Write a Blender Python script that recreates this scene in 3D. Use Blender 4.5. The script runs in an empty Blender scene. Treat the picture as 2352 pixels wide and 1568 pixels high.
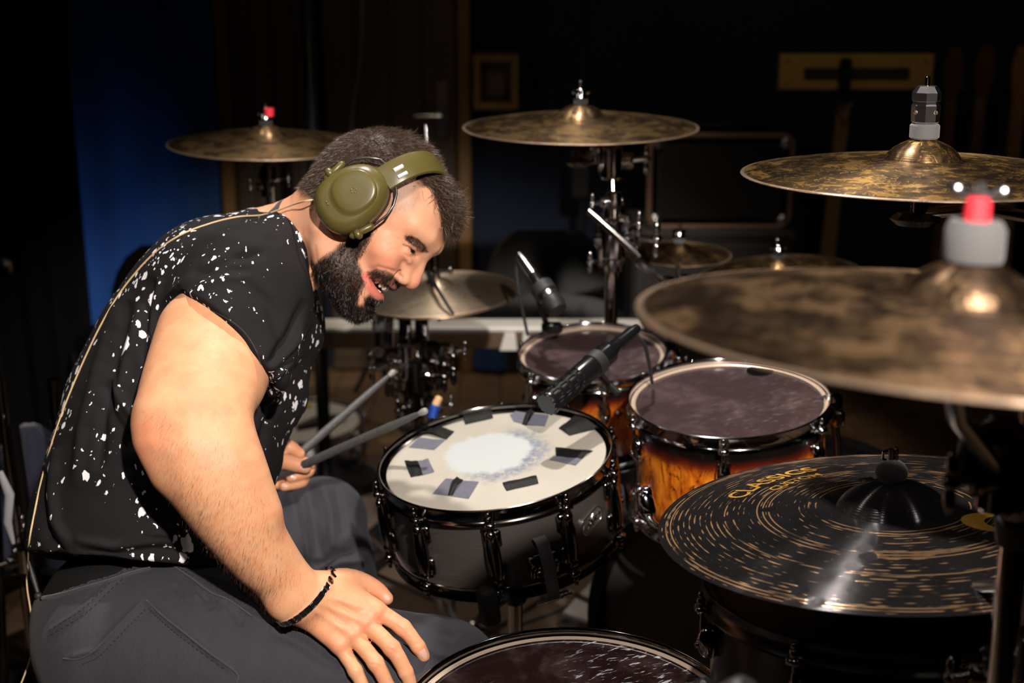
import bpy, math, random
import numpy as np
from math import pi, sin, cos, tan, radians, sqrt, atan2
from mathutils import Vector, Matrix
from mathutils.bvhtree import BVHTree

random.seed(7)
rng = np.random.default_rng(7)
SC = bpy.context.scene
COL = SC.collection

# ------------------------------------------------------------------ camera
FPX = 3267.0
PITCH = radians(16.0)
CAMZ = 1.5
CAM = Vector((0, 0, CAMZ))
CF = Vector((0, cos(PITCH), -sin(PITCH)))
CU = Vector((0, sin(PITCH), cos(PITCH)))
CR = Vector((1, 0, 0))
cd = bpy.data.cameras.new('camera')
cam = bpy.data.objects.new('camera', cd)
COL.objects.link(cam)
cam.location = CAM
cam.rotation_euler = (pi / 2 - PITCH, 0, 0)
cd.sensor_width = 36.0
cd.lens = FPX * 36.0 / 2352.0
cd.clip_start = 0.05
cd.dof.use_dof = True
cd.dof.focus_distance = 1.80
cd.dof.aperture_fstop = 3.8
SC.camera = cam

# ------------------------------------------------------------------ world, lights, exposure
w = bpy.data.worlds.new('studio_dark')
SC.world = w
w.use_nodes = True
w.node_tree.nodes['Background'].inputs[0].default_value = (0.25, 0.32, 0.5, 1)
w.node_tree.nodes['Background'].inputs[1].default_value = 0.012
SC.view_settings.view_transform = 'Standard'
SC.view_settings.look = 'None'
SC.view_settings.gamma = 1.0
SC.view_settings.use_curve_mapping = False
SC.view_settings.exposure = 0.06


def spot(name, loc, target, watts, color, size_deg, blend, radius):
    ld = bpy.data.lights.new(name, 'SPOT')
    ld.energy = watts
    ld.color = color
    ld.spot_size = radians(size_deg)
    ld.spot_blend = blend
    ld.shadow_soft_size = radius
    o = bpy.data.objects.new(name, ld)
    COL.objects.link(o)
    o.location = loc
    d = Vector(target) - Vector(loc)
    o.rotation_euler = d.to_track_quat('-Z', 'Y').to_euler()
    return o


def area(name, loc, target, watts, color, sx, sy):
    ld = bpy.data.lights.new(name, 'AREA')
    ld.shape = 'RECTANGLE'
    ld.size = sx
    ld.size_y = sy
    ld.energy = watts
    ld.color = color
    o = bpy.data.objects.new(name, ld)
    COL.objects.link(o)
    o.location = loc
    d = Vector(target) - Vector(loc)
    o.rotation_euler = d.to_track_quat('-Z', 'Y').to_euler()
    return o


spot('key_spotlight', (0.42, -0.40, 2.36), (0.0, 1.95, 0.72), 510, (1.0, 0.90, 0.81), 38, 0.4, 0.035)
spot('overhead_spotlight', (-0.1, 2.45, 3.1), (0.1, 2.05, 0.6), 240, (1.0, 0.93, 0.86), 64, 0.5, 0.04)
area('left_fill', (-2.4, 1.2, 2.3), (-0.3, 2.1, 0.9), 1.5, (1.0, 0.88, 0.75), 0.7, 0.7)  # unseen soft fill from the left
spot('rear_floor_spotlight', (-0.35, 3.75, 3.0), (-0.15, 3.85, 0.0), 75, (1.0, 0.84, 0.66), 52, 0.5, 0.03)
for sx, sy, sz in ((-0.9, 0.2, 2.7), (1.5, 0.8, 2.8), (0.9, 3.3, 3.0), (-0.9, 3.2, 3.0)):
    spot('sparkle_fill_spot', (sx, sy, sz), (0.15, 2.2, 0.7), 15, (1.0, 0.93, 0.86), 42, 0.5, 0.022)  # unseen spots added to put sparkle on the chrome
spot('back_wall_fill', (0.9, 3.0, 2.7), (0.95, 4.7, 1.3), 9, (1.0, 0.80, 0.58), 75, 1.0, 0.15)  # unseen fill added to brighten the yellow board and amplifier
spot('door_light', (-0.9, 3.4, 0.3), (-0.75, 4.9, 0.8), 3.0, (1.0, 0.78, 0.55), 100, 1.0, 0.1)
spot('blue_stage_light', (-1.45, 4.25, 0.22), (-1.42, 4.75, 0.42), 4.5, (0.35, 0.6, 1.0), 95, 1.0, 0.05)


# ------------------------------------------------------------------ pixel -> world helpers
def W(px, py, d):
    return CAM + CF * d + CR * ((px - 1176.0) / FPX * d) - CU * ((py - 784.0) / FPX * d)


def ray(px, py):
    return (CF + CR * ((px - 1176.0) / FPX) - CU * ((py - 784.0) / FPX))


def on_y(px, py, Y):
    r = ray(px, py)
    return CAM + r * (Y / r.y)


def on_z(px, py, Z):
    r = ray(px, py)
    return CAM + r * ((Z - CAMZ) / r.z)


def on_plane(px, py, M, z=0.0):
    n = M.col[2].xyz
    p0 = M @ Vector((0, 0, z))
    r = ray(px, py)
    t = (p0 - CAM).dot(n) / r.dot(n)
    return M.inverted() @ (CAM + r * t)


def disc_frame(cx, cy, a, b, phi, R):
    """frame of a round thing of radius R whose outline spans a by b pixels, turned by phi degrees"""
    phi = radians(phi)
    d = FPX * R / a
    c = W(cx, cy, d)
    v = (c - CAM).normalized()
    r = v.cross(Vector((0, 0, 1))).normalized()
    u = r.cross(v).normalized()
    maj = (r * cos(phi) + u * sin(phi)).normalized()
    m = (-r * sin(phi) + u * cos(phi)).normalized()
    se = b / a
    ce = sqrt(1 - se * se)
    n = (-v * se + m * ce).normalized()
    y = n.cross(maj).normalized()
    M = Matrix((maj, y, n)).transposed().to_4x4()
    M.translation = c
    return M


# ------------------------------------------------------------------ mesh building
def align(p0, p1, roll=0.0):
    p0 = Vector(p0); p1 = Vector(p1)
    z = (p1 - p0).normalized()
    x = Vector((1, 0, 0)) if abs(z.x) < 0.9 else Vector((0, 1, 0))
    y = z.cross(x).normalized()
    x = y.cross(z)
    M = Matrix((x, y, z)).transposed().to_4x4()
    M.translation = p0
    if roll:
        M = M @ Matrix.Rotation(roll, 4, 'Z')
    return M


class MB:
    def __init__(self, M=None):
        self.v = []
        self.f = []
        self.M = M

    def add(self, vs, fs, M=None):
        n = len(self.v)
        if M is not None:
            vs = [M @ Vector(p) for p in vs]
        if self.M is not None:
            vs = [self.M @ Vector(p) for p in vs]
        self.v.extend([tuple(p) for p in vs])
        self.f.extend([tuple(i + n for i in f) for f in fs])
        return self

    def box(self, c, s, M=None, bev=0.0):
        hx, hy, hz = s[0] / 2, s[1] / 2, s[2] / 2
        c = Vector(c)
        b = min(bev, hx * .9, hy * .9, hz * .9)
        if b <= 0:
            vs = [c + Vector((x * hx, y * hy, z * hz)) for x in (-1, 1) for y in (-1, 1) for z in (-1, 1)]
            fs = [(0, 1, 3, 2), (4, 6, 7, 5), (0, 4, 5, 1), (2, 3, 7, 6), (0, 2, 6, 4), (1, 5, 7, 3)]
            return self.add(vs, fs, M)
        vs = []; ix = {}
        for x in (-1, 1):
            for y in (-1, 1):
                for z in (-1, 1):
                    for k in range(3):
                        h = [hx - b, hy - b, hz - b]
                        h[k] += b
                        ix[(x, y, z, k)] = len(vs)
                        vs.append(c + Vector((x * h[0], y * h[1], z * h[2])))
        fs = []
        for k in range(3):
            a1, a2 = (k + 1) % 3, (k + 2) % 3
            for sg in (-1, 1):
                q = []
                for p, r in ((-1, -1), (1, -1), (1, 1), (-1, 1)):
                    t = [0, 0, 0]; t[k] = sg; t[a1] = p; t[a2] = r
                    q.append(ix[(*t, k)])
                fs.append(tuple(q if sg > 0 else q[::-1]))
        for k in range(3):
            a1, a2 = (k + 1) % 3, (k + 2) % 3
            for p in (-1, 1):
                for r in (-1, 1):
                    t = [0, 0, 0]; t[a1] = p; t[a2] = r
                    t[k] = -1; lo = tuple(t); t[k] = 1; hi = tuple(t)
                    q = [ix[(*lo, a1)], ix[(*hi, a1)], ix[(*hi, a2)], ix[(*lo, a2)]]
                    fs.append(tuple(q if p * r < 0 else q[::-1]))
        for x in (-1, 1):
            for y in (-1, 1):
                for z in (-1, 1):
                    q = [ix[(x, y, z, k)] for k in range(3)]
                    fs.append(tuple(q if x * y * z > 0 else q[::-1]))
        return self.add(vs, fs, M)

    def cyl(self, p0, p1, r0, r1=None, n=20, bev=0.0, M=None):
        r1 = r0 if r1 is None else r1
        L = (Vector(p1) - Vector(p0)).length
        if bev > 0:
            prof = [(0, 0), (r0 - bev, 0), (r0, bev), (r1, L - bev), (r1 - bev, L), (0, L)]
        else:
            prof = [(0, 0), (r0, 0), (r1, L), (0, L)]
        A = align(p0, p1)
        return self.lathe(prof, n, A if M is None else M @ A)

    def lathe(self, prof, n=48, M=None, closed=False):
        vs = []; fs = []; rows = []
        for r, z in prof:
            if r <= 1e-7:
                rows.append([len(vs)]); vs.append((0, 0, z))
            else:
                rows.append(list(range(len(vs), len(vs) + n)))
                vs += [(r * cos(2 * pi * i / n), r * sin(2 * pi * i / n), z) for i in range(n)]
        m = len(rows)
        for k in range(m if closed else m - 1):
            A = rows[k]; B = rows[(k + 1) % m]
            for i in range(n):
                j = (i + 1) % n
                if len(A) == 1 and len(B) == 1:
                    continue
                if len(A) == 1:
                    fs.append((A[0], B[j], B[i]))
                elif len(B) == 1:
                    fs.append((A[i], A[j], B[0]))
                else:
                    fs.append((A[i], A[j], B[j], B[i]))
        return self.add(vs, fs, M)

    def tube(self, pts, r, n=10, M=None, caps=True, closed=False):
        pts = [Vector(p) for p in pts]
        m = len(pts)
        rs = r if isinstance(r, (list, tuple)) else [r] * m
        vs = []; fs = []
        t0 = (pts[1] - pts[0]).normalized()
        nrm = t0.orthogonal().normalized()
        for i in range(m):
            if closed:
                t = (pts[(i + 1) % m] - pts[i - 1]).normalized()
            else:
                t = (pts[min(i + 1, m - 1)] - pts[max(i - 1, 0)]).normalized()
            nrm = (nrm - t * nrm.dot(t))
            nrm = nrm.normalized() if nrm.length > 1e-6 else t.orthogonal().normalized()
            b = t.cross(nrm)
            for k in range(n):
                a = 2 * pi * k / n
                vs.append(pts[i] + (nrm * cos(a) + b * sin(a)) * rs[i])
        for i in range(m if closed else m - 1):
            i2 = (i + 1) % m
            for k in range(n):
                k2 = (k + 1) % n
                fs.append((i * n + k, i * n + k2, i2 * n + k2, i2 * n + k))
        if caps and not closed:
            fs.append(tuple(range(n))[::-1])
            fs.append(tuple((m - 1) * n + k for k in range(n)))
        return self.add(vs, fs, M)

    def sphere(self, c, r, n=16, M=None):
        r = r if isinstance(r, (list, tuple)) else (r, r, r)
        c = Vector(c)
        rows = n // 2
        prof = [(sin(pi * k / rows), -cos(pi * k / rows)) for k in range(rows + 1)]
        prof[0] = (0, -1); prof[-1] = (0, 1)
        S = Matrix.Translation(c) @ Matrix.Diagonal((r[0], r[1], r[2], 1))
        return self.lathe(prof, n, S if M is None else M @ S)

    def prism(self, outline, z0, z1, M=None):
        n = len(outline)
        vs = [(x, y, z0) for x, y in outline] + [(x, y, z1) for x, y in outline]
        fs = [tuple(range(n))[::-1], tuple(range(n, 2 * n))]
        fs += [(i, (i + 1) % n, n + (i + 1) % n, n + i) for i in range(n)]
        return self.add(vs, fs, M)

    def build(self, name, mat, parent=None, smooth=40, world=True):
        me = bpy.data.meshes.new(name)
        vs = self.v
        if parent is not None and world:
            I = WM(parent).inverted()
            vs = [tuple(I @ Vector(p)) for p in vs]
        me.from_pydata(vs, [], self.f)
        me.update()
        return link(name, me, mat, parent, smooth)


def WM(o):
    M = o.matrix_local.copy() if o.parent else o.matrix_basis.copy()
    while o.parent:
        o = o.parent
        M = o.matrix_basis @ M
    return M


def link(name, me, mat, parent=None, smooth=40):
    if mat is not None:
        for m in (mat if isinstance(mat, (list, tuple)) else [mat]):
            me.materials.append(m)
    if smooth:
        me.polygons.foreach_set('use_smooth', [True] * len(me.polygons))
        if smooth < 180:
            me.set_sharp_from_angle(angle=radians(smooth))
    o = bpy.data.objects.new(name, me)
    COL.objects.link(o)
    if parent is not None:
        o.parent = parent
    return o


def tag(o, label, cat, group=None, kind=None):
    o['label'] = label
    o['category'] = cat
    if group:
        o['group'] = group
    if kind:
        o['kind'] = kind
    return o


def thing(name, label, cat, M=None, group=None):
    o = bpy.data.objects.new(name, None)
    o.empty_display_size = 0.05
    COL.objects.link(o)
    if M is not None:
        o.matrix_basis = M if isinstance(M, Matrix) else Matrix.Translation(Vector(M))
    return tag(o, label, cat, group)


def structure(name, mb, mat, smooth=0):
    o = mb.build(name, mat, None, smooth)
    o['kind'] = 'structure'
    return o


def copy_part(src, parent, M=None):
    c = src.copy()
    COL.objects.link(c)
    c.parent = parent
    if M is not None:
        c.matrix_basis = M
    for ch in list(src.children):
        copy_part(ch, c)
    return c


def spline(pts, n=8, closed=False):
    pts = [Vector(p) for p in pts]
    m = len(pts)
    out = []
    for i in range(m if closed else m - 1):
        p0 = pts[i - 1] if (i > 0 or closed) else pts[0] * 2 - pts[1]
        p1 = pts[i]
        p2 = pts[(i + 1) % m]
        p3 = pts[(i + 2) % m] if (i + 2 < m or closed) else p2 * 2 - p1
        for k in range(n):
            t = k / n
            out.append(0.5 * ((2 * p1) + (p2 - p0) * t + (2 * p0 - 5 * p1 + 4 * p2 - p3) * t * t + (3 * p1 - p0 - 3 * p2 + p3) * t ** 3))
    if not closed:
        out.append(pts[-1])
    return out


# ------------------------------------------------------------------ material helpers
class N:
    """small node-graph writer"""
    def __init__(self, name):
        self.m = bpy.data.materials.new(name)
        self.m.use_nodes = True
        self.t = self.m.node_tree
        self.b = self.t.nodes['Principled BSDF']
        self.out = self.t.nodes['Material Output']

    def new(self, kind, **kw):
        n = self.t.nodes.new(kind)
        for k, v in kw.items():
            setattr(n, k, v)
        return n

    def put(self, sock, val):
        if hasattr(val, 'is_linked') or isinstance(val, bpy.types.NodeSocket):
            self.t.links.new(val, sock)
        else:
            if isinstance(val, (tuple, list)) and len(val) == 3 and sock.type == 'RGBA':
                val = (*val, 1)
            sock.default_value = val

    def math(self, op, a, b=None, c=None, clamp=False):
        n = self.new('ShaderNodeMath', operation=op, use_clamp=clamp)
        self.put(n.inputs[0], a)
        if b is not None:
            self.put(n.inputs[1], b)
        if c is not None:
            self.put(n.inputs[2], c)
        return n.outputs[0]

    def coord(self, which='Object'):
        return self.new('ShaderNodeTexCoord').outputs[which]

    def xyz(self, v):
        n = self.new('ShaderNodeSeparateXYZ')
        self.put(n.inputs[0], v)
        return n.outputs

    def comb(self, x, y, z):
        n = self.new('ShaderNodeCombineXYZ')
        for i, k in enumerate((x, y, z)):
            self.put(n.inputs[i], k)
        return n.outputs[0]

    def mapping(self, v, scale=(1, 1, 1), loc=(0, 0, 0), rot=(0, 0, 0)):
        n = self.new('ShaderNodeMapping')
        self.put(n.inputs[0], v)
        n.inputs['Scale'].default_value = scale
        n.inputs['Location'].default_value = loc
        n.inputs['Rotation'].default_value = rot
        return n.outputs[0]

    def noise(self, v, scale, detail=3, rough=0.5, dist=0.0, color=False):
        n = self.new('ShaderNodeTexNoise')
        self.put(n.inputs['Vector'], v)
        n.inputs['Scale'].default_value = scale
        n.inputs['Detail'].default_value = detail
        n.inputs['Roughness'].default_value = rough
        n.inputs['Distortion'].default_value = dist
        return n.outputs['Color' if color else 'Fac']

    def voro(self, v, scale, feature='F1', out='Distance', rand=1.0):
        n = self.new('ShaderNodeTexVoronoi', feature=feature)
        self.put(n.inputs['Vector'], v)
        n.inputs['Scale'].default_value = scale
        n.inputs['Randomness'].default_value = rand
        return n.outputs[out]

    def ramp(self, f, stops):
        n = self.new('ShaderNodeValToRGB')
        self.put(n.inputs[0], f)
        cr = n.color_ramp
        while len(cr.elements) < len(stops):
            cr.elements.new(0.5)
        for e, (p, c) in zip(cr.elements, stops):
            e.position = p
            e.color = (c, c, c, 1) if isinstance(c, (int, float)) else (*c, 1)
        return n.outputs[0]

    def smooth(self, f, lo, hi, a=0.0, b=1.0):
        n = self.new('ShaderNodeMapRange', interpolation_type='SMOOTHSTEP')
        self.put(n.inputs[0], f)
        for i, v in enumerate((lo, hi, a, b)):
            self.put(n.inputs[i + 1], v)
        return n.outputs[0]

    def mix(self, f, a, b, mode='MIX'):
        n = self.new('ShaderNodeMix', data_type='RGBA', blend_type=mode)
        self.put(n.inputs[0], f)
        self.put(n.inputs[6], a)
        self.put(n.inputs[7], b)
        return n.outputs[2]

    def bump(self, h, strength=0.3, dist=0.001, normal=None):
        n = self.new('ShaderNodeBump')
        self.put(n.inputs['Height'], h)
        n.inputs['Strength'].default_value = strength
        n.inputs['Distance'].default_value = dist
        if normal is not None:
            self.put(n.inputs['Normal'], normal)
        return n.outputs[0]

    def set(self, **kw):
        names = dict(color='Base Color', rough='Roughness', metal='Metallic', normal='Normal', spec='Specular IOR Level',
                     coat='Coat Weight', coat_rough='Coat Roughness', sss='Subsurface Weight', alpha='Alpha',
                     aniso='Anisotropic', tangent='Tangent', sheen='Sheen Weight', trans='Transmission Weight', ior='IOR',
                     emit='Emission Color', emit_s='Emission Strength', sss_scale='Subsurface Scale', aniso_rot='Anisotropic Rotation',
                     sheen_rough='Sheen Roughness', sheen_tint='Sheen Tint')
        for k, v in kw.items():
            self.put(self.b.inputs[names[k]], v)
        return self.m


def plain(name, color, rough=0.5, metal=0.0, grain=0.0, gscale=40, bump=0.0, **kw):
    g = N(name)
    co = g.coord()
    if grain > 0:
        f = g.noise(co, gscale, 4, 0.6)
        dark = tuple(c * (1 - grain) for c in color)
        lite = tuple(min(1, c * (1 + grain)) for c in color)
        g.set(color=g.mix(f, dark, lite))
        if bump > 0:
            g.set(normal=g.bump(g.noise(co, gscale * 3, 3), bump, 0.002))
    else:
        g.set(color=color)
        if bump > 0:
            g.set(normal=g.bump(g.noise(co, gscale * 3, 3), bump, 0.002))
    g.set(rough=rough, metal=metal, **kw)
    return g.m

# ------------------------------------------------------------------ materials
def wood(name, c1, c2, scale=(1, 1, 14), rough=0.5, coat=0.0):
    g = N(name)
    co = g.mapping(g.coord(), scale=scale)
    f = g.noise(co, 3.0, 5, 0.6, 1.2)
    g.set(color=g.ramp(f, [(0.3, c1), (0.7, c2)]), rough=rough, coat=coat)
    return g.m


def cloth(name, color, rough=0.9, weave=900, folds=0.0):
    g = N(name)
    co = g.coord()
    f = g.noise(co, 5, 4)
    c = g.mix(f, tuple(x * 0.7 for x in color), color)
    h = g.noise(co, weave, 2)
    g.set(color=c, rough=rough, normal=g.bump(h, 0.25, 0.001), sheen=0.15)
    return g.m


M_CHROME = plain('chrome', (0.82, 0.82, 0.84), 0.08, 1.0, bump=0.0)
M_CHROME_OLD = plain('chrome_worn', (0.62, 0.61, 0.62), 0.22, 1.0, grain=0.25, gscale=60)
M_NICKEL = plain('black_nickel', (0.20, 0.185, 0.175), 0.13, 1.0, grain=0.15, gscale=30)
M_BLACKMETAL = plain('black_metal', (0.02, 0.02, 0.022), 0.35, 0.6)
M_RUBBER = plain('black_rubber', (0.012, 0.012, 0.013), 0.6)
M_PLASTIC = plain('black_plastic', (0.006, 0.006, 0.007), 0.22)
M_FELT_GREY = cloth('grey_felt', (0.10, 0.10, 0.105), 1.0, 600)
M_FELT_BLACK = cloth('black_felt', (0.03, 0.03, 0.032), 1.0, 600)
M_RED = plain('red_felt', (0.75, 0.03, 0.045), 0.6)
M_GOLD = plain('gold_print', (0.80, 0.42, 0.07), 0.4, 0.4, grain=0.15, gscale=80)
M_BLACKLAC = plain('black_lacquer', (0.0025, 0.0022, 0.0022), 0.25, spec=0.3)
M_WOODPLY = wood('shell_inside_wood', (0.16, 0.07, 0.045), (0.30, 0.14, 0.09), (1, 1, 3), 0.5)
M_TAPE = plain('black_tape', (0.006, 0.006, 0.006), 0.55, grain=0.3, gscale=200, bump=0.3, spec=0.2)
M_LABELW = plain('white_paint', (0.75, 0.73, 0.70), 0.5)


def gaffer():
    g = N('grey_gaffer_tape')
    co = g.coord()
    x, y, z = g.xyz(co)
    a = g.math('SINE', g.math('MULTIPLY', x, 3200))
    b = g.math('SINE', g.math('MULTIPLY', y, 3200))
    f = g.smooth(g.math('MULTIPLY', a, b), -0.6, 0.6)
    f2 = g.noise(co, 120, 3)
    c = g.mix(f, (0.06, 0.06, 0.08), (0.22, 0.22, 0.27))
    g.set(color=g.mix(f2, c, (0.10, 0.10, 0.13)), rough=0.75, spec=0.15)
    return g.m


M_GAFFER = gaffer()


def sunburst(depth):
    g = N('amber_sunburst_lacquer')
    co = g.coord()
    x, y, z = g.xyz(co)
    t = g.math('DIVIDE', g.math('MULTIPLY', z, -1.0), depth)          # 0 at the top, 1 at the bottom
    mid = g.math('ABSOLUTE', g.math('SUBTRACT', t, 0.56))
    n1 = g.noise(co, 9, 4, 0.6, 1.5)
    edge = g.smooth(g.math('ADD', mid, g.math('MULTIPLY', g.math('SUBTRACT', n1, 0.5), 0.10)), 0.18, 0.36)
    fig = g.noise(g.mapping(co, scale=(1, 1, 0.45)), 22, 4, 0.65, 1.8)
    amber = g.ramp(fig, [(0.30, (0.16, 0.025, 0.003)), (0.45, (0.46, 0.10, 0.006)), (0.62, (0.74, 0.22, 0.012)), (0.8, (0.92, 0.36, 0.03))])
    vn = g.noise(g.mapping(co, scale=(1, 1, 0.30)), 26, 5, 0.55, 2.6)
    vein = g.smooth(g.math('ABSOLUTE', g.math('SUBTRACT', vn, 0.46)), 0.004, 0.028)
    vein = g.math('MAXIMUM', vein, g.smooth(g.noise(co, 11, 2), 0.46, 0.56))
    amber = g.mix(vein, (0.05, 0.008, 0.002), amber)
    red = g.mix(g.smooth(edge, 0.0, 0.8), amber, (0.25, 0.02, 0.004))
    g.set(color=g.mix(edge, red, (0.004, 0.003, 0.003)), rough=0.25, coat=0.8, coat_rough=0.05)
    return g.m


def clear_head(scratch=0.0, haze=0.20):
    g = N('clear_drum_head')
    co = g.coord()
    sm = g.noise(co, 14, 5, 0.65, 0.6)
    s1 = g.noise(g.mapping(g.mapping(co, rot=(0, 0, -0.55)), scale=(6, 24, 1)), 6, 3, 0.6)
    s2 = g.noise(g.mapping(g.mapping(co, rot=(0, 0, -0.15)), scale=(5, 30, 1)), 7, 3, 0.6)
    sc = g.math('MAXIMUM', g.smooth(s1, 0.585, 0.66), g.smooth(s2, 0.62, 0.70))
    sc = g.math('MULTIPLY', sc, g.smooth(g.math('ADD', g.noise(co, 7, 2), g.math('MULTIPLY', g.xyz(co)[0], 1.6)), 0.38, 0.62))
    tr = g.new('ShaderNodeBsdfTransparent')
    tr.inputs[0].default_value = (0.80, 0.74, 0.78, 1)
    df = g.new('ShaderNodeBsdfDiffuse')
    df.inputs[0].default_value = (0.20, 0.135, 0.14, 1)
    gl = g.new('ShaderNodeBsdfGlossy')
    gl.inputs[0].default_value = (0.9, 0.9, 1, 1)
    gl.inputs['Roughness'].default_value = 0.10
    sd = g.new('ShaderNodeBsdfDiffuse')
    sd.inputs[0].default_value = (0.75, 0.75, 0.8, 1)
    fr = g.new('ShaderNodeFresnel')
    fr.inputs[0].default_value = 1.5
    hz = g.math('ADD', haze, g.math('MULTIPLY', g.smooth(sm, 0.42, 0.75), 0.25))
    m1 = g.new('ShaderNodeMixShader'); g.put(m1.inputs[0], hz)
    g.t.links.new(tr.outputs[0], m1.inputs[1]); g.t.links.new(df.outputs[0], m1.inputs[2])
    m2 = g.new('ShaderNodeMixShader')
    g.put(m2.inputs[0], g.math('ADD', fr.outputs[0], 0.04, clamp=True))
    g.t.links.new(m1.outputs[0], m2.inputs[1]); g.t.links.new(gl.outputs[0], m2.inputs[2])
    m3 = g.new('ShaderNodeMixShader')
    g.put(m3.inputs[0], g.math('MULTIPLY', sc, scratch))
    g.t.links.new(m2.outputs[0], m3.inputs[1]); g.t.links.new(sd.outputs[0], m3.inputs[2])
    g.t.links.new(m3.outputs[0], g.out.inputs[0])
    return g.m


M_CLEAR = clear_head(0.05)
M_CLEAR_WORN = clear_head(0.6, 0.03)


def brushed_shell():
    g = N('brushed_black_nickel_shell')
    co = g.coord()
    f = g.noise(g.mapping(co, scale=(3, 3, 220)), 6, 4, 0.6)
    c = g.mix(f, (0.075, 0.066, 0.060), (0.19, 0.17, 0.155))
    g.set(color=c, metal=0.7, rough=g.smooth(f, 0, 1, 0.32, 0.44), normal=g.bump(f, 0.12, 0.0006))
    return g.m


def snare_head():
    g = N('worn_white_coated_head')
    co = g.coord()
    x, y, z = g.xyz(co)
    cx, cy = SNARE_WORN
    dx = g.math('SUBTRACT', x, cx); dy = g.math('SUBTRACT', y, cy)
    r = g.math('SQRT', g.math('ADD', g.math('MULTIPLY', dx, dx), g.math('MULTIPLY', dy, dy)))
    n1 = g.noise(co, 28, 5, 0.65, 0.4)
    n2 = g.noise(co, 95, 5, 0.75)
    rr = g.math('ADD', r, g.math('MULTIPLY', g.math('SUBTRACT', n1, 0.5), 0.05))
    base = g.ramp(g.noise(co, 5, 4), [(0.3, (0.36, 0.33, 0.275)), (0.7, (0.43, 0.40, 0.35))])
    smudge = g.math('MULTIPLY', g.smooth(rr, 0.108, 0.074), g.smooth(n2, 0.34, 0.58))
    side = g.smooth(g.math('SUBTRACT', dx, g.math('MULTIPLY', dy, 0.5)), -0.03, 0.04)
    col = g.mix(g.math('MULTIPLY', smudge, side), base, (0.16, 0.19, 0.25))
    inner = g.smooth(rr, 0.074, 0.060)
    col = g.mix(inner, col, (0.42, 0.45, 0.455))
    n3 = g.noise(co, 60, 4, 0.7)
    col = g.mix(g.math('MULTIPLY', g.smooth(r, 0.05, 0.20), g.smooth(n3, 0.6, 0.8)), col, (0.48, 0.43, 0.36))
    g.set(color=col, rough=0.5, normal=g.bump(n2, 0.15, 0.0006), spec=0.3)
    return g.m


def bronze(name, R, seed=0.0, dark=0.5, spot=0.6, gold=(0.78, 0.50, 0.22), scale=1.0, rough=0.22):
    """patinated hammered bronze with lathe grooves and reflections painted as gold patches"""
    g = N(name)
    co = g.mapping(g.coord(), loc=(seed, seed * 1.7, 0))
    x, y, z = g.xyz(g.coord())
    r = g.math('SQRT', g.math('ADD', g.math('MULTIPLY', x, x), g.math('MULTIPLY', y, y)))
    n1 = g.noise(co, 15 * scale, 5, 0.62, 1.0)
    n2 = g.noise(co, 55 * scale, 4, 0.7)
    npol = g.noise(g.comb(g.math('ADD', g.math('MULTIPLY', g.math('DIVIDE', x, r), 2.2), seed * 3), g.math('MULTIPLY', g.math('DIVIDE', y, r), 2.2), g.math('MULTIPLY', r, 38)), 1.0, 4, 0.6, 0.4)
    n1 = g.math('ADD', g.math('MULTIPLY', n1, 0.5), g.math('MULTIPLY', npol, 0.5))
    v = g.voro(g.mix(0.06, co, g.noise(co, 60, 2, color=True)), 44 * scale)
    pat = g.smooth(g.math('ADD', n1, g.math('MULTIPLY', g.math('SUBTRACT', n2, 0.5), 0.22)), dark - 0.07, dark + 0.14)
    brown = g.mix(n2, (0.022, 0.015, 0.012), (0.10, 0.062, 0.038))
    mid = g.mix(n2, (0.17, 0.105, 0.06), tuple(c * 0.50 for c in gold))
    col = g.mix(pat, brown, mid)
    gold_refl = g.smooth(g.math('ADD', n1, g.math('MULTIPLY', g.math('SUBTRACT', n2, 0.5), 0.12)), dark + 0.045, dark + 0.075)  # gold patches paint in reflections of the surroundings
    col = g.mix(g.math('MULTIPLY', gold_refl, spot), col, gold)
    spots = g.smooth(v, 0.30, 0.24)
    rim = g.smooth(v, 0.38, 0.30)
    col = g.mix(g.math('MULTIPLY', rim, spot * 0.5), col, gold)
    col = g.mix(g.math('MULTIPLY', spots, spot), col, (0.05, 0.035, 0.025))
    edge = g.smooth(r, R * 0.972, R * 0.985)
    col = g.mix(edge, col, (0.78, 0.56, 0.40))
    groove = g.math('SINE', g.math('MULTIPLY', r, 2 * pi / 0.0016))
    gr = g.noise(g.comb(g.math('MULTIPLY', r, 900), 0, 0), 1, 2)
    b1 = g.bump(g.math('ADD', groove, gr), 0.10, 0.0004)
    b2 = g.bump(g.math('SUBTRACT', g.noise(co, 9, 2), g.math('MULTIPLY', spots, 0.12)), 0.35, 0.003, b1)
    g.set(color=col, metal=0.9, rough=g.mix(pat, (rough + 0.2,) * 3, (rough + .05,) * 3), normal=b2)
    tg = g.new('ShaderNodeTangent', direction_type='RADIAL', axis='Z')
    g.set(aniso=0.7, aniso_rot=0.25, tangent=tg.outputs[0])
    return g.m


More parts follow.
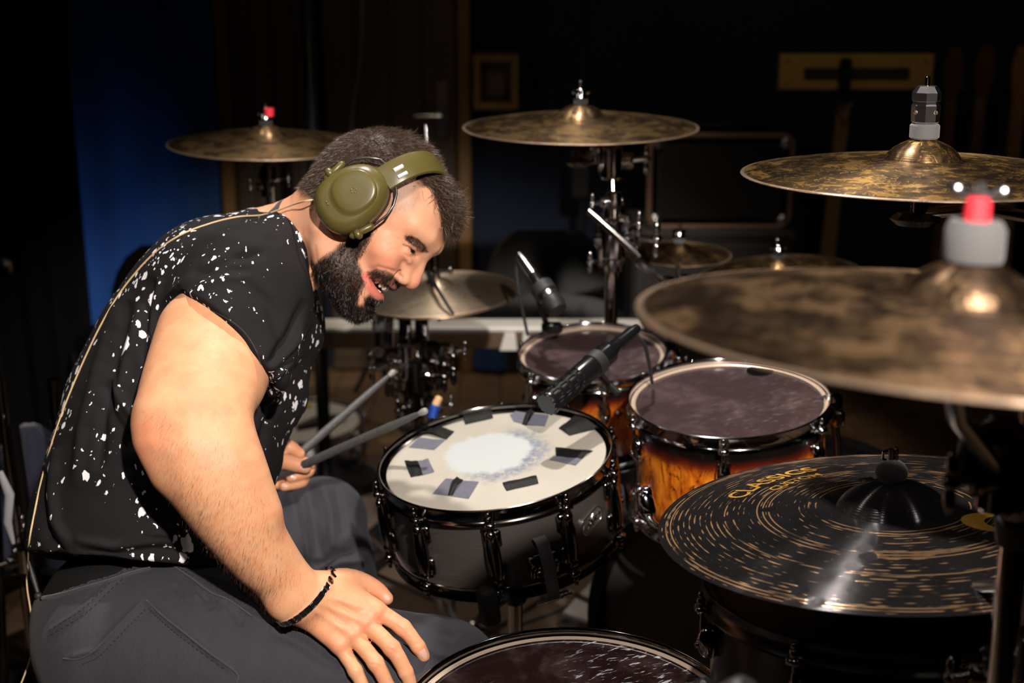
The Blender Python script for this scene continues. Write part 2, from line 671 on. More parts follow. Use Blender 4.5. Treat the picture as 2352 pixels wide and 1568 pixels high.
def dark_cymbal_mat(R):
    g = N('black_lathed_cymbal')
    co = g.coord()
    x, y, z = g.xyz(co)
    r = g.math('SQRT', g.math('ADD', g.math('MULTIPLY', x, x), g.math('MULTIPLY', y, y)))
    ux = g.math('DIVIDE', x, r); uy = g.math('DIVIDE', y, r)
    q = g.math('DIVIDE', r, 0.0066)
    k = g.math('FLOOR', q)
    fr = g.math('ABSOLUTE', g.math('SUBTRACT', g.math('FRACT', q), 0.5))
    gx = g.math('MULTIPLY', x, 46); gy = g.math('MULTIPLY', y, 46)
    n = g.noise(g.comb(gx, gy, g.math('MULTIPLY', k, 3.7)), 1.0, 1, 0.4)
    wd = g.math('MULTIPLY', g.math('SUBTRACT', n, 0.50), 0.9)
    zone = g.noise(co, 10, 2)
    wd = g.math('MINIMUM', g.math('ADD', wd, g.math('MULTIPLY', g.math('SUBTRACT', zone, 0.52), 0.5)), 0.16)
    dash = g.smooth(g.math('SUBTRACT', wd, fr), -0.03, 0.05)
    plainband = g.smooth(r, R * 0.30, R * 0.33)
    dash = g.math('MULTIPLY', dash, plainband)
    rings = None
    for rv in (0.32, 0.35, 0.52, 0.545, 0.57, 0.71, 0.945, 0.965):
        d = g.math('ABSOLUTE', g.math('SUBTRACT', r, R * rv))
        ln = g.smooth(d, 0.0012, 0.0006)
        rings = ln if rings is None else g.math('MAXIMUM', rings, ln)
    rings = g.math('MULTIPLY', rings, g.smooth(g.noise(co, 14, 2), 0.38, 0.52))
    gold = g.math('MAXIMUM', dash, rings)
    v = g.voro(co, 26)
    holes = g.smooth(v, 0.22, 0.30)
    gold = g.math('MULTIPLY', gold, holes)
    sc = g.smooth(g.noise(g.mapping(co, scale=(60, 9, 1), rot=(0, 0, 0.8)), 8, 3), 0.70, 0.74)
    col = g.mix(gold, g.mix(g.noise(co, 30, 4), (0.026, 0.025, 0.027), (0.066, 0.062, 0.065)), (0.92, 0.54, 0.26))
    col = g.mix(g.math('MULTIPLY', sc, 0.45), col, (0.5, 0.5, 0.52))
    groove = g.math('SINE', g.math('MULTIPLY', r, 2 * pi / 0.0023))
    b1 = g.bump(g.math('ADD', g.math('MULTIPLY', groove, 0.6), gold), 0.22, 0.0006)
    b2 = g.bump(g.smooth(v, 0.10, 0.34), 0.14, 0.0012, b1)
    tg = g.new('ShaderNodeTangent', direction_type='RADIAL', axis='Z')
    g.set(color=col, metal=0.66, rough=0.22, normal=b2, aniso=0.94, aniso_rot=0.25, tangent=tg.outputs[0])
    return g.m


# ------------------------------------------------------------------ drums
def lug_snare():
    m = MB()
    # long two-ended casing on a rounded base plate; local x is outward, z along the shell
    prof = []
    for i in range(9):
        t = i / 8
        zz = -0.046 + 0.092 * t
        rr = 0.0085 * (sin(pi * (0.06 + 0.88 * t)) ** 0.45)
        prof.append((rr, zz))
    prof = [(0, -0.0465)] + prof + [(0, 0.0465)]
    m.lathe(prof, 14, Matrix.Translation((0.013, 0, 0)) @ Matrix.Diagonal((1.15, 1.3, 1, 1)))
    for s in (-1, 1):
        m.box((0.0045, 0, s * 0.027), (0.010, 0.027, 0.030), None, 0.004)
        m.sphere((0.016, 0, s * 0.038), (0.006, 0.008, 0.008), 10)
    return m


def lug_tom():
    m = MB()
    m.sphere((0.008, 0, 0), (0.013, 0.0125, 0.022), 14)
    m.cyl((0.013, 0, 0.004), (0.013, 0, 0.026), 0.0055, 0.0045, 12)
    m.box((0.003, 0, 0), (0.006, 0.022, 0.036), None, 0.003)
    m.sphere((0.019, 0, -0.004), 0.005, 8)
    return m


def hoop_mb(R, flip=False, deep=0.022):
    prof = [(R - 0.0035, 0.0000), (R - 0.0020, 0.0012), (R - 0.0002, 0.0004), (R, -0.0012), (R - 0.0012, -0.0035),
            (R - 0.0014, -deep * .72), (R + 0.0020, -deep * .84), (R + 0.0026, -deep * .96), (R + 0.0008, -deep),
            (R - 0.0036, -deep * .80), (R - 0.0040, -0.004)]
    m = MB()
    m.lathe(prof, 96, Matrix.Diagonal((1, 1, -1, 1)) if flip else None, closed=True)
    return m


def ear_mb(R, deep):
    m = MB()
    m.box((R + 0.006, 0, -deep * .84), (0.014, 0.017, 0.010), None, 0.003)
    m.cyl((R + 0.006, 0, -deep * .84 + 0.004), (R + 0.006, 0, -deep * .84 + 0.014), 0.0052, 0.0046, 10, 0.001)
    m.box((R + 0.006, 0, -deep * .84 + 0.017), (0.0055, 0.0055, 0.007), None, 0.001)
    return m


def drum(name, label, cat, M, R, depth, nlug, lug0, shell_mat, head_mat, hoop_mat, lug_mat, style='tom', group=None, deep=0.022, solid=False):
    t = thing(name, label, cat, M, group)
    Rs = R - 0.010
    m = MB()
    m.lathe([(Rs, -0.014), (Rs, -depth + 0.014), (Rs - 0.007, -depth + 0.014), (Rs - 0.007, -0.014)], 96, None, closed=True)
    sh = m.build('shell', shell_mat, t, 40, False)
    sh.data.materials.append(M_WOODPLY)
    for p in sh.data.polygons:
        c = p.center
        if sqrt(c.x ** 2 + c.y ** 2) < Rs - 0.004:
            p.material_index = 1
    m = MB()
    hd = [(0, -0.0105), (R - 0.022, -0.0105), (R - 0.012, -0.0115), (R - 0.0055, -0.0165), (R - 0.0050, -0.019), (R - 0.0058, -0.019), (R - 0.0125, -0.0125), (R - 0.022, -0.0112), (0, -0.0112)]
    m.lathe(hd[:5][::-1], 96)
    bh = m.build('batter_head', head_mat, t, 40, False)
    m = MB()
    m.lathe([(R - 0.0125, -0.0105), (R - 0.0095, -0.0085), (R - 0.0055, -0.0095), (R - 0.0052, -0.016), (R - 0.0085, -0.0165)], 96, None, closed=True)
    m.build('head_collar', M_COLLAR if style != 'snare' else M_NICKEL, t, 40, False)
    m = MB()
    m.lathe([(0, -depth + 0.0118), (R - 0.012, -depth + 0.0118), (R - 0.006, -depth + 0.018)], 64)
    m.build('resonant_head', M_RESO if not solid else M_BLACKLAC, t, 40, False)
    hoop_mb(R, False, deep).build('hoop', hoop_mat, t, 50, False)
    bm_ = hoop_mb(R, True, deep)
    bm_.v = [(x, y, z - depth) for x, y, z in bm_.v]
    bm_.build('hoop', hoop_mat, t, 50, False)
    lugm = lug_snare() if style == 'snare' else lug_tom()
    lz = [-depth / 2] if style == 'snare' else ([-0.062, -depth + 0.062] if depth > 0.15 else [-depth / 2])
    first = None; frod = None
    for k in range(nlug):
        a = radians(-90 + lug0 + 360.0 * k / nlug)
        Rz = Matrix.Rotation(a, 4, 'Z')
        for j, z in enumerate(lz):
            ML = Rz @ Matrix.Translation((Rs, 0, z))
            if j == 1:
                ML = ML @ Matrix.Rotation(pi, 4, 'X')
            if first is None:
                first = lugm.build('lug', lug_mat, t, 50, False)
                first.matrix_basis = ML
            else:
                copy_part(first, t, ML)
        for s in (0, 1):
            MR = Rz if s == 0 else Rz @ Matrix.Translation((0, 0, -depth)) @ Matrix.Rotation(pi, 4, 'X')
            if frod is None:
                rod = ear_mb(R, deep)
                zt = -deep * .84
                zb = (-depth / 2 + 0.040) if style == 'snare' else (-0.040)
                rod.cyl((R + 0.0052, 0, zt), (R + 0.0040, 0, min(zb, zt - 0.004)), 0.0028, 0.0028, 10)
                frod = rod.build('tension_rod', lug_mat, t, 50, False)
                frod.matrix_basis = MR
            else:
                copy_part(frod, t, MR)
    m = MB()
    av = radians(-90 + lug0 + 180.0 / nlug * 3)
    m.cyl((Rs * cos(av), Rs * sin(av), -depth / 2), ((Rs + .003) * cos(av), (Rs + .003) * sin(av), -depth / 2), 0.006, 0.005, 14, 0.001)
    m.build('vent', M_CHROME_OLD, t, 50, False)
    return t


M_COLLAR = plain('head_collar_cream', (0.55, 0.42, 0.32), 0.35, 0.3)
M_RESO = plain('resonant_head_film', (0.22, 0.16, 0.17), 0.25, grain=0.35, gscale=12)

# --- snare
SN_R = 0.182
SN_M = disc_frame(1137, 1041, 273, 119.2, 8, SN_R)
SN_D = 0.150
q = on_plane(1122, 1040, SN_M, -0.0105)
SNARE_WORN = (q.x, q.y)
SN = drum('snare_drum', 'black nickel snare drum with worn white head and squares of tape around it', 'drum', SN_M, SN_R, SN_D, 10, -7,
          brushed_shell(), snare_head(), M_NICKEL, M_NICKEL, 'snare', deep=0.024)


def sn_pt(px, py, z=-0.0100):
    return on_plane(px, py, SN_M, z)


def tape_patch(corners, mat, name, ridge=0.0, thick=0.0006, nseg=6, z0=-0.0103, curl=0.0):
    """a strip of tape through four corner pixels, given real thickness, ripple and a folded ridge"""
    P = [sn_pt(840 + x / 2.8, 880 + y / 2.8) for x, y in corners]
    m = MB()
    top = []
    n = nseg
    for j in range(n + 1):
        for i in range(n + 1):
            u, v = i / n, j / n
            p = (P[0] * (1 - u) + P[1] * u) * (1 - v) + (P[3] * (1 - u) + P[2] * u) * v
            h = ridge * exp_((v - 0.5) * 3.2) + curl * (u ** 2)
            h += 0.0005 * sin(9 * u + 5 * v)
            top.append(Vector((p.x, p.y, z0 + thick + h)))
    bot = [Vector((p.x, p.y, p.z - thick)) for p in top]
    k = len(top)
    fs = []
    for j in range(n):
        for i in range(n):
            a = j * (n + 1) + i
            fs.append((a, a + n + 1, a + n + 2, a + 1))
            fs.append((k + a, k + a + 1, k + a + n + 2, k + a + n + 1))
    rim = [i for i in range(n + 1)] + [j * (n + 1) + n for j in range(1, n + 1)] + [n * (n + 1) + i for i in range(n - 1, -1, -1)] + [j * (n + 1) for j in range(n - 1, 0, -1)]
    for a, b in zip(rim, rim[1:] + rim[:1]):
        fs.append((a, b, k + b, k + a))
    m.add(top + bot, fs)
    return m.build(name, mat, SN, 60, False)


def exp_(x):
    return math.exp(-x * x)


tape_patch([(345, 350), (512, 365), (440, 428), (275, 411)], M_GAFFER, 'grey_tape')
tape_patch([(345, 322), (420, 290), (570, 312), (520, 362)], M_TAPE, 'black_tape', 0.006)
tape_patch([(925, 205), (965, 180), (1178, 205), (1150, 276)], M_GAFFER, 'grey_tape')
tape_patch([(928, 204), (1150, 274), (1040, 268), (950, 245)], M_GAFFER, 'grey_tape')
tape_patch([(1062, 165), (1085, 185), (1035, 270), (1005, 265)], M_TAPE, 'black_tape', 0.007)
tape_patch([(625, 208), (805, 170), (820, 225), (640, 266)], M_TAPE, 'black_tape', 0.005)
tape_patch([(330, 502), (402, 484), (442, 570), (363, 592)], M_GAFFER, 'grey_tape')
tape_patch([(250, 498), (335, 500), (368, 590), (290, 604)], M_TAPE, 'black_tape', 0.004)
tape_patch([(515, 612), (727, 635), (662, 742), (428, 710)], M_GAFFER, 'grey_tape')
tape_patch([(585, 603), (627, 625), (560, 722), (527, 722)], M_TAPE, 'black_tape', 0.007)
tape_patch([(880, 640), (1095, 593), (1112, 645), (905, 692)], M_TAPE, 'black_tape', 0.005)
tape_patch([(1215, 470), (1395, 483), (1350, 528), (1178, 492)], M_GAFFER, 'grey_tape')
tape_patch([(1220, 412), (1462, 435), (1392, 487), (1225, 470)], M_TAPE, 'black_tape', 0.004)
tape_patch([(1240, 290), (1350, 205), (1500, 290), (1310, 337)], M_TAPE, 'black_tape', 0.005)

# badge, throw-off and strap on the snare
def shell_frame(M, R, adeg, z):
    return Matrix.Rotation(radians(-90 + adeg), 4, 'Z') @ Matrix.Translation((R, 0, z))


def badge():
    F = shell_frame(SN_M, SN_R - 0.010, 47.0, -0.074) @ Matrix.Rotation(radians(12), 4, 'X') @ Matrix.Scale(1.15, 4)
    m = MB(F)
    ring = [(0.0135 * cos(t) if abs(cos(t)) < 2 else 0, 0) for t in (0,)]
    out = []
    inn = []
    for i in range(40):
        t = 2 * pi * i / 40
        cx = 0.0125 * (1 if cos(t) > 0 else -1)
        out.append((cx + 0.0105 * cos(t), 0.0125 * sin(t)))
        inn.append((cx + 0.0088 * cos(t), 0.0108 * sin(t)))
    # outline lies in the local y-z plane, rotated to stand upright like the photographed plate
    T = Matrix(((0, 0, 1, 0), (1, 0, 0, 0), (0, 1, 0, 0), (0, 0, 0, 1)))
    # the badge is round-ended and wider than tall
    m.prism(out, -0.002, 0.0016, T)
    b = m.build('badge', plain('badge_silver', (0.36, 0.37, 0.36), 0.35, 0.9, grain=0.2, gscale=90), SN, 40, False)
    k = len(out)
    m = MB(F)
    vs = [(x, y, 0.0016) for x, y in out] + [(x, y, 0.0016) for x, y in inn] + [(x, y, 0.0024) for x, y in out] + [(x, y, 0.0024) for x, y in inn]
    fs = []
    for i in range(k):
        j = (i + 1) % k
        fs += [(2 * k + i, 2 * k + j, 3 * k + j, 3 * k + i), (i, j, 2 * k + j, 2 * k + i), (3 * k + i, 3 * k + j, k + j, k + i)]
    m.add(vs, fs, T)
    # a five-pointed blade motif in a lozenge of leaves
    for i in range(7):
        t = 2 * pi * i / 7 + 0.3
        c, s = cos(t), sin(t)
        lx, ly = 0.011 * c * 1.35, 0.0085 * s
        wx, wy = -0.0019 * s, 0.0019 * c
        tri = [(0.002 * c, 0.002 * s), (lx * .55 + wx, ly * .55 + wy), (lx, ly), (lx * .55 - wx, ly * .55 - wy)]
        m.prism(tri, 0.0015, 0.0026, T)
    for s in (-1, 1):
        m.prism([(s * 0.016, -0.004), (s * 0.020, 0), (s * 0.016, 0.004), (s * 0.0145, 0)][::s], 0.0015, 0.0026, T)
    m.build('badge_emblem', M_CHROME_OLD, b, 40, False)


badge()
F = shell_frame(SN_M, SN_R - 0.010, 15, -0.100)
m = MB(F)
m.box((0.006, 0, 0), (0.012, 0.046, 0.030), None, 0.004)
for s in (-1, 1):
    m.cyl((0.010, s * 0.018, -0.018), (0.010, s * 0.018, 0.016), 0.0055, 0.0055, 12, 0.001)
    m.cyl((0.010, s * 0.018, 0.002), (0.022, s * 0.018, 0.002), 0.005, 0.004, 12, 0.001)
m.box((0.014, 0, -0.012), (0.010, 0.030, 0.012), None, 0.003)
m.build('strainer', M_NICKEL, SN, 50, False)
m = MB(F)
pts = [(0.008, -0.002, 0.044), (0.017, 0.000, 0.038), (0.022, 0.001, 0.020), (0.023, 0.003, 0.000), (0.022, 0.004, -0.022), (0.024, 0.004, -0.042), (0.016, 0.005, -0.062)]
vs = []; fs = []
for i, p in enumerate(spline(pts, 4)):
    for dy in (-0.0095, 0.0095):
        for dx in (0, 0.0016):
            vs.append((p.x + dx, p.y + dy, p.z))
nr = len(vs) // 4
for i in range(nr - 1):
    a = 4 * i; b_ = a + 4
    fs += [(a, b_, b_ + 2, a + 2), (a + 1, a + 3, b_ + 3, b_ + 1), (a, a + 1, b_ + 1, b_), (a + 2, b_ + 2, b_ + 3, a + 3)]
m.add(vs, fs)
m.build('strap', plain('grey_strap', (0.07, 0.072, 0.078), 0.6), SN, 60, False)
# bottom-hoop adjuster wires
m = MB(F)
m.cyl((0.016, -0.020, -0.058), (0.020, 0.034, -0.056), 0.003, 0.003, 10)
m.box((0.018, 0.022, -0.055), (0.010, 0.018, 0.010), None, 0.003)
m.build('snare_wire_clip', M_CHROME_OLD, SN, 50, False)

# snare stand: basket arms with rubber grips, pole and legs
base = SN_M @ Vector((0, 0, -SN_D))
SS = thing('snare_stand', 'chrome snare stand with black rubber grips cradling the taped snare drum', 'stand', (base.x, base.y, 0))
hub = SN_M @ Vector((0, 0, -SN_D - 0.10))
for adeg in (-12, 110, 232):
    a = radians(-90 + adeg)
    e = SN_M @ Vector(((SN_R - 0.01) * cos(a), (SN_R - 0.01) * sin(a), -SN_D - 0.016))
    tip = SN_M @ Vector(((SN_R + 0.012) * cos(a), (SN_R + 0.012) * sin(a), -SN_D + 0.034))
    lowt = SN_M @ Vector(((SN_R + 0.012) * cos(a), (SN_R + 0.012) * sin(a), -SN_D - 0.030))
    MB().tube([hub, hub.lerp(e, .5), e, lowt.lerp(e, .5)], 0.006, 10).build('basket_arm', M_CHROME_OLD, SS, 60)
    mm = MB(align(lowt, tip))
    mm.box((0, 0, (tip - lowt).length / 2), (0.030, 0.026, (tip - lowt).length), None, 0.008)
    mm.build('rubber_grip', M_RUBBER, SS, 60)
MB().cyl(hub, (hub.x, hub.y, 0.10), 0.012, 0.014, 16).build('pole', M_CHROME_OLD, SS)
MB().sphere(hub, 0.022, 14).build('tilter', M_BLACKMETAL, SS)
for k in range(3):
    a = radians(70 + 120 * k)
    MB().tube([(hub.x, hub.y, 0.26), (hub.x + 0.28 * cos(a), hub.y + 0.28 * sin(a), 0.012)], 0.009, 8).build('leg', M_CHROME_OLD, SS)

# --- rack toms, floor toms, bass drum
T1_R, T1_D = 0.138, 0.185
T1_M = disc_frame(1360, 806, 171, 70, 2.5, T1_R)
T1 = drum('rack_tom', 'smaller amber sunburst rack tom with clear head and microphone clipped on its rim', 'drum', T1_M, T1_R, T1_D, 6, 8,
          sunburst(T1_D), M_CLEAR, M_CHROME, M_CHROME, 'tom', 'rack toms')
T2_R, T2_D = 0.163, 0.205
T2_M = disc_frame(1674, 908, 232, 93, 3.0, T2_R)
T2 = drum('rack_tom', 'larger amber sunburst rack tom directly behind the black cymbal', 'drum', T2_M, T2_R, T2_D, 6, -3,
          sunburst(T2_D), M_CLEAR, M_CHROME, M_CHROME, 'tom', 'rack toms')
pl = on_plane(1745, 850, T2_M, -0.0095)
lo = MB()
lo.prism([(pl.x + .023 * cos(2 * pi * i / 32), pl.y + .024 * sin(2 * pi * i / 32)) for i in range(32)], -0.0104, -0.0100)
lo.build('head_logo', plain('logo_black', (.004, .004, .004), 1.0, spec=0.0), T2, 0, False)
F1_R, F1_D = 0.213, 0.38
F1_M = disc_frame(1318, 1672, 414, 250, 0, F1_R)
F1 = drum('floor_tom', 'nearest floor tom with scratched clear head at the bottom edge', 'drum', F1_M, F1_R, F1_D, 8, 22,
          M_BLACKLAC, M_CLEAR_WORN, M_NICKEL, M_NICKEL, 'tom', 'floor toms', deep=0.030)
F2_R, F2_D = 0.215, 0.38
F2_M = disc_frame(2040, 1330, 425, 150, 3, F2_R)
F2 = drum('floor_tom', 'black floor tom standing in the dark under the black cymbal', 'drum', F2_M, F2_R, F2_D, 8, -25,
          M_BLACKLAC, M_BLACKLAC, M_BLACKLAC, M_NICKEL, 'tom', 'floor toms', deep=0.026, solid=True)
for T, MM, R_, D_, angs in ((F1, F1_M, F1_R, F1_D, (75, 195, 315)), (F2, F2_M, F2_R, F2_D, (-48, 75, 195))):
    for adeg in angs:
        a = radians(-90 + adeg)
        p0 = MM @ Vector(((R_ + 0.012) * cos(a), (R_ + 0.012) * sin(a), -D_ * .45))
        m = MB().cyl(p0, (p0.x, p0.y, 0.025), 0.0055, 0.0055, 10)
        m.sphere((p0.x, p0.y, 0.016), (0.014, 0.014, 0.016), 10)
        m.build('leg', M_CHROME_OLD, T)
        mm = MB(align(p0 + Vector((0, 0, .03)), p0 - Vector((0, 0, .03))))
        mm.box((0, 0, 0.03), (0.030, 0.030, 0.05), None, 0.006)
        mm.build('leg_bracket', M_NICKEL, T)

# bass drum, lying with its axis towards the far right
bc = W(1800, 1330, 2.62)
bc.z = 0.285
ax = Vector((0.62, 0.78, 0)).normalized()
BD_M = Matrix((Vector((0, 0, 1)).cross(ax), Vector((0, 0, 1)), ax)).transposed().to_4x4()
BD_M = Matrix((ax.cross(Vector((0, 0, -1))), Vector((0, 0, 1)), -ax)).transposed().to_4x4()
BD_M.translation = bc - ax * 0.2
BD = thing('bass_drum', 'black bass drum lying on the floor beneath the two rack toms', 'drum', BD_M)
m = MB(); m.lathe([(0.27, -0.01), (0.27, -0.40), (0.262, -0.40), (0.262, -0.01)], 96, None, True)
m.build('shell', M_BLACKLAC, BD, 40, False)
for z in (0, -0.41):
    m = MB(); m.lathe([(0.262, z + .022), (0.284, z + .022), (0.284, z - .022), (0.262, z - .022)], 96, None, True)
    m.build('wooden_hoop', M_BLACKLAC, BD, 40, False)
m = MB(); m.lathe([(0, 0.002), (0.262, 0.002), (0.262, 0), (0, 0)], 64); m.build('batter_head', plain('bass_head', (0.03, 0.03, 0.03), 0.4), BD, 40, False)
m = MB(); m.lathe([(0, -0.412), (0.262, -0.412), (0.262, -0.41), (0, -0.41)], 64); m.build('front_head', plain('bass_head_front', (0.03, 0.03, 0.03), 0.4), BD, 40, False)
lg = None
for k in range(8):
    Rz = Matrix.Rotation(2 * pi * k / 8 + .2, 4, 'Z') @ Matrix.Translation((0.27, 0, -0.2))
    if lg is None:
        lg = lug_snare().build('lug', M_NICKEL, BD, 50, False); lg.matrix_basis = Rz
    else:
        copy_part(lg, BD, Rz)
for s in (-1, 1):
    p = bc + Vector((0, 0, 0)) + ax.cross(Vector((0, 0, 1))) * 0.24 * s
    MB().tube([p, p + ax.cross(Vector((0, 0, 1))) * 0.12 * s + ax * .05 + Vector((0, 0, -0.275))], 0.008, 10).build('spur', M_CHROME_OLD, BD)


# ------------------------------------------------------------------ cymbals
def cym_prof(R, rb=0.21, hb=0.026, bow=0.020):
    pts = []
    B = R * rb
    n1 = 12
    for i in range(n1 + 1):
        r = B * i / n1
        s = r / B
        z = bow + hb * max(0.0, (1 - s ** 2)) ** 0.75
        pts.append((r, z))
    n2 = 30
    for i in range(1, n2 + 1):
        r = B + (R - B) * i / n2
        s = (r - B) / (R - B)
        pts.append((r, bow * (1 - s ** 1.7)))
    return pts


def cymbal(name, label, M, R, mat, rb=0.21, hb=0.026, bow=0.020, group='cymbals', cup_hole=0.006):
    t = thing(name, label, 'cymbal', M, group)
    top = cym_prof(R, rb, hb, bow)
    top[0] = (cup_hole, top[1][1] if False else top[0][1])
    th = 0.0011
    bot = [(max(r - (0.0002 if r > 0.01 else 0), cup_hole), z - th) for r, z in top[::-1]]
    m = MB()
    m.lathe((top + bot)[::-1], 144, None, closed=True)
    # hammer the surface a little so it is not a perfect mirror
    rg = np.random.default_rng(int(R * 1e4) + len(label))
    V = np.array(m.v)
    rr = np.hypot(V[:, 0], V[:, 1])
    dz = np.zeros(len(V))
    for _ in range(70):
        a = rg.uniform(0, 2 * pi); q = R * sqrt(rg.uniform(0.08, 0.95))
        c = np.array([q * cos(a), q * sin(a)])
        s = rg.uniform(0.010, 0.022)
        dz -= rg.uniform(0.0002, 0.0006) * np.exp(-((V[:, 0] - c[0]) ** 2 + (V[:, 1] - c[1]) ** 2) / s ** 2)
    V[:, 2] += dz * (rr > R * rb * 1.1)
    m.v = [tuple(p) for p in V]
    o = m.build('plate', mat, t, 40, False)
    return t


C1_R = 0.203
C1_M = disc_frame(612, 330, 225, 36, -1.2, C1_R)
C1 = cymbal('crash_cymbal', 'bronze crash cymbal at far left behind the drummer\'s head', C1_M, C1_R, bronze('bronze_left', C1_R, 0.3, 0.44, 0.25), hb=.022, bow=.018)
C2_R = 0.2286
C2_M = disc_frame(1333, 291, 271, 38, 0.2, C2_R)
C2 = cymbal('crash_cymbal', 'bronze crash cymbal high in the middle on a chrome boom stand', C2_M, C2_R, bronze('bronze_middle', C2_R, 1.3, 0.47, 0.3), hb=.024, bow=.020)
C3_R = 0.2286
C3_M = disc_frame(2117, 400, 412, 54, 0.8, C3_R)
C3 = cymbal('crash_cymbal', 'golden spotted crash cymbal at upper right under a faceted chrome nut', C3_M, C3_R, bronze('bronze_spotted', C3_R, 2.9, 0.48, 0.75, (0.85, 0.50, 0.16), 1.1, 0.2), hb=.026, bow=.020)
C4_R = 0.2286
C4_M = disc_frame(2218, 740, 757, 137, -0.8, C4_R)
C4 = cymbal('crash_cymbal', 'large blurred bronze cymbal closest to the camera at the right', C4_M, C4_R, bronze('bronze_near', C4_R, 4.7, 0.49, 0.5, (0.80, 0.50, 0.27), 0.7, 0.3), hb=.026, bow=.018)
C5_R = 0.279
C5_M = disc_frame(2050, 1200, 537, 181, 5.4, C5_R)
C5 = cymbal('ride_cymbal', 'black ride cymbal with gold lathed dashes and gold lettering', C5_M, C5_R, dark_cymbal_mat(C5_R), rb=.235, hb=.030, bow=.022)
C6_R = 0.165
C6_M = disc_frame(1004, 672, 188, 52, 3.5, C6_R)
M_HAT = bronze('bronze_hihat', C6_R, 6.1, 0.34, 0.10, (0.95, 0.78, 0.58), 1.8, 0.35)
C6 = cymbal('hi_hat_cymbal', 'upper hi-hat cymbal shining just behind the drummer\'s nose', C6_M, C6_R, M_HAT, hb=.018, bow=.014)
C6b_M = C6_M @ Matrix.Translation((0, 0, -0.004)) @ Matrix.Rotation(pi, 4, 'X')
C6b = cymbal('hi_hat_cymbal', 'lower hi-hat cymbal facing up beneath the shining upper one', C6b_M, C6_R, M_HAT, hb=.018, bow=.014)
C7_R = 0.112
C7_M = disc_frame(1558, 581, 122, 29, -1, C7_R)
C7 = cymbal('splash_cymbal', 'small dark splash cymbal in front of the black amplifier', C7_M, C7_R, bronze('bronze_splash', C7_R, 8.0, 0.53, 0.3, (0.95, 0.55, 0.14), 1.2), rb=.28, hb=.014, bow=.010)
C8_R = 0.178
C8_M = disc_frame(1790, 634, 188, 52, 5, C8_R)
C8 = cymbal('crash_cymbal', 'dark cymbal half hidden behind the large blurred cymbal', C8_M, C8_R, bronze('bronze_dark', C8_R, 9.4, 0.5, 0.35, (0.9, 0.55, 0.18), 1.2), rb=.24, hb=.024, bow=.018)


# gold print on the black cymbal: the words follow the lathed surface
def surf_z(r, R, rb, hb, bow):
    B = R * rb
    if r < B:
        return bow + hb * (1 - (r / B) ** 2) ** 0.75
    s = (r - B) / (R - B)
    return bow * (1 - s ** 1.7)


def text_polar(txt, size, r0, a_mid, a_dir, parent, mat, name, extra=0.0006):
    cu = bpy.data.curves.new(name, 'FONT')
    cu.body = txt
    cu.size = size
    cu.align_x = 'CENTER'
    cu.offset = size * 0.018
    cu.resolution_u = 3
    ob = bpy.data.objects.new(name, cu)
    COL.objects.link(ob)
    dg = bpy.context.evaluated_depsgraph_get()
    me = bpy.data.meshes.new_from_object(ob.evaluated_get(dg))
    bpy.data.objects.remove(ob)
    import bmesh
    bm = bmesh.new(); bm.from_mesh(me)
    bmesh.ops.triangulate(bm, faces=bm.faces[:])
    bmesh.ops.subdivide_edges(bm, edges=[e for e in bm.edges if e.calc_length() > size * .2], cuts=1)
    for v in bm.verts:
        r = r0 + v.co.y
        a = a_mid + a_dir * v.co.x / (r0 + size * .35)
        v.co = Vector((r * cos(a), r * sin(a), surf_z(r, C5_R, .235, .030, .022) + extra))
    bmesh.ops.recalc_face_normals(bm, faces=bm.faces[:])
    bm.to_mesh(me); bm.free()
    return link(name, me, mat, parent, 0)


qa = on_plane(1772, 1108, C5_M, 0.012)
a_mid = atan2(qa.y, qa.x)
r_mid = sqrt(qa.x ** 2 + qa.y ** 2)
text_polar('CLASSICS', 0.038, r_mid - 0.004, a_mid, -1, C5, M_GOLD, 'gold_lettering')
text_polar('CUSTOM', 0.022, r_mid - 0.034, a_mid - 0.07, -1, C5, M_GOLD, 'gold_lettering')
# round maker's emblem: a broad gold loop with a bar, at the right
qb = on_plane(2305, 1222, C5_M, 0.008)
eo = []
m = MB()
ab = atan2(qb.y, qb.x); rb_ = sqrt(qb.x ** 2 + qb.y ** 2)
vs = []; fs = []
nn = 48
for i in range(nn):
    t = 2 * pi * i / nn
    for k, s in enumerate((1.0, 0.52)):
        lob = 1.0 + 0.16 * cos(2 * t) if k == 0 else 1.0
        ex, ey = 0.040 * s * lob * cos(t), 0.036 * s * lob * sin(t)
        x, y = qb.x + ex, qb.y + ey
        r = sqrt(x * x + y * y)
        vs.append((x, y, surf_z(min(r, C5_R), C5_R, .235, .030, .022) + 0.0006))
for i in range(nn):
    j = (i + 1) % nn
    fs.append((2 * i, 2 * j, 2 * j + 1, 2 * i + 1))
m.add(vs, fs)
m.build('gold_emblem', M_GOLD, C5, 0, False)


